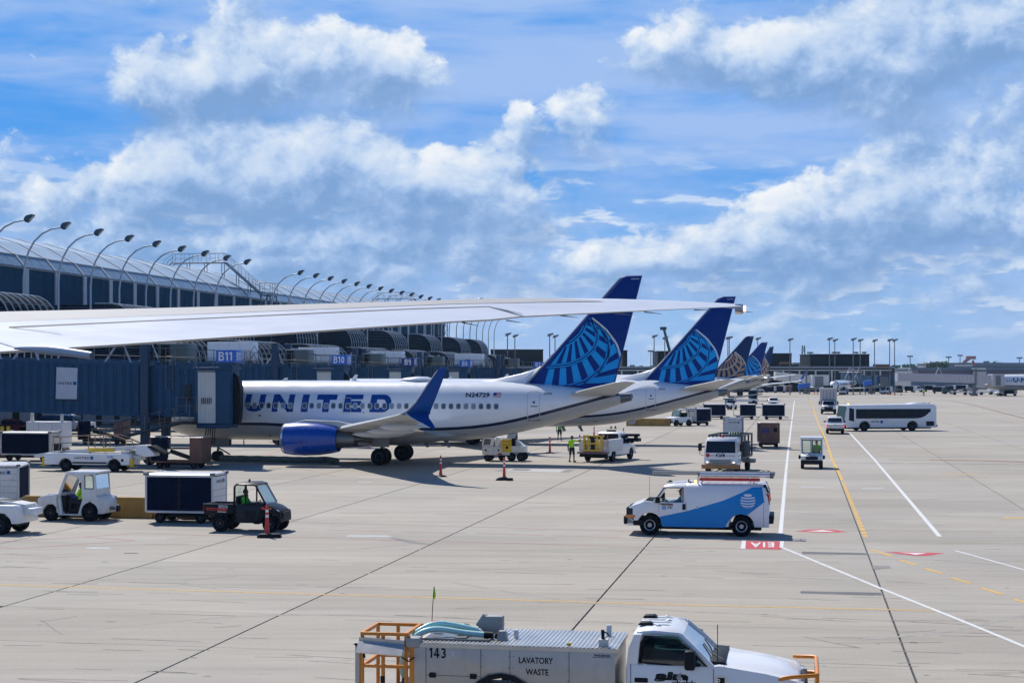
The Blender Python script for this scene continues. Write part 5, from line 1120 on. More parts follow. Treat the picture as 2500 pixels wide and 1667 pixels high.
# --- lavatory service truck at the bottom edge
def lavatory_truck():
    near = Vector(((1524-1250)/FPX*26.6, 26.6, 0)); O = near+U*1.0
    T = thing('lavatory_truck', 'white pickup truck with a stainless tank body marked 143, at the bottom edge', 'service truck', O, HEAD_R); T.scale = (.97, .97, .97)
    top = [(3.02, .62), (3.02, 1.02), (2.92, 1.13), (2.4, 1.24), (1.62, 1.35), (1.50, 1.33), (.08, 1.33), (.02, 1.28)]
    b = MB().prism(side_profile([(x, z) for x, z in top], .45, (2.25,), .50, .41), 'y', -.98, .98).build('body', WHITE, T, bevel=.05)
    hd = MB().loft([[(x, -w, z), (x, -w*.72, z+d), (x, 0, z+d*1.15), (x, w*.72, z+d), (x, w, z)] for x, w, z, d in ((1.70, .90, 1.31, .05), (2.1, .88, 1.27, .07), (2.6, .84, 1.18, .07), (2.92, .78, 1.08, .05), (3.0, .7, 1.02, .02))]).build('bonnet', WHITE, T, smooth=60)
    c = MB(); levels(c, [(1.80, .12, .98, .80, .08), (1.86, .16, .90, .76, .10), (1.925, .26, .78, .60, .15)]); c.build('cab_roof', WHITE, T, smooth=50)
    for y in (-.42, -.14, .14, .42): MB().prism([(.3, 1.925), (.75, 1.928), (.7, 1.945), (.34, 1.945)], 'y', y-.03, y+.03).build('roof_bead', WHITE, T)
    for s in (-1, 1):
        MB().prism([(.02, 1.25), (.22, 1.25), (.26, 1.70), (.30, 1.84), (.16, 1.84), (.06, 1.6)], 'y', s*.86-.10, s*.86+.04).build('window_pillar', WHITE, T, bevel=.02)
        MB().tube([(1.52, s*.95, 1.28), (1.25, s*.90, 1.55), (.94, s*.80, 1.82)], [.055, .05, .05], 6).build('window_pillar', WHITE, T); MB().tube([(.94, s*.81, 1.83), (.5, s*.84, 1.86), (.2, s*.82, 1.83)], .04, 6).build('roof_gutter', WHITE, T)
        wp = [(.28, 1.36), (.33, 1.74), (.42, 1.80), (.90, 1.76), (1.14, 1.58), (1.42, 1.30), (1.40, 1.20), (1.02, 1.21), (.78, 1.33)]
        g = MB().prism(wp, 'y', s*.955-.004, s*.955+.004).build('side_window', TINT, T, smooth=0)
        q = MB(); seam(q, wp+wp[:2], s*.965, .03); q.build('window_seal', BLACK, T, smooth=0)
        MB().bx(1.00, 1.22, s*1.02-.06, s*1.28+.02*s if False else s*1.02+.20*s, 1.20, 1.56) if False else MB().bx(1.04, 1.22, min(s*1.02, s*1.24), max(s*1.02, s*1.24), 1.29, 1.62).build('mirror', BLACK, T, bevel=.04)
        MB().cyl((1.28, s*.95, 1.34), (1.14, s*1.1, 1.38), .03).build('mirror_arm', BLACK, T)
    MB().add([(1.52, -.90, 1.33), (1.52, .90, 1.33), (.94, .76, 1.83), (.94, -.76, 1.83)], [(0, 1, 2, 3)]).build('windscreen', SCREEN, T, smooth=0); MB().add([(.10, -.75, 1.40), (.10, .75, 1.40), (.18, .70, 1.75), (.18, -.70, 1.75)], [(0, 1, 2, 3)]).build('rear_window', TINT, T, smooth=0)
    MB().bx(.1, 1.45, -.9, .9, .8, 1.05).bx(1.15, 1.55, -.88, .88, 1.02, 1.28).build('dashboard', BLACK, T); MB().bx(.25, .7, -.8, .8, 1.0, 1.12).bx(.2, .36, -.8, .8, 1.05, 1.62).build('seat', DARKC, T, bevel=.05)
    cw = MB().prism([(1.44, 1.34), (1.70, 1.30), (1.72, 1.385), (1.46, 1.40)], 'y', -.84, .84).build('wiper_cowl', BLACK, T, bevel=.01); MB().tube([(1.7, -.6, 1.37), (1.45, -.2, 1.42), (1.3, .1, 1.54)], .014, 5).build('wiper', BLACK, T); MB().tube([(1.6, .2, 1.37), (1.42, .5, 1.45), (1.3, .7, 1.54)], .014, 5).build('wiper', BLACK, T)
    for y, x in ((-.55, .55), (-.05, .66), (.05, .68), (.5, .62)): MB().ball((x, y, 1.935), (.05, .03, .025)).build('marker_lamp', HEADL, T)
    for y in (-.42, .42): MB().prism([(.18, 1.92), (.46, 1.93), (.40, 1.98), (.22, 1.97)], 'y', y-.10, y+.10).build('roof_lamp', BLACK, T, bevel=.015)
    MB().tube([(1.58, -.80, 1.33), (1.58, -.80, 2.02)], .007, 4).build('antenna', BLACK, T)
    MB().bx(.17, .40, -1.0, -.97, 1.02, 1.10).build('door_handle', BLACK, T, bevel=.015)
    sm = MB(); sm.bx(.10, .112, -.986, -.98, .5, 1.33); sm.bx(1.515, 1.527, -.986, -.98, .5, 1.3); sm.build('door_seam', STEEL, T, smooth=0)
    ve = MB().bx(1.58, 1.72, -.995, -.97, .86, 1.16).build('side_vent', BLACK, T, bevel=.01); vt = MB()
    seam(vt, [(1.58, .86), (1.72, .86), (1.72, 1.16), (1.58, 1.16), (1.58, .86)], -.998, .018); vt.build('vent_trim', ALU, ve, smooth=0); lettering(ve, 'F350', ALU, (1.63, -.998, .88), (0, 0, 1), (-1, 0, 0), .05, .25, bold=.02)
    xd, zd = (1, 0, 0), (0, 0, 1)
    l = lettering(T, 'air', BLACK, (.52, -.985, 1.085), xd, zd, .14, .50, bold=.06, skew=.2); lettering(T, 'check', BLACK, (.80, -.985, 1.0), xd, zd, .08, .42, bold=.03, skew=.25); lettering(T, '773-631-0400', BLACK, (.58, -.985, .915), xd, zd, .065, .62, bold=.015)
    sw = MB(); P = [(.50+.06, 1.02), (.52, .98), (.56, .965), (.66, .975), (.80, 1.03), (.95, 1.06), (1.05, 1.02), (1.07, .96), (1.05, .92)]
    for q in stroke(P, .022): sw.add([(a, -.986, z+.09) for a, z in q], [(0, 1, 2, 3)])
    sw.add([(.88, -.988, 1.12), (.97, -.988, 1.06), (.965, -.988, 1.22)], [(0, 1, 2)], 1); sw.add([(.99, -.986, 1.08), (1.09, -.986, 1.08), (1.09, -.986, 1.15), (1.04, -.986, 1.18), (.99, -.986, 1.17)], [(0, 1, 2, 3, 4)]); sw.build('door_emblem', [BLACK, PANELG], T, smooth=0, recalc=False)
    for s in (-1, 1):
        MB().prism([(2.74, .86), (3.04, .82), (3.06, 1.05), (2.78, 1.08)], 'y', s*.76-.2, s*.76+.2).build('headlamp', HEADL, T, bevel=.03); MB().bx(2.72, 2.80, s*.985-.01, s*.985+.01, .86, 1.0).build('turn_signal', AMBL, T)
    MB().bx(3.0, 3.10, -.62, .62, .62, 1.06).build('grille', BLACK, T, bevel=.03); MB().bx(2.95, 3.16, -1.0, 1.0, .42, .62).build('front_bumper', STEEL, T, bevel=.03)
    gd = MB()
    for z in (1.20, .92): gd.tube([(2.62, -.95, z-.06), (2.72, -1.0, z-.02), (2.85, -1.0, z), (3.20, -.92, z+.02), (3.26, -.85, z+.02), (3.26, .85, z+.02), (3.20, .92, z+.02), (2.85, 1.0, z)], .035, 8)
    for y in (-.85, -.3, .3, .85): gd.cyl((3.26, y, .45), (3.26, y, 1.22), .032, n=8)
    gd.tube([(1.7, -1.03, .90), (2.5, -1.03, .90), (2.7, -1.02, .92)], .035, 8); gd.build('brush_guard', ORPAINT, T)
    for ax in (2.25, -2.15):
        for s in (-1, 1): wheel(T, ax, s*.84, .41, .26, s, RIM)
    MB().bx(-4.2, 3.0, -.45, .45, .48, .70).build('chassis', BLACK, T)
    # stainless tank body
    Z0, Z1 = .66, 1.575
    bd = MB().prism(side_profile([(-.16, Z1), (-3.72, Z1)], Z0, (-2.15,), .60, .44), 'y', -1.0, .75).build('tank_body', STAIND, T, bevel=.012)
    rf = MB(); x = -.14
    def ridge(x0, x1, y0, y1):
        n = int((x1-x0)/.072); pts = []
        for i in range(n):
            a = x0+(x1-x0)*i/n; d = (x1-x0)/n; pts += [(a, Z1+.006), (a+d*.25, Z1+.019), (a+d*.6, Z1+.019), (a+d*.85, Z1+.006)]
        pts.append((x1, Z1+.006)); rf.add([(a, y0, z) for a, z in pts]+[(a, y1, z) for a, z in pts], [(i, i+1, len(pts)+i+1, len(pts)+i) for i in range(len(pts)-1)])
    ridge(-2.42, -.14, -1.02, .77); ridge(-3.70, -2.42, -1.02, -.72); ridge(-3.70, -2.42, .50, .77); rf.build('corrugated_roof', STAIN, T, smooth=0)
    MB().bx(-3.74, -.12, -1.03, -1.0, Z1-.06, Z1+.008).bx(-.16, -.12, -1.0, .77, Z1-.06, Z1+.008).build('roof_trim', STAIN, T)
    wl = MB().bx(-3.66, -2.44, -.70, .48, Z1+.002, Z1+.006, 0).bx(-3.7, -2.42, -.73, -.70, Z1, Z1+.05).bx(-2.46, -2.42, -.72, .5, Z1, Z1+.05).bx(-3.1, -2.9, -.5, .4, Z1, Z1+.03, 0).build('hose_well', [STEEL], T)
    dm = MB()
    for a in (-3.5, -2.52, -2.0, -.96): dm.bx(a-.006, a+.006, -1.006, -1.0, Z0+.05, Z1-.07)
    dm.bx(-3.5, -2.52, -1.006, -1.0, 1.02, 1.03); dm.bx(-3.5, -2.0, -1.006, -1.0, .78, .79); dm.build('panel_seam', STEEL, T, smooth=0)
    for x in (-3.38, -2.65): h = MB().bx(x-.06, x+.06, -1.03, -1.0, .985, 1.07).build('latch', BLACK, T, bevel=.01)
    rv = MB()
    for x in (-2.50, -2.02, -.98, -1.94):
        for z in (.8, 1.0, 1.2, 1.4): rv.ball((x, -1.004, z), .010, 0, 5, 3)
    rv.build('rivet', STEEL, T)
    lettering(T, '143', BLACK, (-3.44, -1.008, 1.33), xd, zd, .175, .30, wide=True); lettering(T, 'LAVATORY', BLACK, (-1.84, -1.008, 1.29), xd, zd, .108, .60, bold=.02); lettering(T, 'WASTE', BLACK, (-1.72, -1.008, 1.09), xd, zd, .108, .40, bold=.02); lettering(T, 'PHOENIX', BLACK, (-.52, -1.008, 1.445), xd, zd, .035, .28, bold=.03); MB().add([(-.56, -1.008, 1.425), (-.22, -1.008, 1.425), (-.22, -1.008, 1.432), (-.56, -1.008, 1.432)], [(0, 1, 2, 3)]).build('name_line', BLACK, T, smooth=0)
    MB().bx(-3.05, -2.97, -1.008, -1.0, 1.36, 1.46).build('square_label', BANNER, T, smooth=0)
    ar = MB(); ar.prism([(-2.15+.66*math.cos(R(a)), .44+.66*math.sin(R(a))) for a in range(10, 171, 20)]+[(-2.15+.58*math.cos(R(a)), .44+.58*math.sin(R(a))) for a in range(170, 9, -20)], 'y', -1.05, -.9); ar.build('wheel_arch', BLACK, T)
    # hoses and fittings in the well
    def hose(name, pts, r, parent):
        P = [Vector(p) for p in pts]; D = [P[0]]
        for a, b_ in zip(P, P[1:]):
            n = max(2, int((b_-a).length/.05))
            D += [a.lerp(b_, (i+1)/n) for i in range(n)]
        S_ = D[:]
        for _ in range(14): S_ = [S_[0]]+[(S_[i-1]+S_[i]*2+S_[i+1])/4 for i in range(1, len(S_)-1)]+[S_[-1]]
        E = [S_[0].lerp(S_[1], 0)]; rr = []
        E = []; 
        for i in range(len(S_)-1): E += [S_[i], S_[i].lerp(S_[i+1], .5)]
        return MB().tube(E, [r if i % 2 else r*.86 for i in range(len(E))], 12).build(name, HOSEB, parent)
    hose('waste_hose', [(-2.52, -.45, Z1+.09), (-2.95, -.46, Z1+.12), (-3.45, -.50, Z1+.20), (-3.75, -.62, Z1+.12), (-3.95, -.72, Z1-.15), (-4.0, -.75, 1.25), (-4.0, -.76, 1.02), (-4.0, -.6, .92)], .056, T)
    hose('waste_hose', [(-2.75, -.05, Z1+.10), (-3.1, -.1, Z1+.18), (-3.5, -.25, Z1+.26), (-3.85, -.5, Z1+.10), (-3.98, -.6, 1.3), (-3.98, -.62, 1.0)], .056, T)
    MB().cyl((-2.56, -.45, Z1+.09), (-2.40, -.45, Z1+.085), .066, n=12).cyl((-2.36, -.45, Z1+.085), (-2.30, -.45, Z1+.08), .06, n=12).build('hose_coupling', BLACK, T); MB().loft([[(-2.32, -.58, Z1+.005), (-2.14, -.58, Z1+.005), (-2.14, -.36, Z1+.005), (-2.32, -.36, Z1+.005)], [(-2.29, -.54, Z1+.18), (-2.17, -.54, Z1+.18), (-2.17, -.40, Z1+.18), (-2.29, -.40, Z1+.18)]]).build('coupling_box', PANELG, T, bevel=.01)
    MB().bx(-2.68, -2.36, .20, .42, Z1, Z1+.32).prism([(-2.68, Z1+.02), (-2.86, Z1+.16), (-2.72, Z1+.36), (-2.58, Z1+.28)], 'y', .22, .40).build('pump_housing', PANELG, T, bevel=.01); MB().ball((-3.05, .1, Z1+.10), (.16, .12, .10), 0, 10, 6).build('valve', STEEL, T)
    MB().lathe([(0, .045), (.14, .045), (.15, .035)], (-2.02, -.25, Z1+.02), 'z', 10).build('white_cap', WHITE, T); MB().lathe([(0, .05), (.17, .05), (.19, .04)], (-.42, .30, Z1+.02), 'z', 10).build('white_cap', WHITE, T)
    MB().bx(-.46, -.30, -.88, -.76, Z1+.02, Z1+.14).cyl((-.38, -.82, Z1+.02), (-.40, -.82, Z1+.30), .03, n=8, m=1).tube([(-.40, -.82, Z1+.28), (-.32, -.80, Z1+.24), (-.28, -.80, Z1+.18)], .012, 5, 1).build('pto_lever', [CREAM, BLACK], T, bevel=0)
    MB().bx(-1.02, -.95, -.86, -.80, Z1+.02, Z1+.06).build('yellow_fitting', YELLOW, T)
    # rear basket
    fr = MB()
    for x in (-4.66, -4.28, -3.86):
        for y in (-.98, .1):
            fr.bx(x-.03, x+.03, y-.03, y+.03, .45, 1.72)
    fr.bx(-3.80, -3.70, -1.0, -.9, .45, 1.58)
    for z in (1.72, 1.15, .55):
        for y in (-.98, .1): fr.bx(-4.69, -3.8, y-.025, y+.025, z-.03, z+.03)
        fr.bx(-4.69, -4.63, -.98, .1, z-.03, z+.03)
    fr.bx(-3.89, -3.83, -.98, .1, 1.69, 1.75); fr.build('basket_frame', ORPAINT, T, bevel=.008); MB().bx(-4.7, -3.75, -1.0, .15, .40, .45).build('basket_floor', STEEL, T)
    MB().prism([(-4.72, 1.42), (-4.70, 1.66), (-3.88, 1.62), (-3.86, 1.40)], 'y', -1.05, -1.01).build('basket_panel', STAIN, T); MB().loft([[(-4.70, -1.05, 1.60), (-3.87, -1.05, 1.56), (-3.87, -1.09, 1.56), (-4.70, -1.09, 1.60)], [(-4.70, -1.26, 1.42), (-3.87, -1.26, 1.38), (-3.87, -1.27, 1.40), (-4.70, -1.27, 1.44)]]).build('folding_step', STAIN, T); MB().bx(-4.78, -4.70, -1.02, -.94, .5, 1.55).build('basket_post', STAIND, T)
    MB().bx(-3.86, -3.60, -1.06, -.80, 1.50, 1.68).build('light_box', PANELG, T, bevel=.04); MB().tube([(-4.78, -1.05, 1.54), (-4.62, -1.06, 1.47), (-4.60, -1.06, 1.30)], .022, 6).tube([(-3.96, -1.06, 1.36), (-3.80, -1.06, 1.26), (-3.70, -1.06, 1.34)], .014, 5).build('cable', BLACK, T); MB().bx(-4.32, -4.24, -1.02, -1.0, .86, .98).build('latch', BLACK, T)
    MB().tube([(-4.0, -.6, .95), (-4.02, -.62, .78), (-3.95, -.6, .62), (-3.8, -.5, .55)], .025, 6).build('drain_hose', mat('violet_hose', (.10, .09, .16), .5), T)
    MB().bx(-3.66, -3.52, .1, .22, Z1+.10, Z1+.22).bx(-3.64, -3.54, .08, .10, Z1+.12, Z1+.18, 1).build('beacon', [RED, BLACK], T, bevel=.01)
    fp = MB().tube([(-3.66, .16, Z1+.2), (-3.645, .16, Z1+.5), (-3.62, .16, Z1+.84)], .007, 4, 0).build('flag_pole', BLACK, T); MB().add([(-3.62, .16, Z1+.82), (-3.645, .16, Z1+.66), (-3.605, .18, Z1+.60), (-3.59, .17, Z1+.70), (-3.615, .16, Z1+.86)], [(0, 1, 2, 3, 4)]).build('pennant', HIVIS, fp, smooth=0)
lavatory_truck()

# --- dark utility vehicle and its driver
def utv():
    n = gp(592, 1299); T = thing('utility_vehicle', 'black open-bed utility vehicle with a red roof beacon, heading right', 'utility vehicle', n+U*.72, HEAD_R); T.scale = (.93, .95, .97)
    f = MB().prism(side_profile([(1.62, .58), (1.60, .80), (1.25, 1.00), (.92, 1.10), (.86, 1.12), (-.36, 1.12), (-.36, .62)], .40, (1.18,), .40, .34), 'y', -.70, .70).build('body', BLACK, T, bevel=.04)
    MB().prism([(-.30, 1.08), (.82, 1.05), (.60, .45), (-.22, .42)], 'y', -.725, -.70).build('door', mat('dark_navy_panel', (.004, .011, .028), .4, spec=.3), T, bevel=.01); MB().prism([(.02, .86), (.62, .86), (.46, .48), (.14, .48)], 'y', -.74, -.725).build('door_panel', mat('charcoal_panel', (.009, .012, .018), .6, spec=.2), T)
    bd = MB().bx(-1.68, -.42, -.72, -.66, .72, 1.10).bx(-1.68, -.42, .66, .72, .72, 1.10).bx(-1.70, -1.64, -.72, .72, .72, 1.10).bx(-.46, -.40, -.72, .72, .72, 1.12).bx(-1.68, -.42, -.70, .70, .70, .76).build('cargo_bed', BLACK, T, bevel=.012); MB().bx(-1.72, -.42, -.75, -.71, 1.09, 1.125).build('bed_rail', STEEL, T)
    MB().add([(-1.58, -.726, .86), (-.70, -.726, .83), (-.70, -.726, .93), (-1.58, -.726, .96)], [(0, 1, 2, 3)]).build('red_decal', RED, T, smooth=0); lettering(T, 'POLARIS', BLACK, (-1.52, -.729, .875), (1, 0, -.03), (0, 0, 1), .06, .42, bold=.05); MB().add([(-1.05, -.728, .95), (-.66, -.728, .94), (-.66, -.728, 1.05), (-1.05, -.728, 1.06)], [(0, 1, 2, 3)]).build('number_plate', BANNER, T, smooth=0); lettering(T, 'AV004EL', BLACK, (-1.03, -.731, .965), (1, 0, -.02), (0, 0, 1), .07, .35, bold=.02); MB().add([(-1.10, -.728, .78), (-.72, -.728, .77), (-.72, -.728, .81), (-1.10, -.728, .82)], [(0, 1, 2, 3)]).build('white_decal', BANNER, T, smooth=0)
    MB().bx(-1.72, -1.69, -.72, -.60, .84, 1.04).build('tail_lamp', REDL, T)
    cg = MB()
    for s in (-1, 1): cg.tube([(-.38, s*.68, 1.10), (-.38, s*.66, 1.80), (-.30, s*.62, 1.88), (.42, s*.62, 1.88), (.55, s*.64, 1.82), (.98, s*.68, 1.10)], .045, 6); cg.tube([(.10, s*.68, 1.08), (.12, s*.65, 1.85)], .035, 6)
    cg.build('cab_frame', BLACK, T); MB().loft([[(x, -w, z), (x, -w*.8, z+.06), (x, w*.8, z+.06), (x, w, z)] for x, w, z in ((-.42, .64, 1.84), (-.2, .68, 1.89), (.4, .68, 1.90), (.62, .66, 1.84))]).build('cab_roof', mat('satin_black', (.008, .012, .020), .4, spec=.3), T, smooth=50)
    MB().add([(1.0, -.62, 1.12), (1.0, .62, 1.12), (.58, .58, 1.82), (.58, -.58, 1.82)], [(0, 1, 2, 3)]).build('windscreen', SCREEN, T, smooth=0); MB().add([(-.39, -.6, 1.15), (-.39, .6, 1.15), (-.39, .58, 1.80), (-.39, -.58, 1.80)], [(0, 1, 2, 3)]).build('rear_window', CLEAR, T, smooth=0)
    MB().loft([[(x, -w, z-.10), (x, -w, z), (x, -w*.5, z+.05), (x, w*.5, z+.05), (x, w, z), (x, w, z-.10)] for x, w, z in ((.95, .66, 1.08), (1.25, .62, 1.02), (1.55, .50, .86))]).build('bonnet', mat('satin_black', (.008, .012, .020), .4, spec=.3), T, smooth=50)
    for s in (-1, 1): MB().prism([(1.20, .86), (1.56, .74), (1.52, .86), (1.24, .98)], 'y', s*.55-.12, s*.55+.12).build('headlamp', HEADL, T, bevel=.02)
    MB().bx(1.60, 1.66, -.45, .45, .55, .80).build('grille', BLACK, T); MB().bx(1.15, 1.22, -.735, -.70, .92, .98).build('turn_signal', AMBL, T); MB().add([(.78, -.706, .92), (1.06, -.706, .88), (1.08, -.706, .96), (.76, -.706, 1.04)], [(0, 1, 2, 3)]).build('red_decal', RED, T, smooth=0)
    for x, r, w in ((1.18, .34, .26), (-.98, .34, .30)):
        for s in (-1, 1): wheel(T, x, s*.62, r, w, s, DRIM, rr=.5)
    for s in (-1, 1): MB().prism([(-.98+.42*math.cos(R(a)), .34+.42*math.sin(R(a))) for a in range(20, 161, 20)]+[(-.98+.38*math.cos(R(a)), .34+.38*math.sin(R(a))) for a in range(160, 19, -20)], 'y', s*.62-.14, s*.62+.14).build('mudguard', BLACK, T)
    MB().bx(-1.5, 1.4, -.4, .4, .34, .60).build('chassis', BLACK, T); MB().lathe([(0, .05), (.10, .05), (.13, .035)], (.12, -.25, 1.95), 'z', 10).lathe([(-.04, .06), (0, .06)], (.12, -.25, 1.95), 'z', 10, 1).build('beacon', [REDL, BLACK], T)
    MB().bx(-.32, .15, -.6, .6, .70, .84).bx(-.36, -.22, -.6, .6, .82, 1.42).build('seat', BLACK, T, bevel=.04); MB().tube([(.55+.07*math.sin(a), -.32+.16*math.cos(a), 1.12+.14*math.sin(a)) for a in [i*2*math.pi/12 for i in range(13)]], .016, 5).build('steering_wheel', BLACK, T); MB().bx(-.30, -.22, .22, .42, 1.45, 1.66).build('extinguisher_panel', REDL, T)
    person('driver in a green vest at the wheel of the black utility vehicle', T.matrix_basis @ Vector((-.08, -.30, .30)), HEAD_R, top=HIGREEN, seated=True, sleeves=DARKC, lean=.02, h=1.72)
utv()

# --- carts
def cart_wheels(T, xs, r=.22, yy=.62):
    for x in xs:
        for s in (-1, 1): wheel(T, x, s*yy, r, .16, s, DRIM, rr=.5)
def covered_cart(label, loc, rz, L_=3.1, W_=1.55, zf=.52, zt=2.0, end_text=None, frame=CREAM, wheels=True, group='covered baggage carts', split=True, open_end=0.0, roofm=WHITE):
    T = thing('baggage_cart', label, 'baggage cart', loc, rz, group); h = L_/2; w = W_/2
    MB().bx(-h, h, -w, w, zf-.08, zf).build('deck', STEEL, T)
    MB().loft([[(x, -w-.02, zt-.06), (x, -w+.10, zt+.02), (x, w-.10, zt+.02), (x, w+.02, zt-.06)] for x in (-h-.02, h+.02)]).build('roof', roofm, T, smooth=0)
    fm = MB()
    for x in (-h, h):
        for y in (-w, w): fm.bx(x-.04, x+.04, y-.04, y+.04, zf-.05, zt-.04)
    fm.bx(-h, h, -w-.03, -w+.03, zt-.12, zt-.04).bx(-h, h, w-.03, w+.03, zt-.12, zt-.04).bx(-h, h, -w-.03, -w+.03, zf-.10, zf-.02).build('frame', frame, T, bevel=.008)
    for x in (-h, h):
        for y in (-w, w): MB().bx(x-.10, x+.10, y-.08, y+.08, zt-.06, zt+.06).build('corner_cap', STEEL, T, bevel=.02)
    for s in (-1, 1):
        xs = [-h+.05+open_end, 0 if split else h-.05, h-.05]
        for a, b in ((xs[0], xs[1]-.02), (xs[1]+.02, xs[2])) if split else ((xs[0], xs[1]),):
            q = MB(); n = 14; A = [(a+(b-a)*i/n, s*(w-.01)+.012*math.sin(i*2.4+a), zf+.01) for i in range(n+1)]; B = [(a+(b-a)*i/n, s*(w-.01)+.006*math.sin(i*1.7), zt-.10) for i in range(n+1)]
            q.add(A+B, [(i, i+1, n+2+i, n+1+i) for i in range(n)]); q.build('curtain', CURTAIN, T)
        if split and s < 0:
            sp = MB().bx(-.05, .05, -w-.02, -w+.01, zf, zt-.1)
            for z in (.35, .6, .85): sp.bx(-.14, .14, -w-.035, -w-.01, zf+(zt-zf)*z-.25, zf+(zt-zf)*z-.22)
            sp.build('curtain_strap', BLACK, T, smooth=0)
    for x in (-h, h):
        ep = MB(); n = 5
        for i in range(n): z0 = zf+(zt-.1-zf)*i/n; ep.bx(x-.015, x+.015, -w+.05, w-.05, z0+.008, zf+(zt-.1-zf)*(i+1)/n-.004)
        ep.build('end_board', WHITE_D, T, smooth=0)
    if end_text:
        for x, xd in ((h+.022, (0, 1, 0)), (-h-.022, (0, -1, 0))): lettering(T, 'UNITED', NAVY, (x, -.34*xd[1], zt-.36), xd, (0, 0, 1), .11, .66, wide=True); globe_mark(T, (x, .38*xd[1], zt-.38), xd, (0, 0, 1), .15)
    if wheels:
        cart_wheels(T, (-h+.55, h-.55)); MB().bx(-h+.3, h-.3, -.5, .5, .22, .34).bx(h, h+.5, -.05, .05, .24, .32).bx(-h+.4, -h+.7, -.55, .55, .28, .46).bx(h-.7, h-.4, -.55, .55, .28, .46).build('undercarriage', BLACK, T)
    return T
c1 = covered_cart('navy-curtained baggage cart with a white roof, behind the black utility vehicle', gp(438, 1277)+U*.75, HEAD_R, L_=2.85, end_text=True)
covered_cart('navy-curtained baggage cart at the left edge under the jet bridge', gp(62, 1125)+U*.75, HEAD_R, L_=3.6, end_text=True, split=False)
covered_cart('white-ended baggage cart cut by the left edge, beside the tractor', gp(-4, 1242)+U*.5, HEAD_NEAR+R(18), end_text=True, L_=2.9, W_=1.75)
def brown_cart(label, loc, rz, L_=3.2, W_=1.5, zt=2.05, open_=True, code=None):
    T = thing('baggage_cart', label, 'baggage cart', loc, rz, 'brown baggage carts'); h, w, zf = L_/2, W_/2, .50
    MB().bx(-h, h, -w, w, zf-.12, zf).build('deck', BROWN, T, bevel=.01); MB().loft([[(x, -w-.02, zt-.06), (x, -w+.12, zt), (x, w-.12, zt), (x, w+.02, zt-.06)] for x in (-h-.02, h+.02)]).build('roof', mat('tan_roof', (.50, .40, .34), .6), T, smooth=0)
    MB().bx(h-.05, h, -w, w, zf, zt-.06).build('end_board', BROWN, T); MB().bx(-h, -h+.05, -w, w, zf, zt-.06).build('end_board', BROWN, T)
    if open_:
        MB().bx(h-.85, h-.02, -w-.01, -w+.03, zf, zt-.08).build('side_board', BROWN, T); q = MB(); q.bx(-h+.05, -h+1.15, -w, -w+.04, zf, zt-.08).build('curtain', CURTAIN, T); MB().bx(-h+1.0, h-.8, -w, w, zf+.75, zf+.79).build('shelf', BROWN, T)
        MB().tube([(-h+1.2, -.3, zf+.6), (h-.9, -.3, zf+.15)], .14, 8).build('loose_duct', DARKC, T)
        for x in (-h+.03, h-.03):
            for y in (-w, w): MB().bx(x-.04, x+.04, y-.04, y+.04, zf, zt-.05).build('post', BROWN, T)
    else:
        MB().bx(-h+.05, h-.05, -w, -w+.03, zf, zt-.06).build('curtain', CURTAIN, T); MB().bx(-h+.05, h-.05, w-.03, w, zf, zt-.06).build('curtain', CURTAIN, T)
        pn_ = MB()
        for i in range(6): pn_.bx(h, h+.015, -w+.06, w-.06, zf+.08+i*.235, zf+.30+i*.235)
        pn_.build('end_slat', BROWN, T, smooth=0); MB().bx(h+.016, h+.03, .30, .58, 1.30, 1.62).build('vent', BLACK, T, smooth=0)
        for y in (-w+.05, 0, w-.05): MB().ball((h+.02, y*.8, zt-.28), .035).build('reflector', HEADL, T)
    if code: lettering(T, code, UBLUE, (h+.03, -w+.18, 1.22), (0, 1, 0), (0, 0, 1), .34, .60, wide=True)
    cart_wheels(T, (-h+.6, h-.6)); MB().bx(-h+.3, h-.3, -.5, .5, .22, .36).bx(h, h+.4, -.05, .05, .24, .32).build('undercarriage', BLACK, T); return T
brown_cart('open brown baggage cart with a dark curtain, left of the nose wheel', gp(430, 1144)+U*.75, HEAD_R, L_=3.5)
brown_cart('brown baggage cart marked B10 behind the fuel truck', gp(1875, 1093)+U*1.4, HEAD_NEAR+R(6), L_=2.8, W_=1.6, open_=False, code='B10')
brown_cart('long brown baggage cart in the shade below the jet bridge', gp(242, 1085)+U*1.0, HEAD_R, L_=4.1)

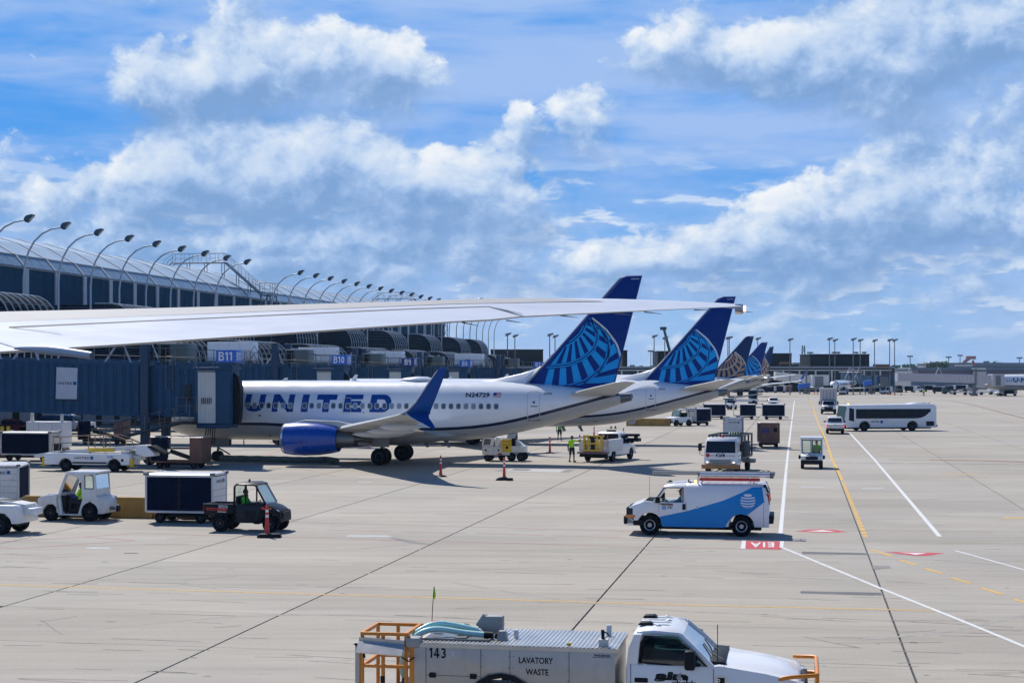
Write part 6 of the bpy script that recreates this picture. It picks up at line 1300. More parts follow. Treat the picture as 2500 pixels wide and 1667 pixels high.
# --- baggage tractor with a cab
def baggage_tractor(label, loc, rz, driver=None, dl=None):
    T = thing('baggage_tractor', label, 'baggage tractor', loc, rz, 'white baggage tractors'); T.scale = (.94, .96, .98)
    lo = MB().prism([(1.58, .45), (1.60, .92), (1.45, 1.02), (.62, 1.15), (.55, 1.02), (.44, .30), (-.30, .30), (-.52, .98), (-.42, 1.02), (-1.30, 1.05), (-1.42, .90), (-1.50, .60), (-1.45, .32), (-1.16, .32), (-1.12, .62), (-.85, .86), (-.60, .62), (-.55, .24), (.62, .24), (.66, .50), (.86, .70), (1.14, .70), (1.34, .45)], 'y', -.74, .74).build('body', WHITE_D, T, bevel=.03)
    MB().prism([(1.52, .98), (.60, 1.12), (.58, 1.20), (1.30, 1.08), (1.55, 1.02)], 'y', -.45, .45).build('bonnet', WHITE, T, bevel=.03); MB().bx(1.58, 1.66, -.7, .7, .42, .60).build('front_bumper', BLACK, T, bevel=.02)
    cb = MB().prism([(-1.16, 1.04), (-1.08, 2.06), (.18, 2.06), (.20, 2.00), (-1.02, 1.98), (-1.08, 1.08)], 'y', -.70, -.66)
    for s in (-1, 1):
        fr = MB().prism([(.55, .35), (.70, .35), (.72, .95), (.28, 2.0), (.16, 2.0), (.58, .95)], 'y', s*.70-.04, s*.70+.04)
        fr.prism([(-.62, .95), (-.42, .95), (-.46, 1.5), (-.40, 1.78), (-.15, 1.96), (.20, 1.97), (.20, 2.06), (-1.10, 2.06), (-1.14, 1.05), (-.62, 1.02)], 'y', s*.70-.04, s*.70+.04) if False else fr.prism([(-.60, 1.0), (-.48, 1.0), (-.46, 1.60), (-.30, 1.82), (-.05, 1.92), (.20, 1.95), (.20, 2.02), (-.60, 2.02)], 'y', s*.70-.04, s*.70+.04).prism([(-1.16, 1.02), (-1.06, 1.02), (-1.0, 1.96), (-.60, 1.96), (-.60, 2.03), (-1.10, 2.03)], 'y', s*.70-.04, s*.70+.04).bx(-1.1, -.55, s*.70-.035, s*.70+.035, 1.0, 1.36)
        fr.build('cab_frame', WHITE_D, T, bevel=.012); MB().add([(-1.06, s*.70, 1.38), (-.62, s*.70, 1.38), (-.62, s*.70, 1.94), (-1.01, s*.70, 1.94)], [(0, 1, 2, 3)]).build('quarter_window', CLEAR, T, smooth=0)
        q = MB(); seam(q, [(-1.04, 1.38), (-.64, 1.38), (-.64, 1.93), (-1.0, 1.93), (-1.04, 1.38)], s*.745, .035); q.build('window_seal', BLACK, T, smooth=0)
    MB().loft([[(x, -.76, 2.02), (x, -.74, 2.08), (x, .74, 2.08), (x, .76, 2.02)] for x in (-1.16, .26)]).build('cab_roof', WHITE, T, smooth=0)
    MB().add([(.66, -.64, 1.02), (.66, .64, 1.02), (.22, .62, 1.96), (.22, -.62, 1.96)], [(0, 1, 2, 3)]).build('windscreen', SCREEN, T, smooth=0); MB().add([(-1.13, -.62, 1.36), (-1.13, .62, 1.36), (-1.07, .60, 1.94), (-1.07, -.60, 1.94)], [(0, 1, 2, 3)]).build('rear_window', CLEAR, T, smooth=0); MB().bx(-1.16, -1.10, -.66, .66, 1.0, 1.36).build('rear_panel', WHITE_D, T)
    MB().prism([(-1.05, 1.02), (-1.40, .98), (-1.50, .82), (-1.10, .90)], 'y', -.765, -.74).build('rear_louvre', STEEL, T); MB().bx(-1.0, -.90, -.76, -.74, .84, .90).build('tail_lamp', REDL, T)
    MB().bx(-1.80, -1.45, -.10, .10, .45, .58).bx(-1.92, -1.78, -.08, .08, .38, .66, 1).build('hitch', [STEEL, BLACK], T, bevel=.01)
    MB().bx(-.6, .2, -.6, .6, .30, .36).bx(-.55, -.15, .1, .55, .36, .72).bx(-.55, -.15, -.55, -.1, .36, .72).bx(-.58, -.48, -.55, .55, .7, 1.2).build('seat', BLACK, T, bevel=.03); MB().tube([(.30+.08*math.sin(a), .30+.17*math.cos(a), 1.08+.15*math.sin(a)) for a in [i*2*math.pi/12 for i in range(13)]], .016, 5).cyl((.30, .30, 1.08), (.55, .30, .8), .03, n=6).build('steering_wheel', BLACK, T); MB().bx(.35, .58, -.6, .6, .4, 1.05).build('dashboard', BLACK, T)
    lettering(T, 'N24519', SIGNB, (1.25, .455, 1.05), (-1, 0, .12), (0, -.3, .95), .06, .45, bold=.02); MB().bx(1.52, 1.61, .60, .72, .78, .88).bx(1.52, 1.61, -.72, -.60, .78, .88).build('turn_signal', AMBL, T)
    for x, r, w in ((1.0, .33, .24), (-.85, .40, .30)):
        for s in (-1, 1): wheel(T, x, s*.62, r, w, s, mat('black_rim', (.018, .022, .03), .5), rr=.5)
    MB().bx(-1.3, 1.4, -.45, .45, .26, .5).build('chassis', BLACK, T)
    if driver: person(driver, T.matrix_basis @ Vector((-.28, .30, .24)), rz, top=HIVIS, sleeves=BLUEC, legs=DARKC, seated=True, lean=.0, h=1.75)
    return T
tr1 = baggage_tractor('white baggage tractor with a tall cab, driver in a yellow vest inside', gp(173, 1272)+U*.76, HEAD_L, 'driver in a yellow vest and blue sleeves inside the white tractor cab')

# --- belt loaders
def belt_loader(label, loc, rz, rails=True, text=True, head=True):
    T = thing('belt_loader', label, 'belt loader', loc, rz, 'white belt loaders')
    ax2 = -1.45 if head else -2.15; pr = side_profile([(2.75, .95), (2.70, 1.12), (-2.75, 1.12), (-2.85, 1.0)], .42, (1.75, ax2), .46, .36)
    MB().prism(pr, 'y', -.85, .85).build('body', WHITE, T, bevel=.02); MB().bx(-2.6, 2.6, -.5, .5, .3, .55).build('chassis', BLACK, T)
    for x in (1.75, ax2):
        for s in (-1, 1): wheel(T, x, s*.72, .36, .26, s, mat('black_rim', (.018, .022, .03), .5), rr=.5)
    s_ = -1
    sk = MB()
    for s in (-1, 1): sk.bx(-.98, 1.28, s*.855-.01, s*.855+.01, .50, .60)
    sk.build('side_slot', BLACK, T, smooth=0)
    if text:
        for s in (-1, 1): xd = (-s, 0, 0); x0 = -.95*-s*-1 if False else (-.85 if s < 0 else 1.15); lettering(T, 'UNITED', NAVY, (x0, s*.858, .78), xd, (0, 0, 1), .14, 1.0, wide=True); globe_mark(T, (x0-s*1.05, s*.858, .75), xd, (0, 0, 1), .2)
        for s in (-1, 1): xd = (-s, 0, 0); lettering(T, 'SL2981', SIGNB, (1.3*-s, s*.858, .86), xd, (0, 0, 1), .12, .42, bold=.02); MB().lathe([(0, .09), (.02, .09)], (2.3*-s, s*.86, .72), 'y', 12).build('fuel_cap', BLACK, T)
    # boom with the conveyor belt, lower at the rear, with a folded front end
    bm_ = MB().prism([(-3.75 if head else -2.95, .78 if head else .9), (-3.75 if head else -2.95, .98 if head else 1.12), (-2.4, 1.22), (3.0, 1.62), (3.6, 1.66), (3.75, 1.56), (3.1, 1.38), (-2.4, 1.0)], 'y', -.42, .42).build('conveyor_boom', CREAM, T, bevel=.02); MB().add([(-2.4, -.38, 1.226), (3.0, -.38, 1.626), (3.0, .38, 1.626), (-2.4, .38, 1.226)], [(0, 1, 2, 3)]).build('conveyor_belt', BLACK, bm_, smooth=0)
    if head: MB().prism([(3.0, 1.10), (3.0, 1.55), (3.7, 1.58), (4.15, 1.20), (4.2, .98), (3.6, .92)], 'y', -.48, .48).build('boom_head', WHITE, T, bevel=.02); (MB().prism([(3.7, 1.60), (4.0, 1.62), (4.9, 1.15), (4.85, 1.05)], 'y', -.45, .45).build('head_pad', BLACK, T, bevel=.02)) if head else None
    MB().bx(-.1, 1.6, -.50, -.44, 1.22, 1.44).build('boom_cover', YELLOW, T); MB().prism([(-2.2, 1.1), (-2.0, 1.1), (-1.5, 1.3), (-1.7, 1.3)], 'y', -.5, .5).build('boom_lift', STEEL, T)
    if rails:
        for y in (-.47, .47):
            q = MB().tube([(-2.55, y, 1.18), (-2.40, y, 2.06), (-.3, y, 2.22), (1.55, y, 2.24), (2.35, y, 1.98), (2.40, y, 1.58)], .035, 6)
            for x, z0, z1 in ((-.1, 1.38, 2.22), (.9, 1.45, 2.23)): q.cyl((x, y, z0), (x, y, z1), .03, n=6)
            q.build('hand_rail', mat('tan_rail', (.42, .24, .13), .6), T); MB().tube([(-2.45, y, 1.68), (-.1, y, 1.82), (1.0, y, 1.86)], .02, 5).build('mid_rail', STEEL, T)
        MB().tube([(1.0, .47, 1.86), (1.9, .46, 1.70), (2.9, .45, 1.62)], .02, 5).tube([(1.55, .47, 2.2), (2.3, .44, 2.0), (3.1, .42, 1.66)], .035, 6).build('cable', BLACK, T)
    for x in ((-2.95, 2.85) if head else (2.85,)): MB().bx(x-.08, x+.08, -.80, -.55, .35, .80).bx(x-.25, x+.25, -.85, -.5, .33, .37).build('stabiliser_foot', YELLOW, T)
    if head: MB().bx(-2.9, -2.5, .5, .8, 1.12, 1.7).bx(-2.3, -1.9, .4, .8, 1.12, 1.35).build('operator_seat', BLACK, T, bevel=.03)
    else: MB().bx(-3.3, -2.86, -.35, .35, .72, .98).build('rear_box', WHITE, T, bevel=.03)
    MB().bx(2.55, 2.7, -.8, .8, 1.12, 1.2).build('deck_edge', CREAM, T); MB().bx(2.2, 2.7, -.8, .8, 1.12, 1.3).build('front_deck', CREAM, T); MB().bx(2.78, 3.3, -.4, .4, .7, 1.0).build('front_box', CREAM, T, bevel=.02)
    return T
belt_loader('white belt loader with tan handrails in front of the jet bridge stair', gp(213, 1151)+U*.85, HEAD_R)
belt_loader('white belt loader cut by the left edge, in front of the tractor', gp(-128, 1303)+U*.85, HEAD_L, rails=False, head=False)

# --- ochre barriers
def barrier(label, loc, L_, rz=HEAD_R):
    T = MB().prism([(-.30, 0), (.30, 0), (.30, .10), (.16, .30), (.10, .86), (-.10, .86), (-.16, .30), (-.30, .10)], 'x', -L_/2, L_/2).build('concrete_barrier', OCHRE, None, loc, rz, bevel=.02); tag(T, label, 'barrier', 'ochre concrete barriers')
for px, py, L_, lab in ((85, 1260.5, 1.25, 'short ochre barrier piece between the white cart and the tractor bonnet'), (185, 1262, 2.35, 'ochre barrier mostly hidden behind the white tractor'), (316, 1264.5, 2.0, 'ochre barrier right of the tractor, left of the navy cart'), (396, 1266, .75, 'ochre barrier glimpsed under the left end of the navy cart'), (480, 1267.5, 1.75, 'ochre barrier glimpsed under the right half of the navy cart')): barrier(lab, gp(px, py)+U*.3, L_)
barrier('long ochre barrier below the tail of the second airliner', gp(1582, 1040)+U*.3, 5.0)

# --- red channelizer posts
def post(label, loc, base=1, h=1.12, lean=None, flags=False):
    T = thing('delineator_post', label, 'delineator post', loc, 0, 'red and white delineator posts')
    if base == 1: MB().prism([(-.50, 0), (-.42, .10), (-.30, .16), (-.12, .19), (.12, .19), (.18, .13), (.50, .13), (.50, 0)], 'y', -.26, .20).build('base', BLACK, T, bevel=.02)
    elif base == 2: MB().lathe([(0, .34), (.04, .34), (.08, .28)], (0, 0, 0), 'z', 8).build('base', BLACK, T)
    if base == 3: MB().prism([(-.33, 0), (-.33, .1), (-.2, .15), (.5, .15), (.55, .02), (.55, 0)], 'y', -.3, .1).build('base', BLACK, T, bevel=.02)
    q = MB().lathe([(.02, .10), (.10, .095), (h*.62, .062)], (0, 0, .05), 'z', 12, 0); prof = [(h*.62, .062), (h*.72, .060)]
    z = h*.62
    for k, m in enumerate((1, 0, 1, 0)): q.lathe([(z, .062-.002*k), (z+h*.085, .060-.002*k)], (0, 0, .05), 'z', 12, m); z += h*.085
    q.lathe([(z, .054), (z+.05, .05), (z+.06, .03), (z+.10, .03)], (0, 0, .05), 'z', 10, 0); o = q.build('post', [RED, WHITE], T)
    if flags:
        for s in (-1, 1): MB().cyl((s*.07, 0, h*.7), (s*.09, 0, h+.15), .008, n=4).build('flag_wand', ORANGE, T)
    if lean: T.rotation_euler = lean
    return T
post('red delineator post on a wide black base before the utility vehicle', gp(652, 1311), 3)
post('striped orange post by the nearest airliner main wheels', gp(1076, 1163), 2, 1.15)
post('red delineator post on a black base right of the striped post', gp(1231, 1172), 1, 1.2)
post('red delineator post with thin flag wands left of the pointing worker', gp(1342.5, 1106), 2, 1.15, flags=True)
post('red flagged post half hidden behind the yellow-boxed cart', gp(1256, 1098), 2, 1.2, flags=True)
post('red post seen above the service pickup bed', gp(1450.5, 1075), 2, 1.15)
post('red post with a black top seen right of the pickup cab', gp(1522, 1081), 2, 1.2)
post('leaning red cone post strapped at the pickup tailgate corner', gp(1424, 1122)+Vector((0, -.6, .62)), 0, 1.1, lean=(0, R(-14), 0))
for px, lab in ((1492, 'small black cone left of a twin, behind the service pickup'), (1502.5, 'small black cone right of a twin, behind the service pickup')): tag(MB().lathe([(0, .16), (.03, .16), (.05, .10), (.30, .04), (.32, .03)], (0, 0, 0), 'z', 10).build('traffic_cone', BLACK, None, gp(px, 1046)), lab, 'traffic cone', 'small black cones')
# --- air duct lying on the apron below the nearest engine
dp = [gp(495, 1121)+Vector((0, 0, .22)), gp(560, 1126)+Vector((0, 0, .22)), gp(650, 1128)+Vector((0, 0, .23)), gp(730, 1130)+Vector((0, 0, .22)), gp(800, 1130)+Vector((0, 0, .24)), gp(822, 1133)+Vector((0, 0, .22))]
tag(MB().tube([dp[0].lerp(dp[1], i/8) for i in range(8)]+[dp[1].lerp(dp[2], i/8) for i in range(8)]+[dp[2].lerp(dp[3], i/8) for i in range(8)]+[dp[3].lerp(dp[4], i/8) for i in range(8)]+[dp[4], dp[5]], [.21+.012*math.sin(i*1.9) for i in range(34)], 10).build('air_duct', HOSEG, None), 'thick grey-green air duct lying on the ground under the blue engine', 'air duct')
# ---------------------------------------------------------------- middle distance
def simple_pickup(T, L_=5.0, W_=1.78, zb=.9, zc=1.68, r=.35, cab=(.2, 1.9), body=WHITE):
    """open-bed pickup: lower body with arches, cab, glass, lamps, wheels; x forward"""
    h, w = L_/2, W_/2; fa, ra_ = h-.85, -h+1.15
    lo = MB().prism(side_profile([(h, .55), (h-.02, zb-.06), (h-1.35, zb+.06), (-h, zb+.02)], .42, (fa, ra_), r+.08, r), 'y', -w, w).build('body', body, T, bevel=.03)
    c = MB(); levels(c, [(zb+.04, cab[0]-.35, cab[1], w*.97, .05), (zc-.12, cab[0]-.28, cab[1]-.75, w*.82, .07), (zc, cab[0]-.15, cab[1]-.95, w*.70, .12)]); c.build('cab', body, T, smooth=40)
    g = MB(); x0, x1 = cab[0]-.36, cab[0]-.30; g.add([(x0-.02, -w*.80, zb+.16), (x0-.02, w*.80, zb+.16), (x1, w*.70, zc-.13), (x1, -w*.70, zc-.13)], [(0, 1, 2, 3)]); g.build('rear_window', GLASSD, T, smooth=0)
    g = MB().add([(cab[1]+.0, -w*.84, zb+.10), (cab[1]+.0, w*.84, zb+.10), (cab[1]-.72, w*.72, zc-.13), (cab[1]-.72, -w*.72, zc-.13)], [(0, 1, 2, 3)]); g.build('windscreen', GLASSD, T, smooth=0)
    for s in (-1, 1):
        MB().add([(cab[0]-.2, s*(w*.97+.0), zb+.12), (cab[1]-.25, s*(w*.97), zb+.12), (cab[1]-.78, s*w*.86, zc-.16), (cab[0]-.15, s*w*.86, zc-.16)], [(0, 1, 2, 3)]).build('side_window', GLASSD, T, smooth=0)
        MB().bx(cab[1]-.45, cab[1]-.30, s*(w+.12)-.10, s*(w+.12)+.10, zb+.10, zb+.26).build('mirror', BLACK, T, bevel=.02)
        MB().bx(h-.12, h+.01, s*w*.74-.18, s*w*.74+.18, .62, .80).build('headlamp', HEADL, T)
        for x in (fa, ra_): wheel(T, x, s*(w-.13), r, .24, s, DRIM)
    MB().bx(h-.05, h+.02, -w*.5, w*.5, .55, .80).build('grille', BLACK, T); MB().bx(h-.02, h+.10, -w, w, .38, .54).build('front_bumper', BLACK, T, bevel=.02); MB().bx(-h-.12, -h+.02, -w, w, .36, .56).build('rear_bumper', BLACK, T, bevel=.02); MB().bx(-h+.3, h-.3, -.5, .5, .28, .45).build('chassis', BLACK, T)
    return lo
T = thing('pickup_truck', 'small white pickup seen from behind with lit red brake lamps, before the bus', 'pickup truck', gp(2039.5, 1060)+U*2.4, HEAD_FAR)
simple_pickup(T, 4.8, 1.74, .98, 1.68, .35, (-.1, 1.5)); MB().bx(-2.43, -2.40, -.85, .85, .56, 1.0).build('tailgate', WHITE_D, T, bevel=.02); MB().bx(-2.46, -2.42, -.14, .14, .90, .95).build('gate_handle', BLACK, T)
for s in (-1, 1): MB().bx(-2.45, -2.38, s*.80-.07, s*.80+.07, .66, .98).build('tail_lamp', REDL, T); MB().bx(-2.46, -2.44, s*.80-.05, s*.80+.05, .74, .86).build('brake_lamp', BRAKE, T)
T = thing('service_pickup', 'white service pickup with a big yellow steel cage on its tailgate', 'pickup truck', gp(1470, 1127)+Vector((.55, 2.0, 0)), R(66))
simple_pickup(T, 5.6, 2.05, 1.05, 1.98, .40, (.3, 2.1))
for s in (-1, 1): MB().bx(-2.75, -.05, s*.98-.14, s*.98+.14, .72, 1.55).build('tool_locker', WHITE_D, T, bevel=.03)
MB().bx(-2.78, -2.70, -1.1, 1.1, .72, 1.55).build('tailgate', WHITE_D, T, bevel=.02); MB().bx(-3.15, -2.72, -1.12, 1.12, .60, .72).build('step_bumper', STEEL, T, bevel=.02); q = MB()
for i in range(6): q.bx(-3.16, -3.15, -1.05+i*.36, -.88+i*.36, .62, .70)
q.build('bumper_stripe', REDL, T, smooth=0)
cg = MB()
for y in (-.62, -.30, .30, .62):
    cg.bx(-3.10, -3.02, y-.05, y+.05, .78, 1.85)
for z in (.82, 1.28, 1.80): cg.bx(-3.09, -3.03, -.65, .65, z-.05, z+.05)
for y in (-.62, .62): cg.bx(-3.05, -2.5, y-.04, y+.04, 1.76, 1.84)
cg.bx(-3.08, -2.82, -.66, -.58, .80, 1.82).bx(-3.08, -2.82, .58, .66, .80, 1.82); cg.build('steel_cage', YELLOW, T, bevel=.01)
MB().bx(-3.04, -2.9, -.10, .14, .85, 1.78).build('vertical_strap', BLACK, T); MB().bx(.4, .8, -.30, .30, 1.98, 2.10).build('light_bar', BLACK, T, bevel=.02); MB().prism([(1.5, -.80), (1.9, -.80), (2.2, -1.65), (1.6, -1.65)], 'z', 1.26, 1.50).prism([(1.5, -.75), (1.8, -.75), (2.1, -1.6), (1.7, -1.65)], 'z', 1.62, 1.80).bx(1.65, 1.95, -1.5, -1.3, 1.3, 1.8).build('folded_arm', BLACK, T)
for y in (.9, .35): MB().ball((-1.2, y, 1.62), (.28, .22, .14)).build('spool', BLACK, T)
MB().tube([(-2.9, -.98, .8), (-2.85, -1.02, 1.9)], .02, 5).build('flag_wand', ORANGE, T)

# cab-over hydrant fuel truck
T = thing('fuel_truck', 'white cab-over hydrant fuel truck with a tan bumper, facing the camera', 'fuel truck', gp(1775, 1158)+U*3.2, HEAD_NEAR-R(7))
c = MB(); levels(c, [(.55, 1.75, 3.15, 1.02, .10), (1.25, 1.70, 3.20, 1.02, .12), (1.95, 1.70, 3.00, .98, .12), (2.18, 1.78, 2.80, .88, .16)]); c.build('cab', WHITE, T, smooth=40)
MB().add([(3.215, -.90, 1.30), (3.215, .90, 1.30), (3.03, .86, 1.98), (3.03, -.86, 1.98)], [(0, 1, 2, 3)]).build('windscreen', GLASSD, T, smooth=0); q = MB()
for s in (-1, 1): q.tube([(3.23, s*.1, 1.28), (3.20, s*.45, 1.40)], .015, 5)
q.build('wiper', BLACK, T)
for s in (-1, 1):
    MB().add([(1.95, s*1.03, 1.32), (2.95, s*1.03, 1.32), (2.80, s*1.0, 1.95), (1.95, s*1.0, 1.95)], [(0, 1, 2, 3)]).build('side_window', GLASSD, T, smooth=0)
    MB().bx(3.15, 3.235, s*.80-.16, s*.80+.16, .64, .84).build('lamp_housing', HEADL, T, bevel=.02); MB().bx(3.2, 3.245, s*.80-.07, s*.80+.07, .68, .78).build('headlamp', LITH, T, bevel=.02); MB().tube([(3.0, s*1.0, 1.9), (3.2, s*1.22, 1.85), (3.2, s*1.26, 1.2), (3.1, s*1.05, 1.1)], .02, 5).build('mirror_bracket', BLACK, T); MB().bx(3.12, 3.22, s*1.25-.11, s*1.25+.11, 1.40, 1.85).build('mirror', BLACK, T, bevel=.03)
    for x, r in ((2.4, .40), (-1.6, .40)): wheel(T, x, s*.88, r, .26, s, DRIM)
MB().bx(3.18, 3.235, -.55, .55, .66, .71).bx(3.18, 3.235, -.62, .62, .75, .80).bx(3.18, 3.235, -.66, .66, .84, .88).build('grille', STEEL, T); MB().bx(3.20, 3.42, -1.12, 1.12, .34, .60).build('front_bumper', mat('tan_bumper', (.42, .20, .07), .6, var=.2, grime=.2), T, bevel=.02)
lettering(T, 'JET A', WHITE, (3.232, -.22, 1.10), (0, 1, 0), (0, 0, 1), .08, .40, bold=.04); MB().bx(3.215, 3.226, -.28, .26, 1.06, 1.22).build('name_board', BLACK, T, smooth=0); lettering(T, 'FLAMMABLE', REDL, (3.225, -.88, 1.10), (0, 1, 0), (0, 0, 1), .06, .5, bold=.02); lettering(T, 'NO SMOKING', REDL, (3.225, .34, 1.10), (0, 1, 0), (0, 0, 1), .06, .52, bold=.02)
MB().lathe([(0, .12), (.01, .12)], (3.21, -.78, 1.14), 'x', 14).build('round_sticker', REDL, T)
for y in (-.5, -.25, 0, .25, .5): MB().ball((2.72, y, 2.17), (.05, .05, .03)).build('marker_lamp', AMBL, T)
MB().lathe([(0, .07), (.14, .07), (.18, .04)], (2.3, 0, 2.18), 'z', 10).build('beacon', REDL, T)
MB().bx(-3.0, 1.7, -.5, .5, .5, .85).bx(-2.9, 1.4, -1.0, 1.0, .82, .95).build('chassis', TEALG, T)
rg = MB()
for x in (1.45, .2, -1.2, -2.6):
    for y in (-1.0, 1.0): rg.bx(x-.05, x+.05, y-.05, y+.05, .9, 2.30)
for y in (-1.0, 1.0): rg.bx(-2.6, 1.45, y-.04, y+.04, 2.22, 2.32).bx(-2.6, 1.45, y-.04, y+.04, 1.7, 1.78)
for x in (1.45, -2.6): rg.bx(x-.04, x+.04, -1.0, 1.0, 2.22, 2.32)
rg.build('lift_frame', TEALG, T); q = MB()
for i in range(5): q.tube([(1.4, .2+i*.16, 2.30), (1.2, .25+i*.15, 2.48), (.8, .2+i*.16, 2.32)], .05, 6)
q.build('hose_rack', TEALG, T); MB().bx(-.9, 1.2, .55, 1.12, .95, 1.9).bx(-2.7, -1.2, -1.0, .9, .95, 1.5).build('pump_cabinet', DARKC, T, bevel=.03); MB().tube([(.9, -1.05, .9), (0, -1.2, .6), (-1.2, -1.15, .55), (-2.2, -1.05, .8)], .09, 8).build('hose', BLACK, T); MB().bx(.6, 1.2, 1.0, 1.75, .62, .85).build('side_box', STEEL, T, bevel=.02)
covered_cart('white-fronted baggage cart standing right behind the fuel truck', gp(1803, 1094)+Vector((0, 3, 0)), HEAD_NEAR, L_=2.9, W_=1.5, zt=2.35, end_text=True)

# cart train and tow tractors below the tails
c2 = covered_cart('navy-curtained cart at the left of the three-cart train', gp(1744, 1023)+U*.6, HEAD_R+R(2), L_=2.9, split=False)
for px, py, lab, oe in ((1818, 1023.5, 'middle cart of the three-cart train, one end open', .75), (1888, 1024, 'rightmost cart of the three-cart train with a white slatted end', .0)):
    covered_cart(lab, gp(px, py)+U*.6, HEAD_R+R(2), L_=2.85, split=False, open_end=oe)
def tow_tractor(label, loc, rz, group='small white tow tractors'):
    T = thing('tow_tractor', label, 'tow tractor', loc, rz, group)
    MB().prism(side_profile([(1.55, .50), (1.55, .92), (.45, 1.08), (.40, 1.02), (-1.5, 1.02)], .36, (1.0, -.95), .42, .34), 'y', -.74, .74).build('body', WHITE, T, bevel=.03)
    fr = MB()
    for s in (-1, 1): fr.tube([(.42, s*.68, 1.05), (.20, s*.66, 1.82), (-.95, s*.66, 1.84), (-1.05, s*.68, 1.02)], .05, 6)
    fr.build('cab_frame', DARKC, T); MB().bx(-1.05, .28, -.70, .70, 1.82, 1.90).build('cab_roof', WHITE, T, bevel=.03); MB().add([(.44, -.64, 1.08), (.44, .64, 1.08), (.22, .62, 1.80), (.22, -.62, 1.80)], [(0, 1, 2, 3)]).build('windscreen', TINT, T, smooth=0)
    MB().bx(1.52, 1.62, -.72, .72, .36, .55).build('front_bumper', BLACK, T); MB().bx(1.55, 1.57, -.4, .4, .58, .84).build('grille', BLACK, T, smooth=0); MB().bx(-.75, -.2, -.6, .6, .9, 1.2).bx(-.85, -.7, -.6, .6, 1.1, 1.5).build('seat', BLACK, T)
    for s in (-1, 1):
        MB().bx(1.54, 1.58, s*.56-.09, s*.56+.09, .66, .80).build('headlamp', HEADL, T)
        for x in (1.0, -.95): wheel(T, x, s*.64, .34, .24, s, DRIM)
    return T
tw = tow_tractor('white tow tractor pulling a white and navy cart, below the second tail', gp(1655, 1040)+U*1.0, HEAD_NEAR-R(42))
covered_cart('white and navy cart hitched behind the jeep-like tow tractor', gp(1704, 1039)+U*1.2, HEAD_NEAR-R(38), L_=2.6, W_=1.5, split=False, end_text=True)
dup(tw, gp(1781, 1000)+U*.8, HEAD_NEAR-R(20), 'white tow tractor standing behind the gap between the two left train carts')

# boxy tractor driving towards the camera
T = thing('cab_tractor', 'boxy white tractor with a split windscreen driving towards the camera', 'baggage tractor', gp(1982, 1145)+U*1.35, HEAD_NEAR)
b = MB().prism(side_profile([(1.30, .45), (1.30, .82), (.62, .98), (-1.3, .98)], .36, (.85, -.85), .36, .30), 'y', -.68, .68).build('body', WHITE, T, bevel=.03)
fr = MB(); fr.bx(.52, .60, -.70, -.60, .95, 1.92).bx(.52, .60, .60, .70, .95, 1.92).bx(.52, .60, -.05, .05, .95, 1.92).bx(.52, .60, -.7, .7, 1.82, 1.95).bx(.50, .60, -.7, .7, .94, 1.0).bx(-1.25, -1.15, -.70, -.60, .95, 1.92).bx(-1.25, -1.15, .60, .70, .95, 1.92).bx(-1.25, .55, -.70, -.66, .95, 1.3).bx(-1.25, .55, .66, .70, .95, 1.3); fr.build('cab_frame', WHITE, T, bevel=.012)
MB().loft([[(x, -.74, 1.93), (x, -.70, 1.99), (x, .70, 1.99), (x, .74, 1.93)] for x in (-1.3, .66)]).build('cab_roof', WHITE, T, smooth=0)
for s in (-1, 1):
    q = MB(); x0, x1 = s*.32-.27, s*.32+.27; seam_pts = [(x0, 1.02), (x1, 1.02), (x1, 1.80), (x0, 1.80), (x0, 1.02)]
    for qq in stroke(seam_pts, .05): q.add([(.612, a, z) for a, z in qq], [(0, 1, 2, 3)])
    q.build('window_seal', BLACK, T, smooth=0, recalc=False); MB().add([(.605, x0, 1.02), (.605, x1, 1.02), (.605, x1, 1.80), (.605, x0, 1.80)], [(0, 1, 2, 3)]).build('windscreen', CLEAR, T, smooth=0)
    MB().bx(1.29, 1.33, s*.52-.10, s*.52+.10, .64, .78).build('headlamp', HEADL, T, bevel=.015); MB().ball((.5, s*.76, .72), (.06, .09, .14)).build('mirror', BLACK, T)
    for x in (.85, -.85): wheel(T, x, s*.58, .30, .22, s, DRIM)
MB().bx(1.30, 1.34, -.38, .38, .60, .80).build('grille', BLACK, T, bevel=.01); MB().bx(1.25, 1.42, -.68, .68, .30, .56).build('front_bumper', BLACK, T, bevel=.02); MB().add([(1.16, -.30, .862), (1.16, .30, .862), (1.25, .30, .842), (1.25, -.30, .842)], [(0, 1, 2, 3)]).build('red_decal', REDL, T, smooth=0); MB().bx(.35, .55, -.6, .6, .6, 1.0).bx(-.8, -.3, .05, .55, .55, .8).bx(-.9, -.75, .05, .55, .7, 1.3).build('seat', BLACK, T)
person('driver in a bright green shirt behind the split windscreen', T.matrix_basis @ Vector((-.35, .32, .42)), HEAD_NEAR, top=HIGREEN, seated=True, h=1.7, fine=False)

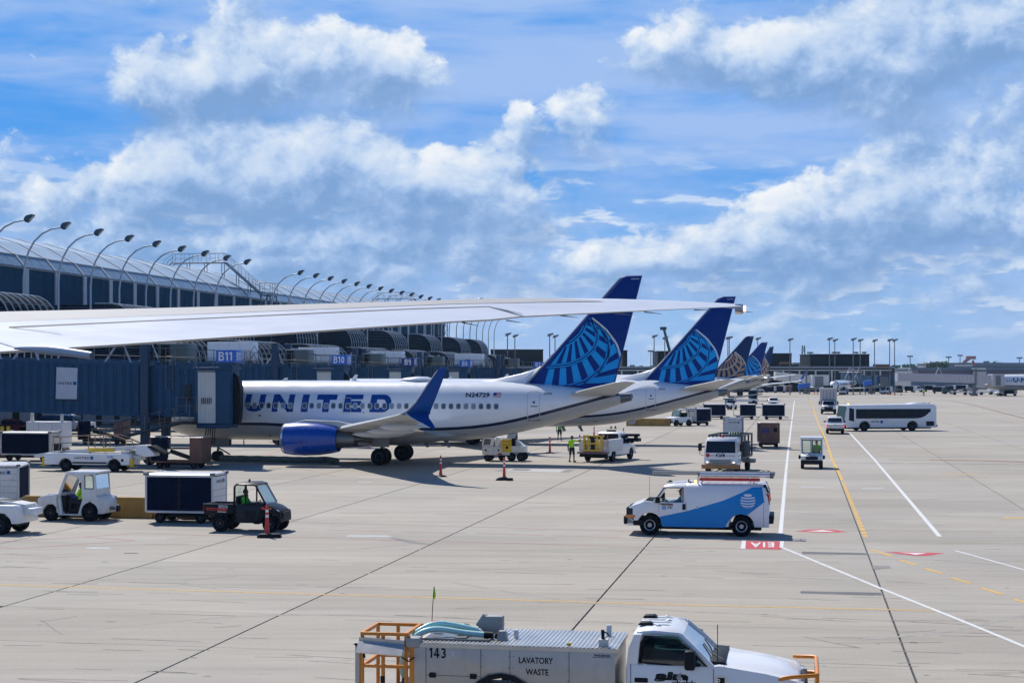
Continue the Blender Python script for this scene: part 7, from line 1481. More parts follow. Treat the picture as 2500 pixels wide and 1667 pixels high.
# airport bus
T = thing('airport_bus', 'white airport bus with one long dark window band, heading left', 'bus', gp(2166, 1052)+U*1.5, math.pi+R(9))
h, w = 5.05, 1.27
MB().prism(side_profile([(h-.05, .50), (h, 1.2), (h-.25, 2.72), (-h+.35, 2.80), (-h+.02, 2.55), (-h, .5)], .36, (2.9, -2.35), .56, .46), 'y', -w, w).build('body', WHITE, T, bevel=.08)
MB().loft([[(x, -w*.8, z), (x, -w*.7, z+d), (x, w*.7, z+d), (x, w*.8, z)] for x, z, d in ((-4.7, 2.74, .02), (-3.9, 2.74, .20), (-2.9, 2.74, .18), (-2.2, 2.74, .02))]).build('roof_unit', WHITE, T)
for s in (-1, 1):
    y = s*(w+.006); P = [(3.85, 1.30), (-2.6, 1.30)]+[(-4.0+1.4*math.cos(R(a))*1.0, 2.28-.98*math.sin(R(a))) for a in (80, 60, 40, 20, 5)][::1]
    P = [(3.85, 1.30), (-2.7, 1.30), (-3.25, 1.36), (-3.7, 1.52), (-4.05, 1.78), (-4.3, 2.08), (-4.4, 2.30), (3.85, 2.30)]
    MB().add([(a, y, z) for a, z in P], [tuple(range(len(P)))]).build('window_band', GLASSD, T, smooth=0); wv = MB()
    for x in (2.6, 1.2, -.2, -1.6): wv.bx(x-.02, x+.02, y-.004, y+.004, 1.32, 2.28)
    wv.build('window_bar', BLACK, T, smooth=0)
    MB().add([(4.05, y, 1.0), (4.62, y, 1.15), (4.58, y, 2.45), (4.05, y, 2.30)], [(0, 1, 2, 3)]).build('door_window', GLASSD, T, smooth=0); MB().bx(-4.75, -3.85, y-.01, y+.01, .52, 1.0).build('engine_grille', BLACK, T); MB().bx(-4.35, -4.2, y-.01, y+.01, 1.95, 2.2).build('side_vent', BLACK, T)
    xd = (-s, 0, 0); lettering(T, 'UNITED', NAVY, (2.25 if s > 0 else 1.05, y+s*.006, .90), xd, (0, 0, 1), .17, .95, wide=True); globe_mark(T, (1.18 if s > 0 else 2.15, y+s*.006, .82), xd, (0, 0, 1), .28)
    for ax in (2.9, -2.35):
        wheel(T, ax, s*(w-.14), .46, .27, s, DRIM); MB().prism([(ax+.60*math.cos(R(a)), .46+.60*math.sin(R(a))) for a in range(0, 181, 20)]+[(ax+.54*math.cos(R(a)), .46+.54*math.sin(R(a))) for a in range(180, -1, -20)], 'y', s*w-.02, s*w+.02).build('wheel_arch', BLACK, T)
MB().add([(h+.035, -1.20, 1.05), (h+.035, 1.20, 1.05), (h-.19, 1.18, 2.62), (h-.19, -1.18, 2.62)], [(0, 1, 2, 3)]).build('windscreen', mat('bus_glass', (.06, .12, .13), .1), T, smooth=0); MB().bx(h-.1, h+.10, -w, w, .36, .62).build('front_bumper', BLACK, T, bevel=.03); MB().bx(-h-.08, -h+.1, -w, w, .42, .62).build('rear_bumper', BLACK, T, bevel=.03)
MB().bx(-4.6, 4.6, -.8, .8, .22, .40).build('chassis', BLACK, T); MB().ball((4.2, 0, 2.80), (.08, .08, .08)).build('beacon', AMBER, T); MB().prism([(-4.9, 2.70), (-4.6, 2.78), (-4.75, 2.92)], 'y', -.1, .1).build('roof_antenna', BLACK, T)

# high-lift catering truck
T = thing('catering_truck', 'high-box white catering truck coming up the lane beyond the bus', 'catering truck', gp(2023, 1011)+U*3.0, HEAD_NEAR)
MB().bx(-3.2, 1.3, -1.22, 1.22, 1.25, 3.75).build('cargo_box', LILAC, T, bevel=.03); q = MB()
for y in (-.75, -.25, .25, .75): q.bx(1.3, 1.34, y-.03, y+.03, 2.1, 3.5)
q.bx(1.3, 1.5, -.85, .85, 1.98, 2.10); q.build('box_bar', STEEL, T); MB().bx(.7, 1.6, -1.22, 1.22, 3.72, 3.84).build('box_roof', WHITE, T); MB().bx(1.30, 1.32, -1.0, 1.0, 1.35, 2.0).build('box_recess', BLACK, T, smooth=0); MB().bx(-.5, .8, -.7, .7, 3.75, 4.15).build('roof_unit', BLACK, T, bevel=.03)
c = MB(); levels(c, [(.75, 1.35, 3.3, 1.05, .12), (1.15, 1.35, 3.25, 1.02, .14), (1.35, 1.35, 2.4, .95, .1), (1.95, 1.40, 2.1, .85, .12)]); c.build('cab', WHITE, T, smooth=40); MB().add([(2.42, -.85, 1.36), (2.42, .85, 1.36), (2.16, .74, 1.88), (2.16, -.74, 1.88)], [(0, 1, 2, 3)]).build('windscreen', GLASSD, T, smooth=0); MB().bx(3.2, 3.32, -.62, .62, .55, 1.1).build('grille', BLACK, T, bevel=.02); MB().bx(3.15, 3.45, -1.1, 1.1, .38, .72).build('front_bumper', BLACK, T, bevel=.03)
for s in (-1, 1):
    MB().bx(3.15, 3.3, s*.85-.15, s*.85+.15, .80, 1.0).build('headlamp', HEADL, T, bevel=.02); MB().bx(2.4, 2.55, s*1.32-.10, s*1.32+.10, 1.4, 1.9).build('mirror', BLACK, T)
    for x in (2.5, -1.9): wheel(T, x, s*.92, .45, .28, s, DRIM)
MB().bx(-3.0, 3.0, -.5, .5, .6, 1.25).build('chassis', BLACK, T)
# silver-white wagon in the lane behind the cart train
T = thing('estate_car', 'small white car coming up the lane, half behind the right cart', 'car', gp(1888, 991)+U*2.0, HEAD_NEAR)
MB().prism(side_profile([(2.1, .5), (2.05, .85), (1.2, .98), (-2.1, 1.0)], .32, (1.35, -1.3), .40, .33), 'y', -.92, .92).build('body', WHITE, T, bevel=.06); c = MB(); levels(c, [(.97, -2.05, 1.25, .88, .08), (1.45, -1.95, .55, .74, .10), (1.55, -1.8, .35, .64, .15)]); c.build('cabin', WHITE, T, smooth=40)
MB().add([(1.27, -.80, 1.0), (1.27, .80, 1.0), (.60, .68, 1.44), (.60, -.68, 1.44)], [(0, 1, 2, 3)]).build('windscreen', GLASSD, T, smooth=0)
for s in (-1, 1):
    MB().bx(2.0, 2.10, s*.68-.16, s*.68+.16, .64, .78).build('headlamp', HEADL, T); MB().bx(.9, 1.05, s*1.04-.1, s*1.04+.1, .98, 1.12).build('mirror', BLACK, T)
    for x in (1.35, -1.3): wheel(T, x, s*.80, .33, .22, s, DRIM)
MB().bx(2.05, 2.12, -.5, .5, .40, .62).build('grille', BLACK, T)

# yellow-boxed service cart under the tail
T = thing('service_cart', 'white wheeled service cart with a yellow cabinet under the nearest tail', 'service cart', gp(1228, 1126)+U*.9, HEAD_R)
MB().bx(-1.5, .45, -.72, .72, .42, 1.0).build('body', WHITE_D, T, bevel=.03); MB().bx(.3, 1.45, -.66, .66, .62, 1.05).prism([(.35, 1.0), (1.4, 1.0), (.7, 1.5), (.35, 1.55)], 'y', -.3, .6).build('drawbar_deck', WHITE_D, T, bevel=.02)
MB().prism([(-1.55, 1.02), (-.75, 1.02), (-.65, 1.62), (-1.45, 1.70)], 'y', -.66, .66).build('radiator_box', WHITE, T, bevel=.02); MB().add([(-1.42, -.67, 1.12), (-.95, -.67, 1.12), (-.88, -.67, 1.52), (-1.35, -.67, 1.55)], [(0, 1, 2, 3)]).build('louvre', STEEL, T, smooth=0); MB().bx(-1.6, -.7, -.70, .70, 1.66, 1.78).build('radiator_lid', BLACK, T, bevel=.02)
MB().prism([(-.62, 1.0), (-.25, 1.0), (-.20, 1.62), (-.55, 1.66)], 'y', -.60, .3).build('cover', WHITE, T, bevel=.03); MB().bx(-.12, .42, -.74, .5, .62, 1.50).build('yellow_cabinet', YELLOW, T, bevel=.03); MB().bx(-.10, .40, -.75, .5, 1.48, 1.62).build('cabinet_lid', WHITE, T, bevel=.02); MB().lathe([(0, .10), (.02, .10)], (.25, -.755, .95), 'y', 10).build('gauge', BLACK, T)
q = MB()
for z in (1.12, 1.34): q.bx(-.08, .38, -.755, -.74, z, z+.03)
q.build('cabinet_seam', BROWN, T, smooth=0); MB().bx(.44, .54, -.74, -.66, .6, 2.0).build('yellow_post', YELLOW, T); MB().bx(.55, .78, -.5, .5, 1.0, 1.95).build('control_column', BLACK, T); MB().bx(-.4, -.1, -.74, -.70, .45, .56).build('red_plate', REDL, T)
for x, y in ((-1.15, -.6), (-1.15, .6), (-.35, .5), (.55, -.6), (1.2, -.58), (1.2, .58)): wheel(T, x, y, .24 if x < .5 else .30, .18, 0, DRIM)
for x in (-1.25, -.35): MB().lathe([(0, .07), (.015, .07)], (x, -.735, .76), 'y', 10).build('gauge', BLACK, T)

# ---------------------------------------------------------------- people on the apron
person('worker in a yellow vest and black shorts, arm stretched to the pickup', gp(1396, 1127.5), R(-60), top=HIVIS, sleeves=DARKC, legs=DARKC, shorts=True, arms={1: ((.12, .47, 1.42), (.22, .72, 1.50)), -1: ((-.04, -.27, 1.14), (.02, -.30, .88))}, skin=SKIN, h=1.80)
person('worker in a green vest and shorts standing below the nearest tail', gp(1366, 1075), R(-80), top=HIGREEN, legs=DARKC, shorts=True, h=1.82, stride=.12)
for px, py, lab, tp, rz in ((2255, 966.5, 'lone worker in yellow out on the far apron', HIVIS, -80), (2366, 958, 'worker in yellow among the carts beyond the bus', HIVIS, 0), (1869, 957, 'worker in yellow-green beside the dark far carts', HIVIS, -90), (1871.5, 957.5, 'second worker in yellow-green beside the dark far carts', HIGREEN, -70)):
    person(lab, gp(px, py), R(rz), top=tp, legs=DARKC, h=1.8, fine=False)
# ---------------------------------------------------------------- far concourse across the apron
FD = 492.0
def far(px, py, d=FD): p = pt(px, py, d); return p
def fx(px, d=FD): return (px-1250)/FPX*d
def fz(py, d=FD): return CAM_H+(HZ-py)/FPX*d
C2 = thing('far_concourse', 'long dark low concourse with black boxes on its roof, across the far apron', 'terminal building', (fx(2000), FD+2, 0))
oc = Vector((fx(2000), FD+2, 0))
def fb(name, x0, x1, z0, z1, d0, d1, m, parent=C2, **k): return MB().bx(x0-oc.x, x1-oc.x, d0-oc.y, d1-oc.y, z0, z1).build(name, m, parent, smooth=0, **k)
fb('wall', fx(1190), fx(2190), 0, 7.3, FD+3, FD+30, DARKB)
fb('roof_edge', fx(1190), fx(2190), 7.3, 7.9, FD+2.2, FD+31, GREYB)
fb('white_fascia', fx(1190), fx(2182), 6.55, 6.85, FD+1.9, FD+2.15, CREAM)
x = fx(1400)
while x < fx(2185): fb('column', x-.22, x+.22, 0, 6.55, FD+2.0, FD+2.35, CREAM); x += 5.0
x = fx(1400)
while x < fx(2185):
    for k in range(3): fb('window_pane', x+.3+k*1.5, x+1.68+k*1.5, 3.6, 6.4, FD+2.7, FD+2.9, GLASSD)
    x += 5.0
for a, b, t in ((1197, 1327, 854), (1523, 1535, 856), (1610, 1660, 858), (1866, 1941, 863.5), (1987, 2133, 865.5)):
    o = fb('roof_box', fx(a), fx(b), 7.9, fz(t), FD+6, FD+24, DARKB); fb('roof_box_edge', fx(a)-.1, fx(b)+.1, fz(t), fz(t)+.25, FD+5.8, FD+24.2, DARKB, o, bevel=0)
    n = max(2, int((b-a)/9)); q = MB()
    for i in range(1, n): xx = fx(a)+(fx(b)-fx(a))*i/n-oc.x; q.bx(xx-.05, xx+.05, FD+5.95-oc.y, FD+5.99-oc.y, 7.9, fz(t)-.2)
    q.build('cladding_seam', BLACK, o, smooth=0)
for a, b, t0, t1 in ((1909, 1930, 883, 889), (2141, 2175, 889, 896)): fb('lamp_panel', fx(a), fx(b), fz(t1), fz(t0), FD+1.5, FD+5.5, BROWN); fb('roof_hut', fx(a)-2, fx(b)+3, 7.3, fz(t1)-.1, FD+2.6, FD+9, DARKB)
for px in (1873, 1890, 2053, 2063, 2108, 2128): q = MB().cyl((fx(px)-oc.x, 8, 8), (fx(px)-oc.x, 8, 12.2), .12, n=6).bx(fx(px)-oc.x-.8, fx(px)-oc.x+.6, 7.8, 8.2, 12.0, 12.5); q.build('roof_antenna', STEEL, C2)
# tall apron lights
lp = MB().cyl((0, 0, 0), (0, 0, 15.4), .17, .11, 8).mesh('pole', STEEL); lh = MB().prism([(-.35, 15.3), (-.5, 15.85), (.95, 16.15), (.75, 15.65)], 'y', -.35, .35).bx(-.6, .2, -.2, .2, 15.25, 15.5).mesh('lamp_head', STEEL)
i = 0
for px, top in ((1239, 811), (1257, 815), (1342, 812), (1355, 816), (1597, 816), (1623, 820), (1777, 820), (1780.5, 820), (1850, 822), (1928.6, 824.5), (2025, 822.5), (2038, 826), (2083, 823.5), (2100, 826), (2135, 827), (2172, 825.5), (2184, 826)):
    d = 8.9*FPX/(HZ-top)+16; o = thing('floodlight_mast', 'slim dark floodlight mast on the far apron, %s from the left' % ORD[i], 'light mast', (fx(px, d), d, 0), 0, 'floodlight masts on the far apron'); k = (CAM_H+(HZ-top)/FPX*d)/16.2
    o.scale = (1, 1, k); link('pole', lp, o); link('lamp_head', lh, o); i += 1
# lattice tower, boom lift, distant cranes
def lattice(name, label, px, top, d, w=1.2, cat='tower'):
    z = fz(top, d); q = MB()
    for a, b in ((-w, -w), (w, -w), (w, w), (-w, w)): q.cyl((a, b, 0), (a*.5, b*.5, z), .18, n=4)
    n = int(z/4)
    for i in range(n):
        s0, s1 = w*(1-.5*i/n), w*(1-.5*(i+1)/n)
        for a, b, c, e in ((-1, -1, 1, -1), (1, -1, 1, 1)): q.cyl((a*s0, b*s0, z*i/n), (c*s1, e*s1, z*(i+1)/n), .10, n=4); q.cyl((c*s0, e*s0, z*i/n), (a*s1, b*s1, z*(i+1)/n), .10, n=4)
    tag(q.build(name, STEEL, None, (fx(px, d), d, 0), smooth=0), label, cat)
lattice('lattice_tower', 'distant lattice tower between the two black roof boxes', 1961.5, 843, 780, 1.1)
for px, top, d, lab in ((1978, 859, 820, 'thin distant mast right of the lattice tower'), (2222, 868, 900, 'distant floodlight pole above the long pale jet bridge'), (2316, 870, 900, 'distant floodlight pole beside the green-tailed aircraft'), (2344, 866, 950, 'distant mast left of the red crane'), (2489, 872, 900, 'distant T-shaped floodlight near the right edge'), (1589, 855, 820, 'thin distant mast right of the nearest tail')):
    z = fz(top, d); tag(MB().cyl((0, 0, 0), (0, 0, z), .30, .22, 6).bx(-1.6, 1.6, -.3, .3, z-.8, z).build('distant_mast', STEEL, None, (fx(px, d), d, 0), smooth=0), lab, 'light mast')
T = thing('crane_boom', 'dark green crane boom leaning left between the two blue tails', 'crane', (fx(1652, 560), 560, 0))
MB().cyl((0, 0, 4), (fx(1620, 560)-fx(1652, 560), 0, fz(800, 560)), .7, .45, 6).build('boom', TEALG, T); MB().bx(-3, 3, -2, 2, 0, 4).build('base', TEALG, T); a = Vector((fx(1620, 560)-fx(1652, 560), 0, fz(800, 560))); MB().bx(a.x-1.2, a.x+1.0, -.6, .6, a.z-.8, a.z+.3).build('boom_head', TEALG, T)
def far_crane(px0, py0, px1, py1, d, m, lab):
    A, B = pt(px0, py0, d), pt(px1, py1, d); o = Vector((A.x, d, 0)); T = thing('distant_crane', lab, 'crane', o); MB().cyl(A-o, B-o, 1.1, .8, 5).build('boom', m, T); MB().bx(-3, 3, -2, 2, 0, max(2, A.z)).build('base', m, T); MB().bx(B.x-o.x-3, B.x-o.x+3, -1, 1, B.z-1, B.z+1).build('boom_head', m, T)
far_crane(2352, 885, 2370, 873, 1000, mat('pale_red', (.50, .22, .18), .7), 'pale red crane boom on the far right skyline'); 
# long pale jet bridge and blue jet bridges of the far concourse
def far_bridge(label, px0, px1, yt0, yb0, yt1, yb1, d0, d1, m, cab=True, cw=4.2, group='jet bridges of the far concourse', ribs=True):
    A, B = pt(px0, yt0, d0), pt(px1, yt1, d1); o = Vector(((A.x+B.x)/2, (d0+d1)/2, 0)); T = thing('far_jet_bridge', label, 'jet bridge', o, 0, group)
    za0, za1, zb0, zb1 = A.z, fz(yb0, d0), B.z, fz(yb1, d1); a, b = A-o, B-o; n = max(3, int((px1-px0)/9))
    MB().loft([[(p.x, p.y-1.5, zb), (p.x, p.y+1.5, zb), (p.x, p.y+1.5, zt), (p.x, p.y-1.5, zt)] for p, zt, zb in ((a, za0, za1), (b, zb0, zb1))]).build('tunnel', m, T, smooth=0)
    if ribs:
        for i in range(n):
            t0, t1 = i/n+.06/n, (i+1)/n-.10/n; P = []
            for t in (t0, t1): p = a.lerp(b, t); P.append((p, za0+(zb0-za0)*t, za1+(zb1-za1)*t))
            MB().loft([[(p.x, p.y-1.62, zb+.1), (p.x, p.y-1.5, zb+.1), (p.x, p.y-1.5, zt-.1), (p.x, p.y-1.62, zt-.1)] for p, zt, zb in P]).build('wall_panel', m, T, smooth=0)
    if cab: MB().bx(b.x-.5, b.x+cw, b.y-2, b.y+2, zb1-.6, zb0+.2).build('cab', m, T, bevel=.05); MB().bx(b.x+.3, b.x+cw*.62, b.y-2.06, b.y-2.0, zb1-.4, zb0-.2).build('cab_door', STEEL, T, smooth=0)
    c = a.lerp(b, .82); MB().bx(c.x-.3, c.x+.3, c.y-.6, c.y+.6, 0, min(za1, zb1)).bx(c.x-.6, c.x+.6, c.y-1.2, c.y+1.2, 0, .7).bx(c.x-.25, c.x+.25, c.y-1.8, c.y-1.62, zb1-.3, zb0+1.6).build('support_leg', STEEL, T)
    return T
far_bridge('cream ribbed jet bridge sloping down right of the last tails', 1891, 1984, 907, 927, 917, 940, 462, 446, CREAM)
far_bridge('blue jet bridge behind the small regional jet', 2055, 2142, 911, 931, 918, 942, 470, 446, BRIDGE)
far_bridge('long lilac jet bridge with a flat roof, reaching to the right edge airliner', 2188, 2422, 911, 930, 915, 937, 430, 409, LILAC, cw=2.6)
for px, w in ((2083, 8), (2098, 8), (2075, 7), (2222, 12), (2292, 12)):
    d = 455 if px < 2200 else 430; b0 = pt(px, 912, d); tag(MB().tube([(-1.4, 0, fz(925, d)), (0, 0, fz(896 if px < 2200 else 897, d)), (1.4, 0, fz(925, d))], .16, 5).build('bridge_strut', LILAC, None, (b0.x, d, 0)), 'slanted pale strut pair above the far jet bridges, %s from the left' % ORD[{2075: 0, 2083: 1, 2098: 2, 2222: 3, 2292: 4}[px]], 'strut', 'slanted struts above far jet bridges')
for px0, px1, yt, yb, d, lab in ((1949, 1976, 934, 947, 440, 'blue sloped stair cover below the cream jet bridge'), (2108, 2128, 927, 940, 438, 'blue sloped stair cover right of the regional jet')):
    A, B = pt(px0, yb, d), pt(px1, yt, d); o = Vector((A.x, d, 0)); T = thing('boarding_ramp', lab, 'boarding ramp', o, 0, 'blue boarding ramps'); z0, z1 = A.z, B.z; l = B.x-A.x
    MB().prism([(0, z0-.3), (l, z1-1.2), (l, z1), (0, z0+1.0)], 'y', -.8, .8).build('cover', SIGNB, T); MB().prism([(.3, z0-.5), (l+3, z1-2.0), (l+3, z1-1.4), (.3, z0-.3)], 'y', -.7, .7).cyl((l, 0, 0), (l, 0, z1-1.2), .2, n=6).cyl((.5, 0, 0), (.5, 0, z0), .15, n=6).build('frame', STEEL, T)
# regional jet facing left, seen from its front quarter
def regional_jet():
    d = 432; T = thing('regional_jet', 'small white regional jet with a T-tail parked at the far concourse', 'regional jet', (fx(2035, d)-.5, d-2, 0), R(66))
    rings = []; sec = [(-1.5, .05, 0), (-1.2, .6, -.05), (0, 1.15, 0), (1.5, 1.34, 0), (15, 1.34, 0), (19, 1.0, .25), (22.5, .35, .55)]
    MB().loft([[(x, r*math.cos(2*math.pi*i/16), 2.55+c+r*math.sin(2*math.pi*i/16)) for i in range(16)] for x, r, c in sec]).build('fuselage', FUSE, T, smooth=60)
    MB().loft([[(x, r*math.cos(2*math.pi*i/16), 2.55+r*math.sin(2*math.pi*i/16)) for i in range(16)] for x, r in ((.3, 1.22), (.31, 1.30), (1.0, 1.33), (1.01, 1.2))]).build('nose_band', NAVY, T, smooth=60)
    for s in (-1, 1):
        q = MB(); surf(q, [(8, s*.8, 1.5, 4.5, .11), (12, s*9.8, 2.0, 1.3, .1)]); q.prism([(12.2, 1.95), (13.2, 1.95), (13.9, 3.0), (13.4, 3.0)], 'y', s*9.8-.05, s*9.8+.05); q.build('wing', WINGGR, T, smooth=50)
        MB().lathe([(0, .55), (.3, .66), (1.6, .68), (3.0, .5), (3.2, .3)], (15.2, s*2.0, 3.2), 'x', 16).build('engine', ALU, T, smooth=50); MB().lathe([(-.02, .52), (.02, .02)], (15.2, s*2.0, 3.2), 'x', 14, caps=False).build('engine_inlet', BLACK, T)
        wheel(T, 10.5, s*1.6, .4, .35, s, DRIM)
        for i in range(12): MB().bx(2.6+i*.8, 2.9+i*.8, s*1.30-.03, s*1.30+.03, 2.75, 3.05).build('cabin_window', GLASSD, T, smooth=0)
    MB().prism([(18.0, 3.4), (21.2, 6.1), (23.2, 6.1), (22.3, 3.2)], 'y', -.12, .12).build('fin', NAVYF, T); MB().prism([(18.6, 3.5), (20.3, 4.9), (21.2, 4.6), (21.6, 3.4)], 'y', -.14, .14).build('globe_emblem', mat('pale_gold', (.45, .33, .24), .5), T); q = MB(); surf(q, [(20.9, -3.1, 6.1, 1.2, .09), (20.6, 0, 6.1, 2.0, .09), (20.9, 3.1, 6.1, 1.2, .09)]); q.build('tailplane', FUSE, T, smooth=50)
    wheel(T, .4, 0, .3, .3, 0, DRIM); MB().cyl((.4, 0, .3), (.4, 0, 1.6), .1).cyl((10.5, 1.6, .4), (10.5, 1.2, 1.8), .15).cyl((10.5, -1.6, .4), (10.5, -1.2, 1.8), .15).build('gear_leg', STEEL, T)
regional_jet()
# airliner cut by the right edge
P6 = dup(P1, label='airliner cut by the right edge with wide blue capitals on white'); P6.location = (fx(2470, 412)-6.6, 413, 0); P6.rotation_euler = (0, 0, -R(8))

# low terminals behind, hazy with distance
def box_building(label, px0, px1, yt, d, m, depth=40, bands=(), parts=()):
    o = Vector((fx((px0+px1)/2, d), d, 0)); T = thing('distant_terminal', label, 'terminal building', o, 0); a, b = fx(px0, d)-o.x, fx(px1, d)-o.x; z = fz(yt, d)
    MB().bx(a, b, 0, depth, 0, z).build('wall', m, T, smooth=0); MB().bx(a-.3, b+.3, -.4, depth+.4, z, z+.6).build('roof', GREYB, T, smooth=0)
    for y0, y1, mm in bands: MB().bx(a+.5, b-.5, -.25, -.05, fz(y1, d), fz(y0, d)).build('wall_band', mm, T, smooth=0)
    for p0, p1, y0, y1, mm in parts: MB().bx(fx(p0, d)-o.x, fx(p1, d)-o.x, -1.2, -.3, fz(y1, d), fz(y0, d)).build('facade_block', mm, T, smooth=0)
    return T
LG = mat('hazy_grey_wall', (.24, .26, .30), .8, var=.1, vscale=.05); LG2 = mat('hazy_dark_grey', (.17, .19, .23), .8, var=.1, vscale=.05); LPK = mat('faded_pink_wall', (.45, .30, .29), .8); LRD = mat('dull_red_band', (.30, .13, .13), .8)
box_building('low grey terminal with a dull red stripe, above the long lilac jet bridge', 2224, 2420, 901, 640, LG, 40, ((906, 908.5, LRD),), ((2224, 2240, 903, 912, LPK),))
box_building('upper grey terminal roof line on the far right', 2308, 2560, 888, 860, LG, 60, (), ((2338, 2352, 892, 902, CREAM), (2352, 2366, 892, 902, LG2), (2366, 2376, 892, 902, CREAM)))
box_building('grey terminal with red lettering band at the far right edge', 2408, 2560, 902, 620, LG2, 40, ((909, 911.5, LRD),))
box_building('dark terminal wing between the upper roof and the striped one', 2375, 2560, 893, 760, LG2, 30)
box_building('low grey building seen between the two blue tails', 1517, 1700, 899, 700, GREYB, 40)
box_building('far low building behind the lattice tower', 1938, 1990, 888, 760, LG, 30)
box_building('low blue-grey shed left of the striped terminal', 2188, 2226, 906, 680, mat('shed_blue', (.08, .14, .24), .7), 20)
for px, yt, m, lab, d in ((2303, 881, mat('far_green_tail', (.02, .25, .12), .5), 'green and white tail fin far away on the skyline', 800), (2383, 879, mat('far_red_tail', (.50, .10, .08), .5), 'red and white tail fin far away on the skyline', 800)):
    z = fz(yt, d); o = (fx(px, d), d, 0); T = thing('distant_tail', lab, 'aircraft tail', o); s = 1 if px < 2350 else -1
    MB().prism([(-2.0*s, z-9), (1.2*s, z), (2.0*s, z), (2.4*s, z-9)], 'y', -.3, .3).build('fin', m, T); MB().prism([(-5*s, z-9.2), (-2.0*s, z-9), (.6*s, z-1.5), (0, z-5)], 'y', -.32, .32).build('fin_edge', WHITE, T); MB().bx(-22, 4, -2, 2, 0, z-9).build('fuselage', WHITE, T, bevel=.5)
# trees on the skyline
def tree(label, px, yt, d, r, seed):
    rn = random.Random(seed); z = fz(yt, d); T = thing('tree', label, 'tree', (fx(px, d), d, 0), 0, 'trees on the skyline'); MB().tube([(0, 0, 0), (.3, 0, z*.5), (0, 0, z*.85)], [.5, .35, .12], 6).tube([(.2, 0, z*.45), (r*.5, 0, z*.75)], [.2, .06], 5).tube([(.2, 0, z*.5), (-r*.5, 0, z*.8)], [.2, .06], 5).build('trunk', BROWN, T); q = MB()
    cl_ = [(rn.uniform(-r, r)*.7, rn.uniform(-r, r)*.7, z*rn.uniform(.45, .92)) for _ in range(16)]
    for _ in range(1500):
        c = rn.choice(cl_); p = Vector((c[0]+rn.gauss(0, r*.20), c[1]+rn.gauss(0, r*.20), min(z, c[2]+rn.gauss(0, r*.16)))); a = Vector((rn.uniform(-1, 1), rn.uniform(-1, 1), rn.uniform(-.6, 1))).normalized()*rn.uniform(.25, .6); b = a.cross(Vector((rn.uniform(-1, 1), rn.uniform(-1, 1), rn.uniform(-1, 1)))).normalized()*rn.uniform(.2, .5); q.add([p-a, p-b, p+a, p+b], [(0, 1, 2, 3)])
    q.build('crown', GREEN, T, smooth=0, recalc=False)
for i, (px, yt, d, r, lab) in enumerate(((2288, 884, 720, 5.5, 'bushy tree left of the green tail on the skyline'), (2276, 889, 730, 4, 'smaller tree leaning into the left of the bushy one'), (2423, 882, 900, 5, 'dark round tree right of the red tail'), (2412, 885, 900, 3, 'low shrubby tree between the red tail and the round tree'))): tree(lab, px, yt, d, r, i+3)
tw_ = MB(); rn = random.Random(4)
for i in range(2600):
    x = rn.uniform(-700, 1100); p = Vector((x, rn.uniform(1500, 1600), rn.uniform(0, 9)+3*math.sin(x*.02))); a = Vector((rn.uniform(-1, 1), 0, rn.uniform(-1, 1)))*3.2; b = Vector((-a.z, rn.uniform(-2, 2), a.x)); tw_.add([p-a, p-b, p+a, p+b], [(0, 1, 2, 3)])
tag(tw_.build('treeline', GREEN, smooth=0, recalc=False), kind='stuff')

# ---------------------------------------------------------------- small traffic at the foot of the far concourse
def mini_cart(label, px, py, w=2.8, m=CURTAIN, end=WHITE_D):
    T = thing('baggage_cart', label, 'baggage cart', gp(px, py), R(rnd.uniform(-14, 6)), 'carts on the far apron'); MB().bx(-w/2, w/2, -.75, .75, .5, 1.95).build('curtain', m, T, smooth=0); MB().bx(-w/2-.05, w/2+.05, -.8, .8, 1.95, 2.05).build('roof', WHITE, T); MB().bx(w/2-.7, w/2+.02, -.78, .78, .5, 1.95).build('end_board', end, T)
    for x in (-w/2+.4, w/2-.4): MB().lathe([(-.7, .25), (.7, .25)], (x, 0, .25), 'y', 12).build('wheel', TYRE, T)
def mini_van(label, px, py, w=4.2, z=1.9, m=WHITE, rz=None, cat='van'):
    T = thing('service_vehicle', label, cat, gp(px, py), R(rnd.uniform(-20, 10)) if rz is None else rz, 'service vehicles on the far apron'); h = w/2
    MB().prism([(h, .4), (h-.05, .9), (h-.9, 1.1), (h-1.4, z), (-h+.1, z), (-h, .4)], 'y', -.85, .85).build('body', m, T, bevel=.05)
    for s in (-1, 1): MB().add([(h-1.0, s*.86, 1.12), (h-1.42, s*.86, z-.15), (h-2.2, s*.86, z-.15), (h-2.2, s*.86, 1.12)], [(0, 1, 2, 3)]).build('side_window', GLASSD, T, smooth=0)
    MB().add([(h-.86, -.75, 1.13), (h-.86, .75, 1.13), (h-1.33, .7, z-.1), (h-1.33, -.7, z-.1)], [(0, 1, 2, 3)]).build('windscreen', GLASSD, T, smooth=0)
    for x in (h-.8, -h+.8): MB().lathe([(-.86, .34), (.86, .34)], (x, 0, .34), 'y', 14).build('wheel', TYRE, T)
    MB().bx(h-.02, h+.1, -.8, .8, .3, .5).build('bumper', BLACK, T)
def mini_loader(label, px, py, m=WHITE, w=6.0, rz=None):
    T = thing('belt_loader', label, 'belt loader', gp(px, py), R(rnd.uniform(-10, 6)) if rz is None else rz, 'belt loaders on the far apron'); h = w/2; MB().bx(-h, h, -.8, .8, .5, 1.0).build('body', m, T, bevel=.04); MB().prism([(-h-.6, .9), (h+.8, 1.9), (h+.8, 2.1), (-h-.6, 1.15)], 'y', -.5, .5).build('conveyor_boom', STEEL, T); MB().bx(-h+.4, -h+1.3, -.7, .7, 1.0, 1.5).build('operator_seat', BLACK, T)
    for x in (h-.9, -h+.9): MB().lathe([(-.85, .4), (.85, .4)], (x, 0, .4), 'y', 12).build('wheel', TYRE, T)
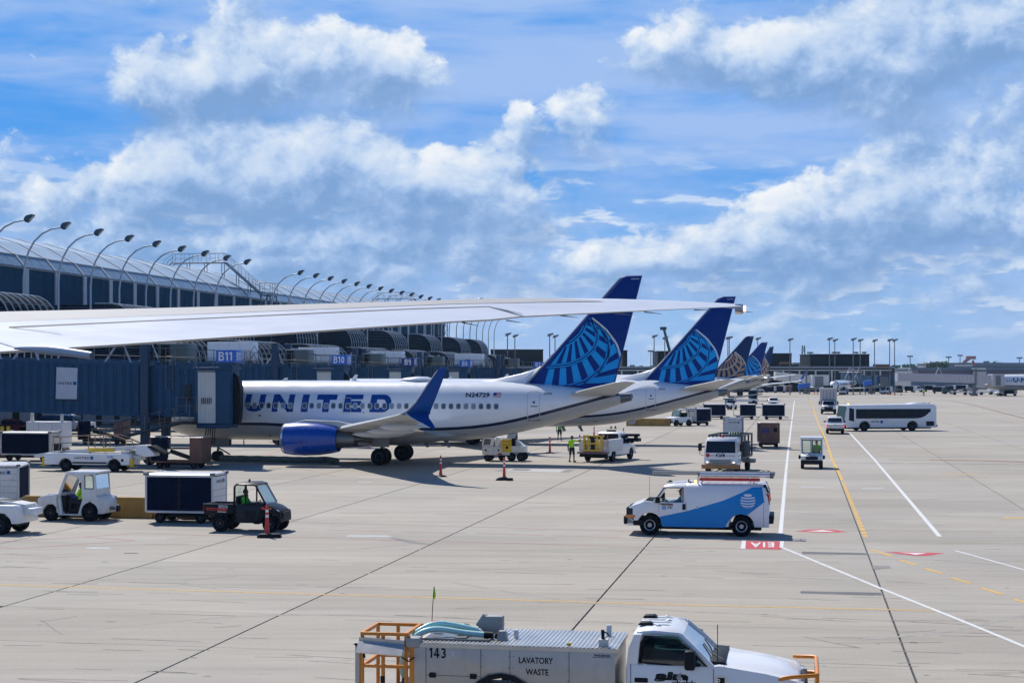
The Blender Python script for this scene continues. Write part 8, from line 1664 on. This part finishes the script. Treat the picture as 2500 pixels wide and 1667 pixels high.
for a in ((1863, 957, 'dark cart left of two yellow-vested workers, far away'), (1882, 958.5, 'navy cart below the cream jet bridge, far away'), (1904, 958.5, 'cart with junk-loaded white end below the cream jet bridge'), (2222, 958, 'black cart under the left end of the lilac bridge'), (2270, 956, 'navy cart under the middle of the lilac bridge'), (2292, 960.5, 'big navy cart with a white end, under the lilac bridge'), (2320, 957, 'blue cart behind the dark tractor, far right'), (2466, 966, 'black-fronted cart before the blue engine at the right edge')): mini_cart(a[2], a[0], a[1], 3.2)
mini_cart('brown cart right of the junk-loaded one, far away', 1921, 958, 3.0, BROWN, BROWN); mini_cart('long blue cart high under the lilac bridge', 2345, 955, 4.5)
for a in ((2057, 963, 'white box truck by the regional jet nose', 3.6, 2.2, -95), (2163, 962, 'grey-windowed tractor at the regional jet wingtip', 3.4, 2.2, 200), (2195, 958, 'dark-faced truck left of the black cart', 3.2, 2.1, -90), (2238, 957, 'white van under the lilac bridge', 4.2, 1.9, 0), (2315, 961.5, 'dark open tractor right of the big navy cart', 3.4, 1.9, 0), (2430, 958, 'white pickup by the far airliner nose', 4.4, 1.7, 10), (2444, 965.5, 'white tow tractor left of the black-fronted cart', 3.0, 1.4, 180), (1838, 985, 'dark teal truck behind the third tail', 4.0, 2.6, -100), (1849, 958, 'pale van by the far carts', 3.8, 1.9, 20)):
    mini_van(a[2], a[0], a[1], a[3], a[4], WHITE if 'teal' not in a[2] and 'dark' not in a[2] else TEALG, R(a[5]))
for a in ((2350, 963.5, 'grey belt loader left of the two workers, far right'), (2376, 964, 'belt loader with black wheels, far right'), (2400, 963, 'dark belt loader near the far airliner nose'), (1812, 987, 'white loader with a tank, seen past the third tail')): mini_loader(a[2], a[0], a[1])
mini_van('pink tank cart under the blue far jet bridge', 2183, 957.5, 3.4, 1.6, PINK, 0, 'tank cart')
k = 0
for px, py in ((1953, 961), (1988, 961), (1996, 961.5), (2168, 963), (2172, 963.5), (2185, 965), (2200, 965.5)):
    o = tag(MB().lathe([(0, .28), (.04, .28), (.06, .16), (.75, .05)], (0, 0, 0), 'z', 8).build('traffic_cone', ORANGE, None, gp(px, py)), 'small orange cone on the far apron, %s from the left' % ORD[k], 'traffic cone', 'orange cones on the far apron'); k += 1
# parked things below the nearest jet bridge
T = thing('ground_power_unit', 'big white ground unit with posts, under the nearest jet bridge', 'ground unit', gp(108, 1104)+U*.8, HEAD_R); MB().bx(-1.5, 1.5, -.8, .8, .35, 2.35).build('cabinet', WHITE, T, bevel=.04)
q = MB()
for x in (-.45, .65): q.bx(x-.008, x+.008, -.806, -.80, .4, 2.3)
q.build('door_seam', STEEL, T, smooth=0); lettering(T, 'Twist Aero', NAVY, (-1.4, -.81, 1.55), (1, 0, 0), (0, 0, 1), .16, .85, bold=.02)
for x in (-1.2, 1.25): MB().bx(x-.10, x+.10, -.5, -.3, 2.35, 3.0).build('post', CREAM, T, bevel=.02)
for x in (-1.0, 1.0): wheel(T, x, -.7, .25, .2, 0, DRIM); wheel(T, x, .7, .25, .2, 0, DRIM)
T = thing('parked_truck', 'blue-topped pickup parked in the shade beneath the jet bridge', 'pickup truck', gp(150, 1058)+U*1.0, HEAD_R); simple_pickup(T, 5.6, 1.95, 1.15, 1.95, .40, (-.6, 1.4), WHITE); MB().bx(-2.6, 1.2, -.95, .95, 1.2, 1.75).build('bed_cover', BRIDGE, T, bevel=.05)
T = thing('parked_truck', 'red-tailed car at the left edge beneath the jet bridge', 'car', gp(20, 1062)+U*1.0, HEAD_R); simple_pickup(T, 4.6, 1.8, .95, 1.55, .34, (-.6, 1.2), mat('dark_red_paint', (.20, .02, .03), .35))
for px, lab in ((5, 'left of two yellow bollards at the left edge'), (20, 'right of two yellow bollards at the left edge')): tag(MB().lathe([(0, .16), (1.5, .16), (1.56, .10)], (0, 0, 0), 'z', 12).build('bollard', YELLOW, None, gp(px, 1085)), lab, 'bollard', 'yellow bollards')
tag(MB().bx(-.5, .5, -.4, .4, .3, .75).bx(-.45, .45, -.35, .35, 0, .3).build('equipment_box', BROWN, None, gp(8, 1116), bevel=.03), 'small rusty box in front of the navy cart at the left edge', 'box')
# ---------------------------------------------------------------- the hazy summer air
hm = bpy.data.materials.new('haze_air'); hm.use_nodes = True; nt = hm.node_tree; nt.nodes.clear()
o = nt.nodes.new('ShaderNodeOutputMaterial'); v = nt.nodes.new('ShaderNodeVolumePrincipled'); v.inputs['Color'].default_value = (.50, .74, 1.0, 1); v.inputs['Density'].default_value = .00008; v.inputs['Anisotropy'].default_value = .2
nt.links.new(v.outputs[0], o.inputs['Volume'])
tag(MB().bx(-2450, 2450, -300, 3650, -1.4, 62).build('haze', hm, smooth=0), kind='stuff')
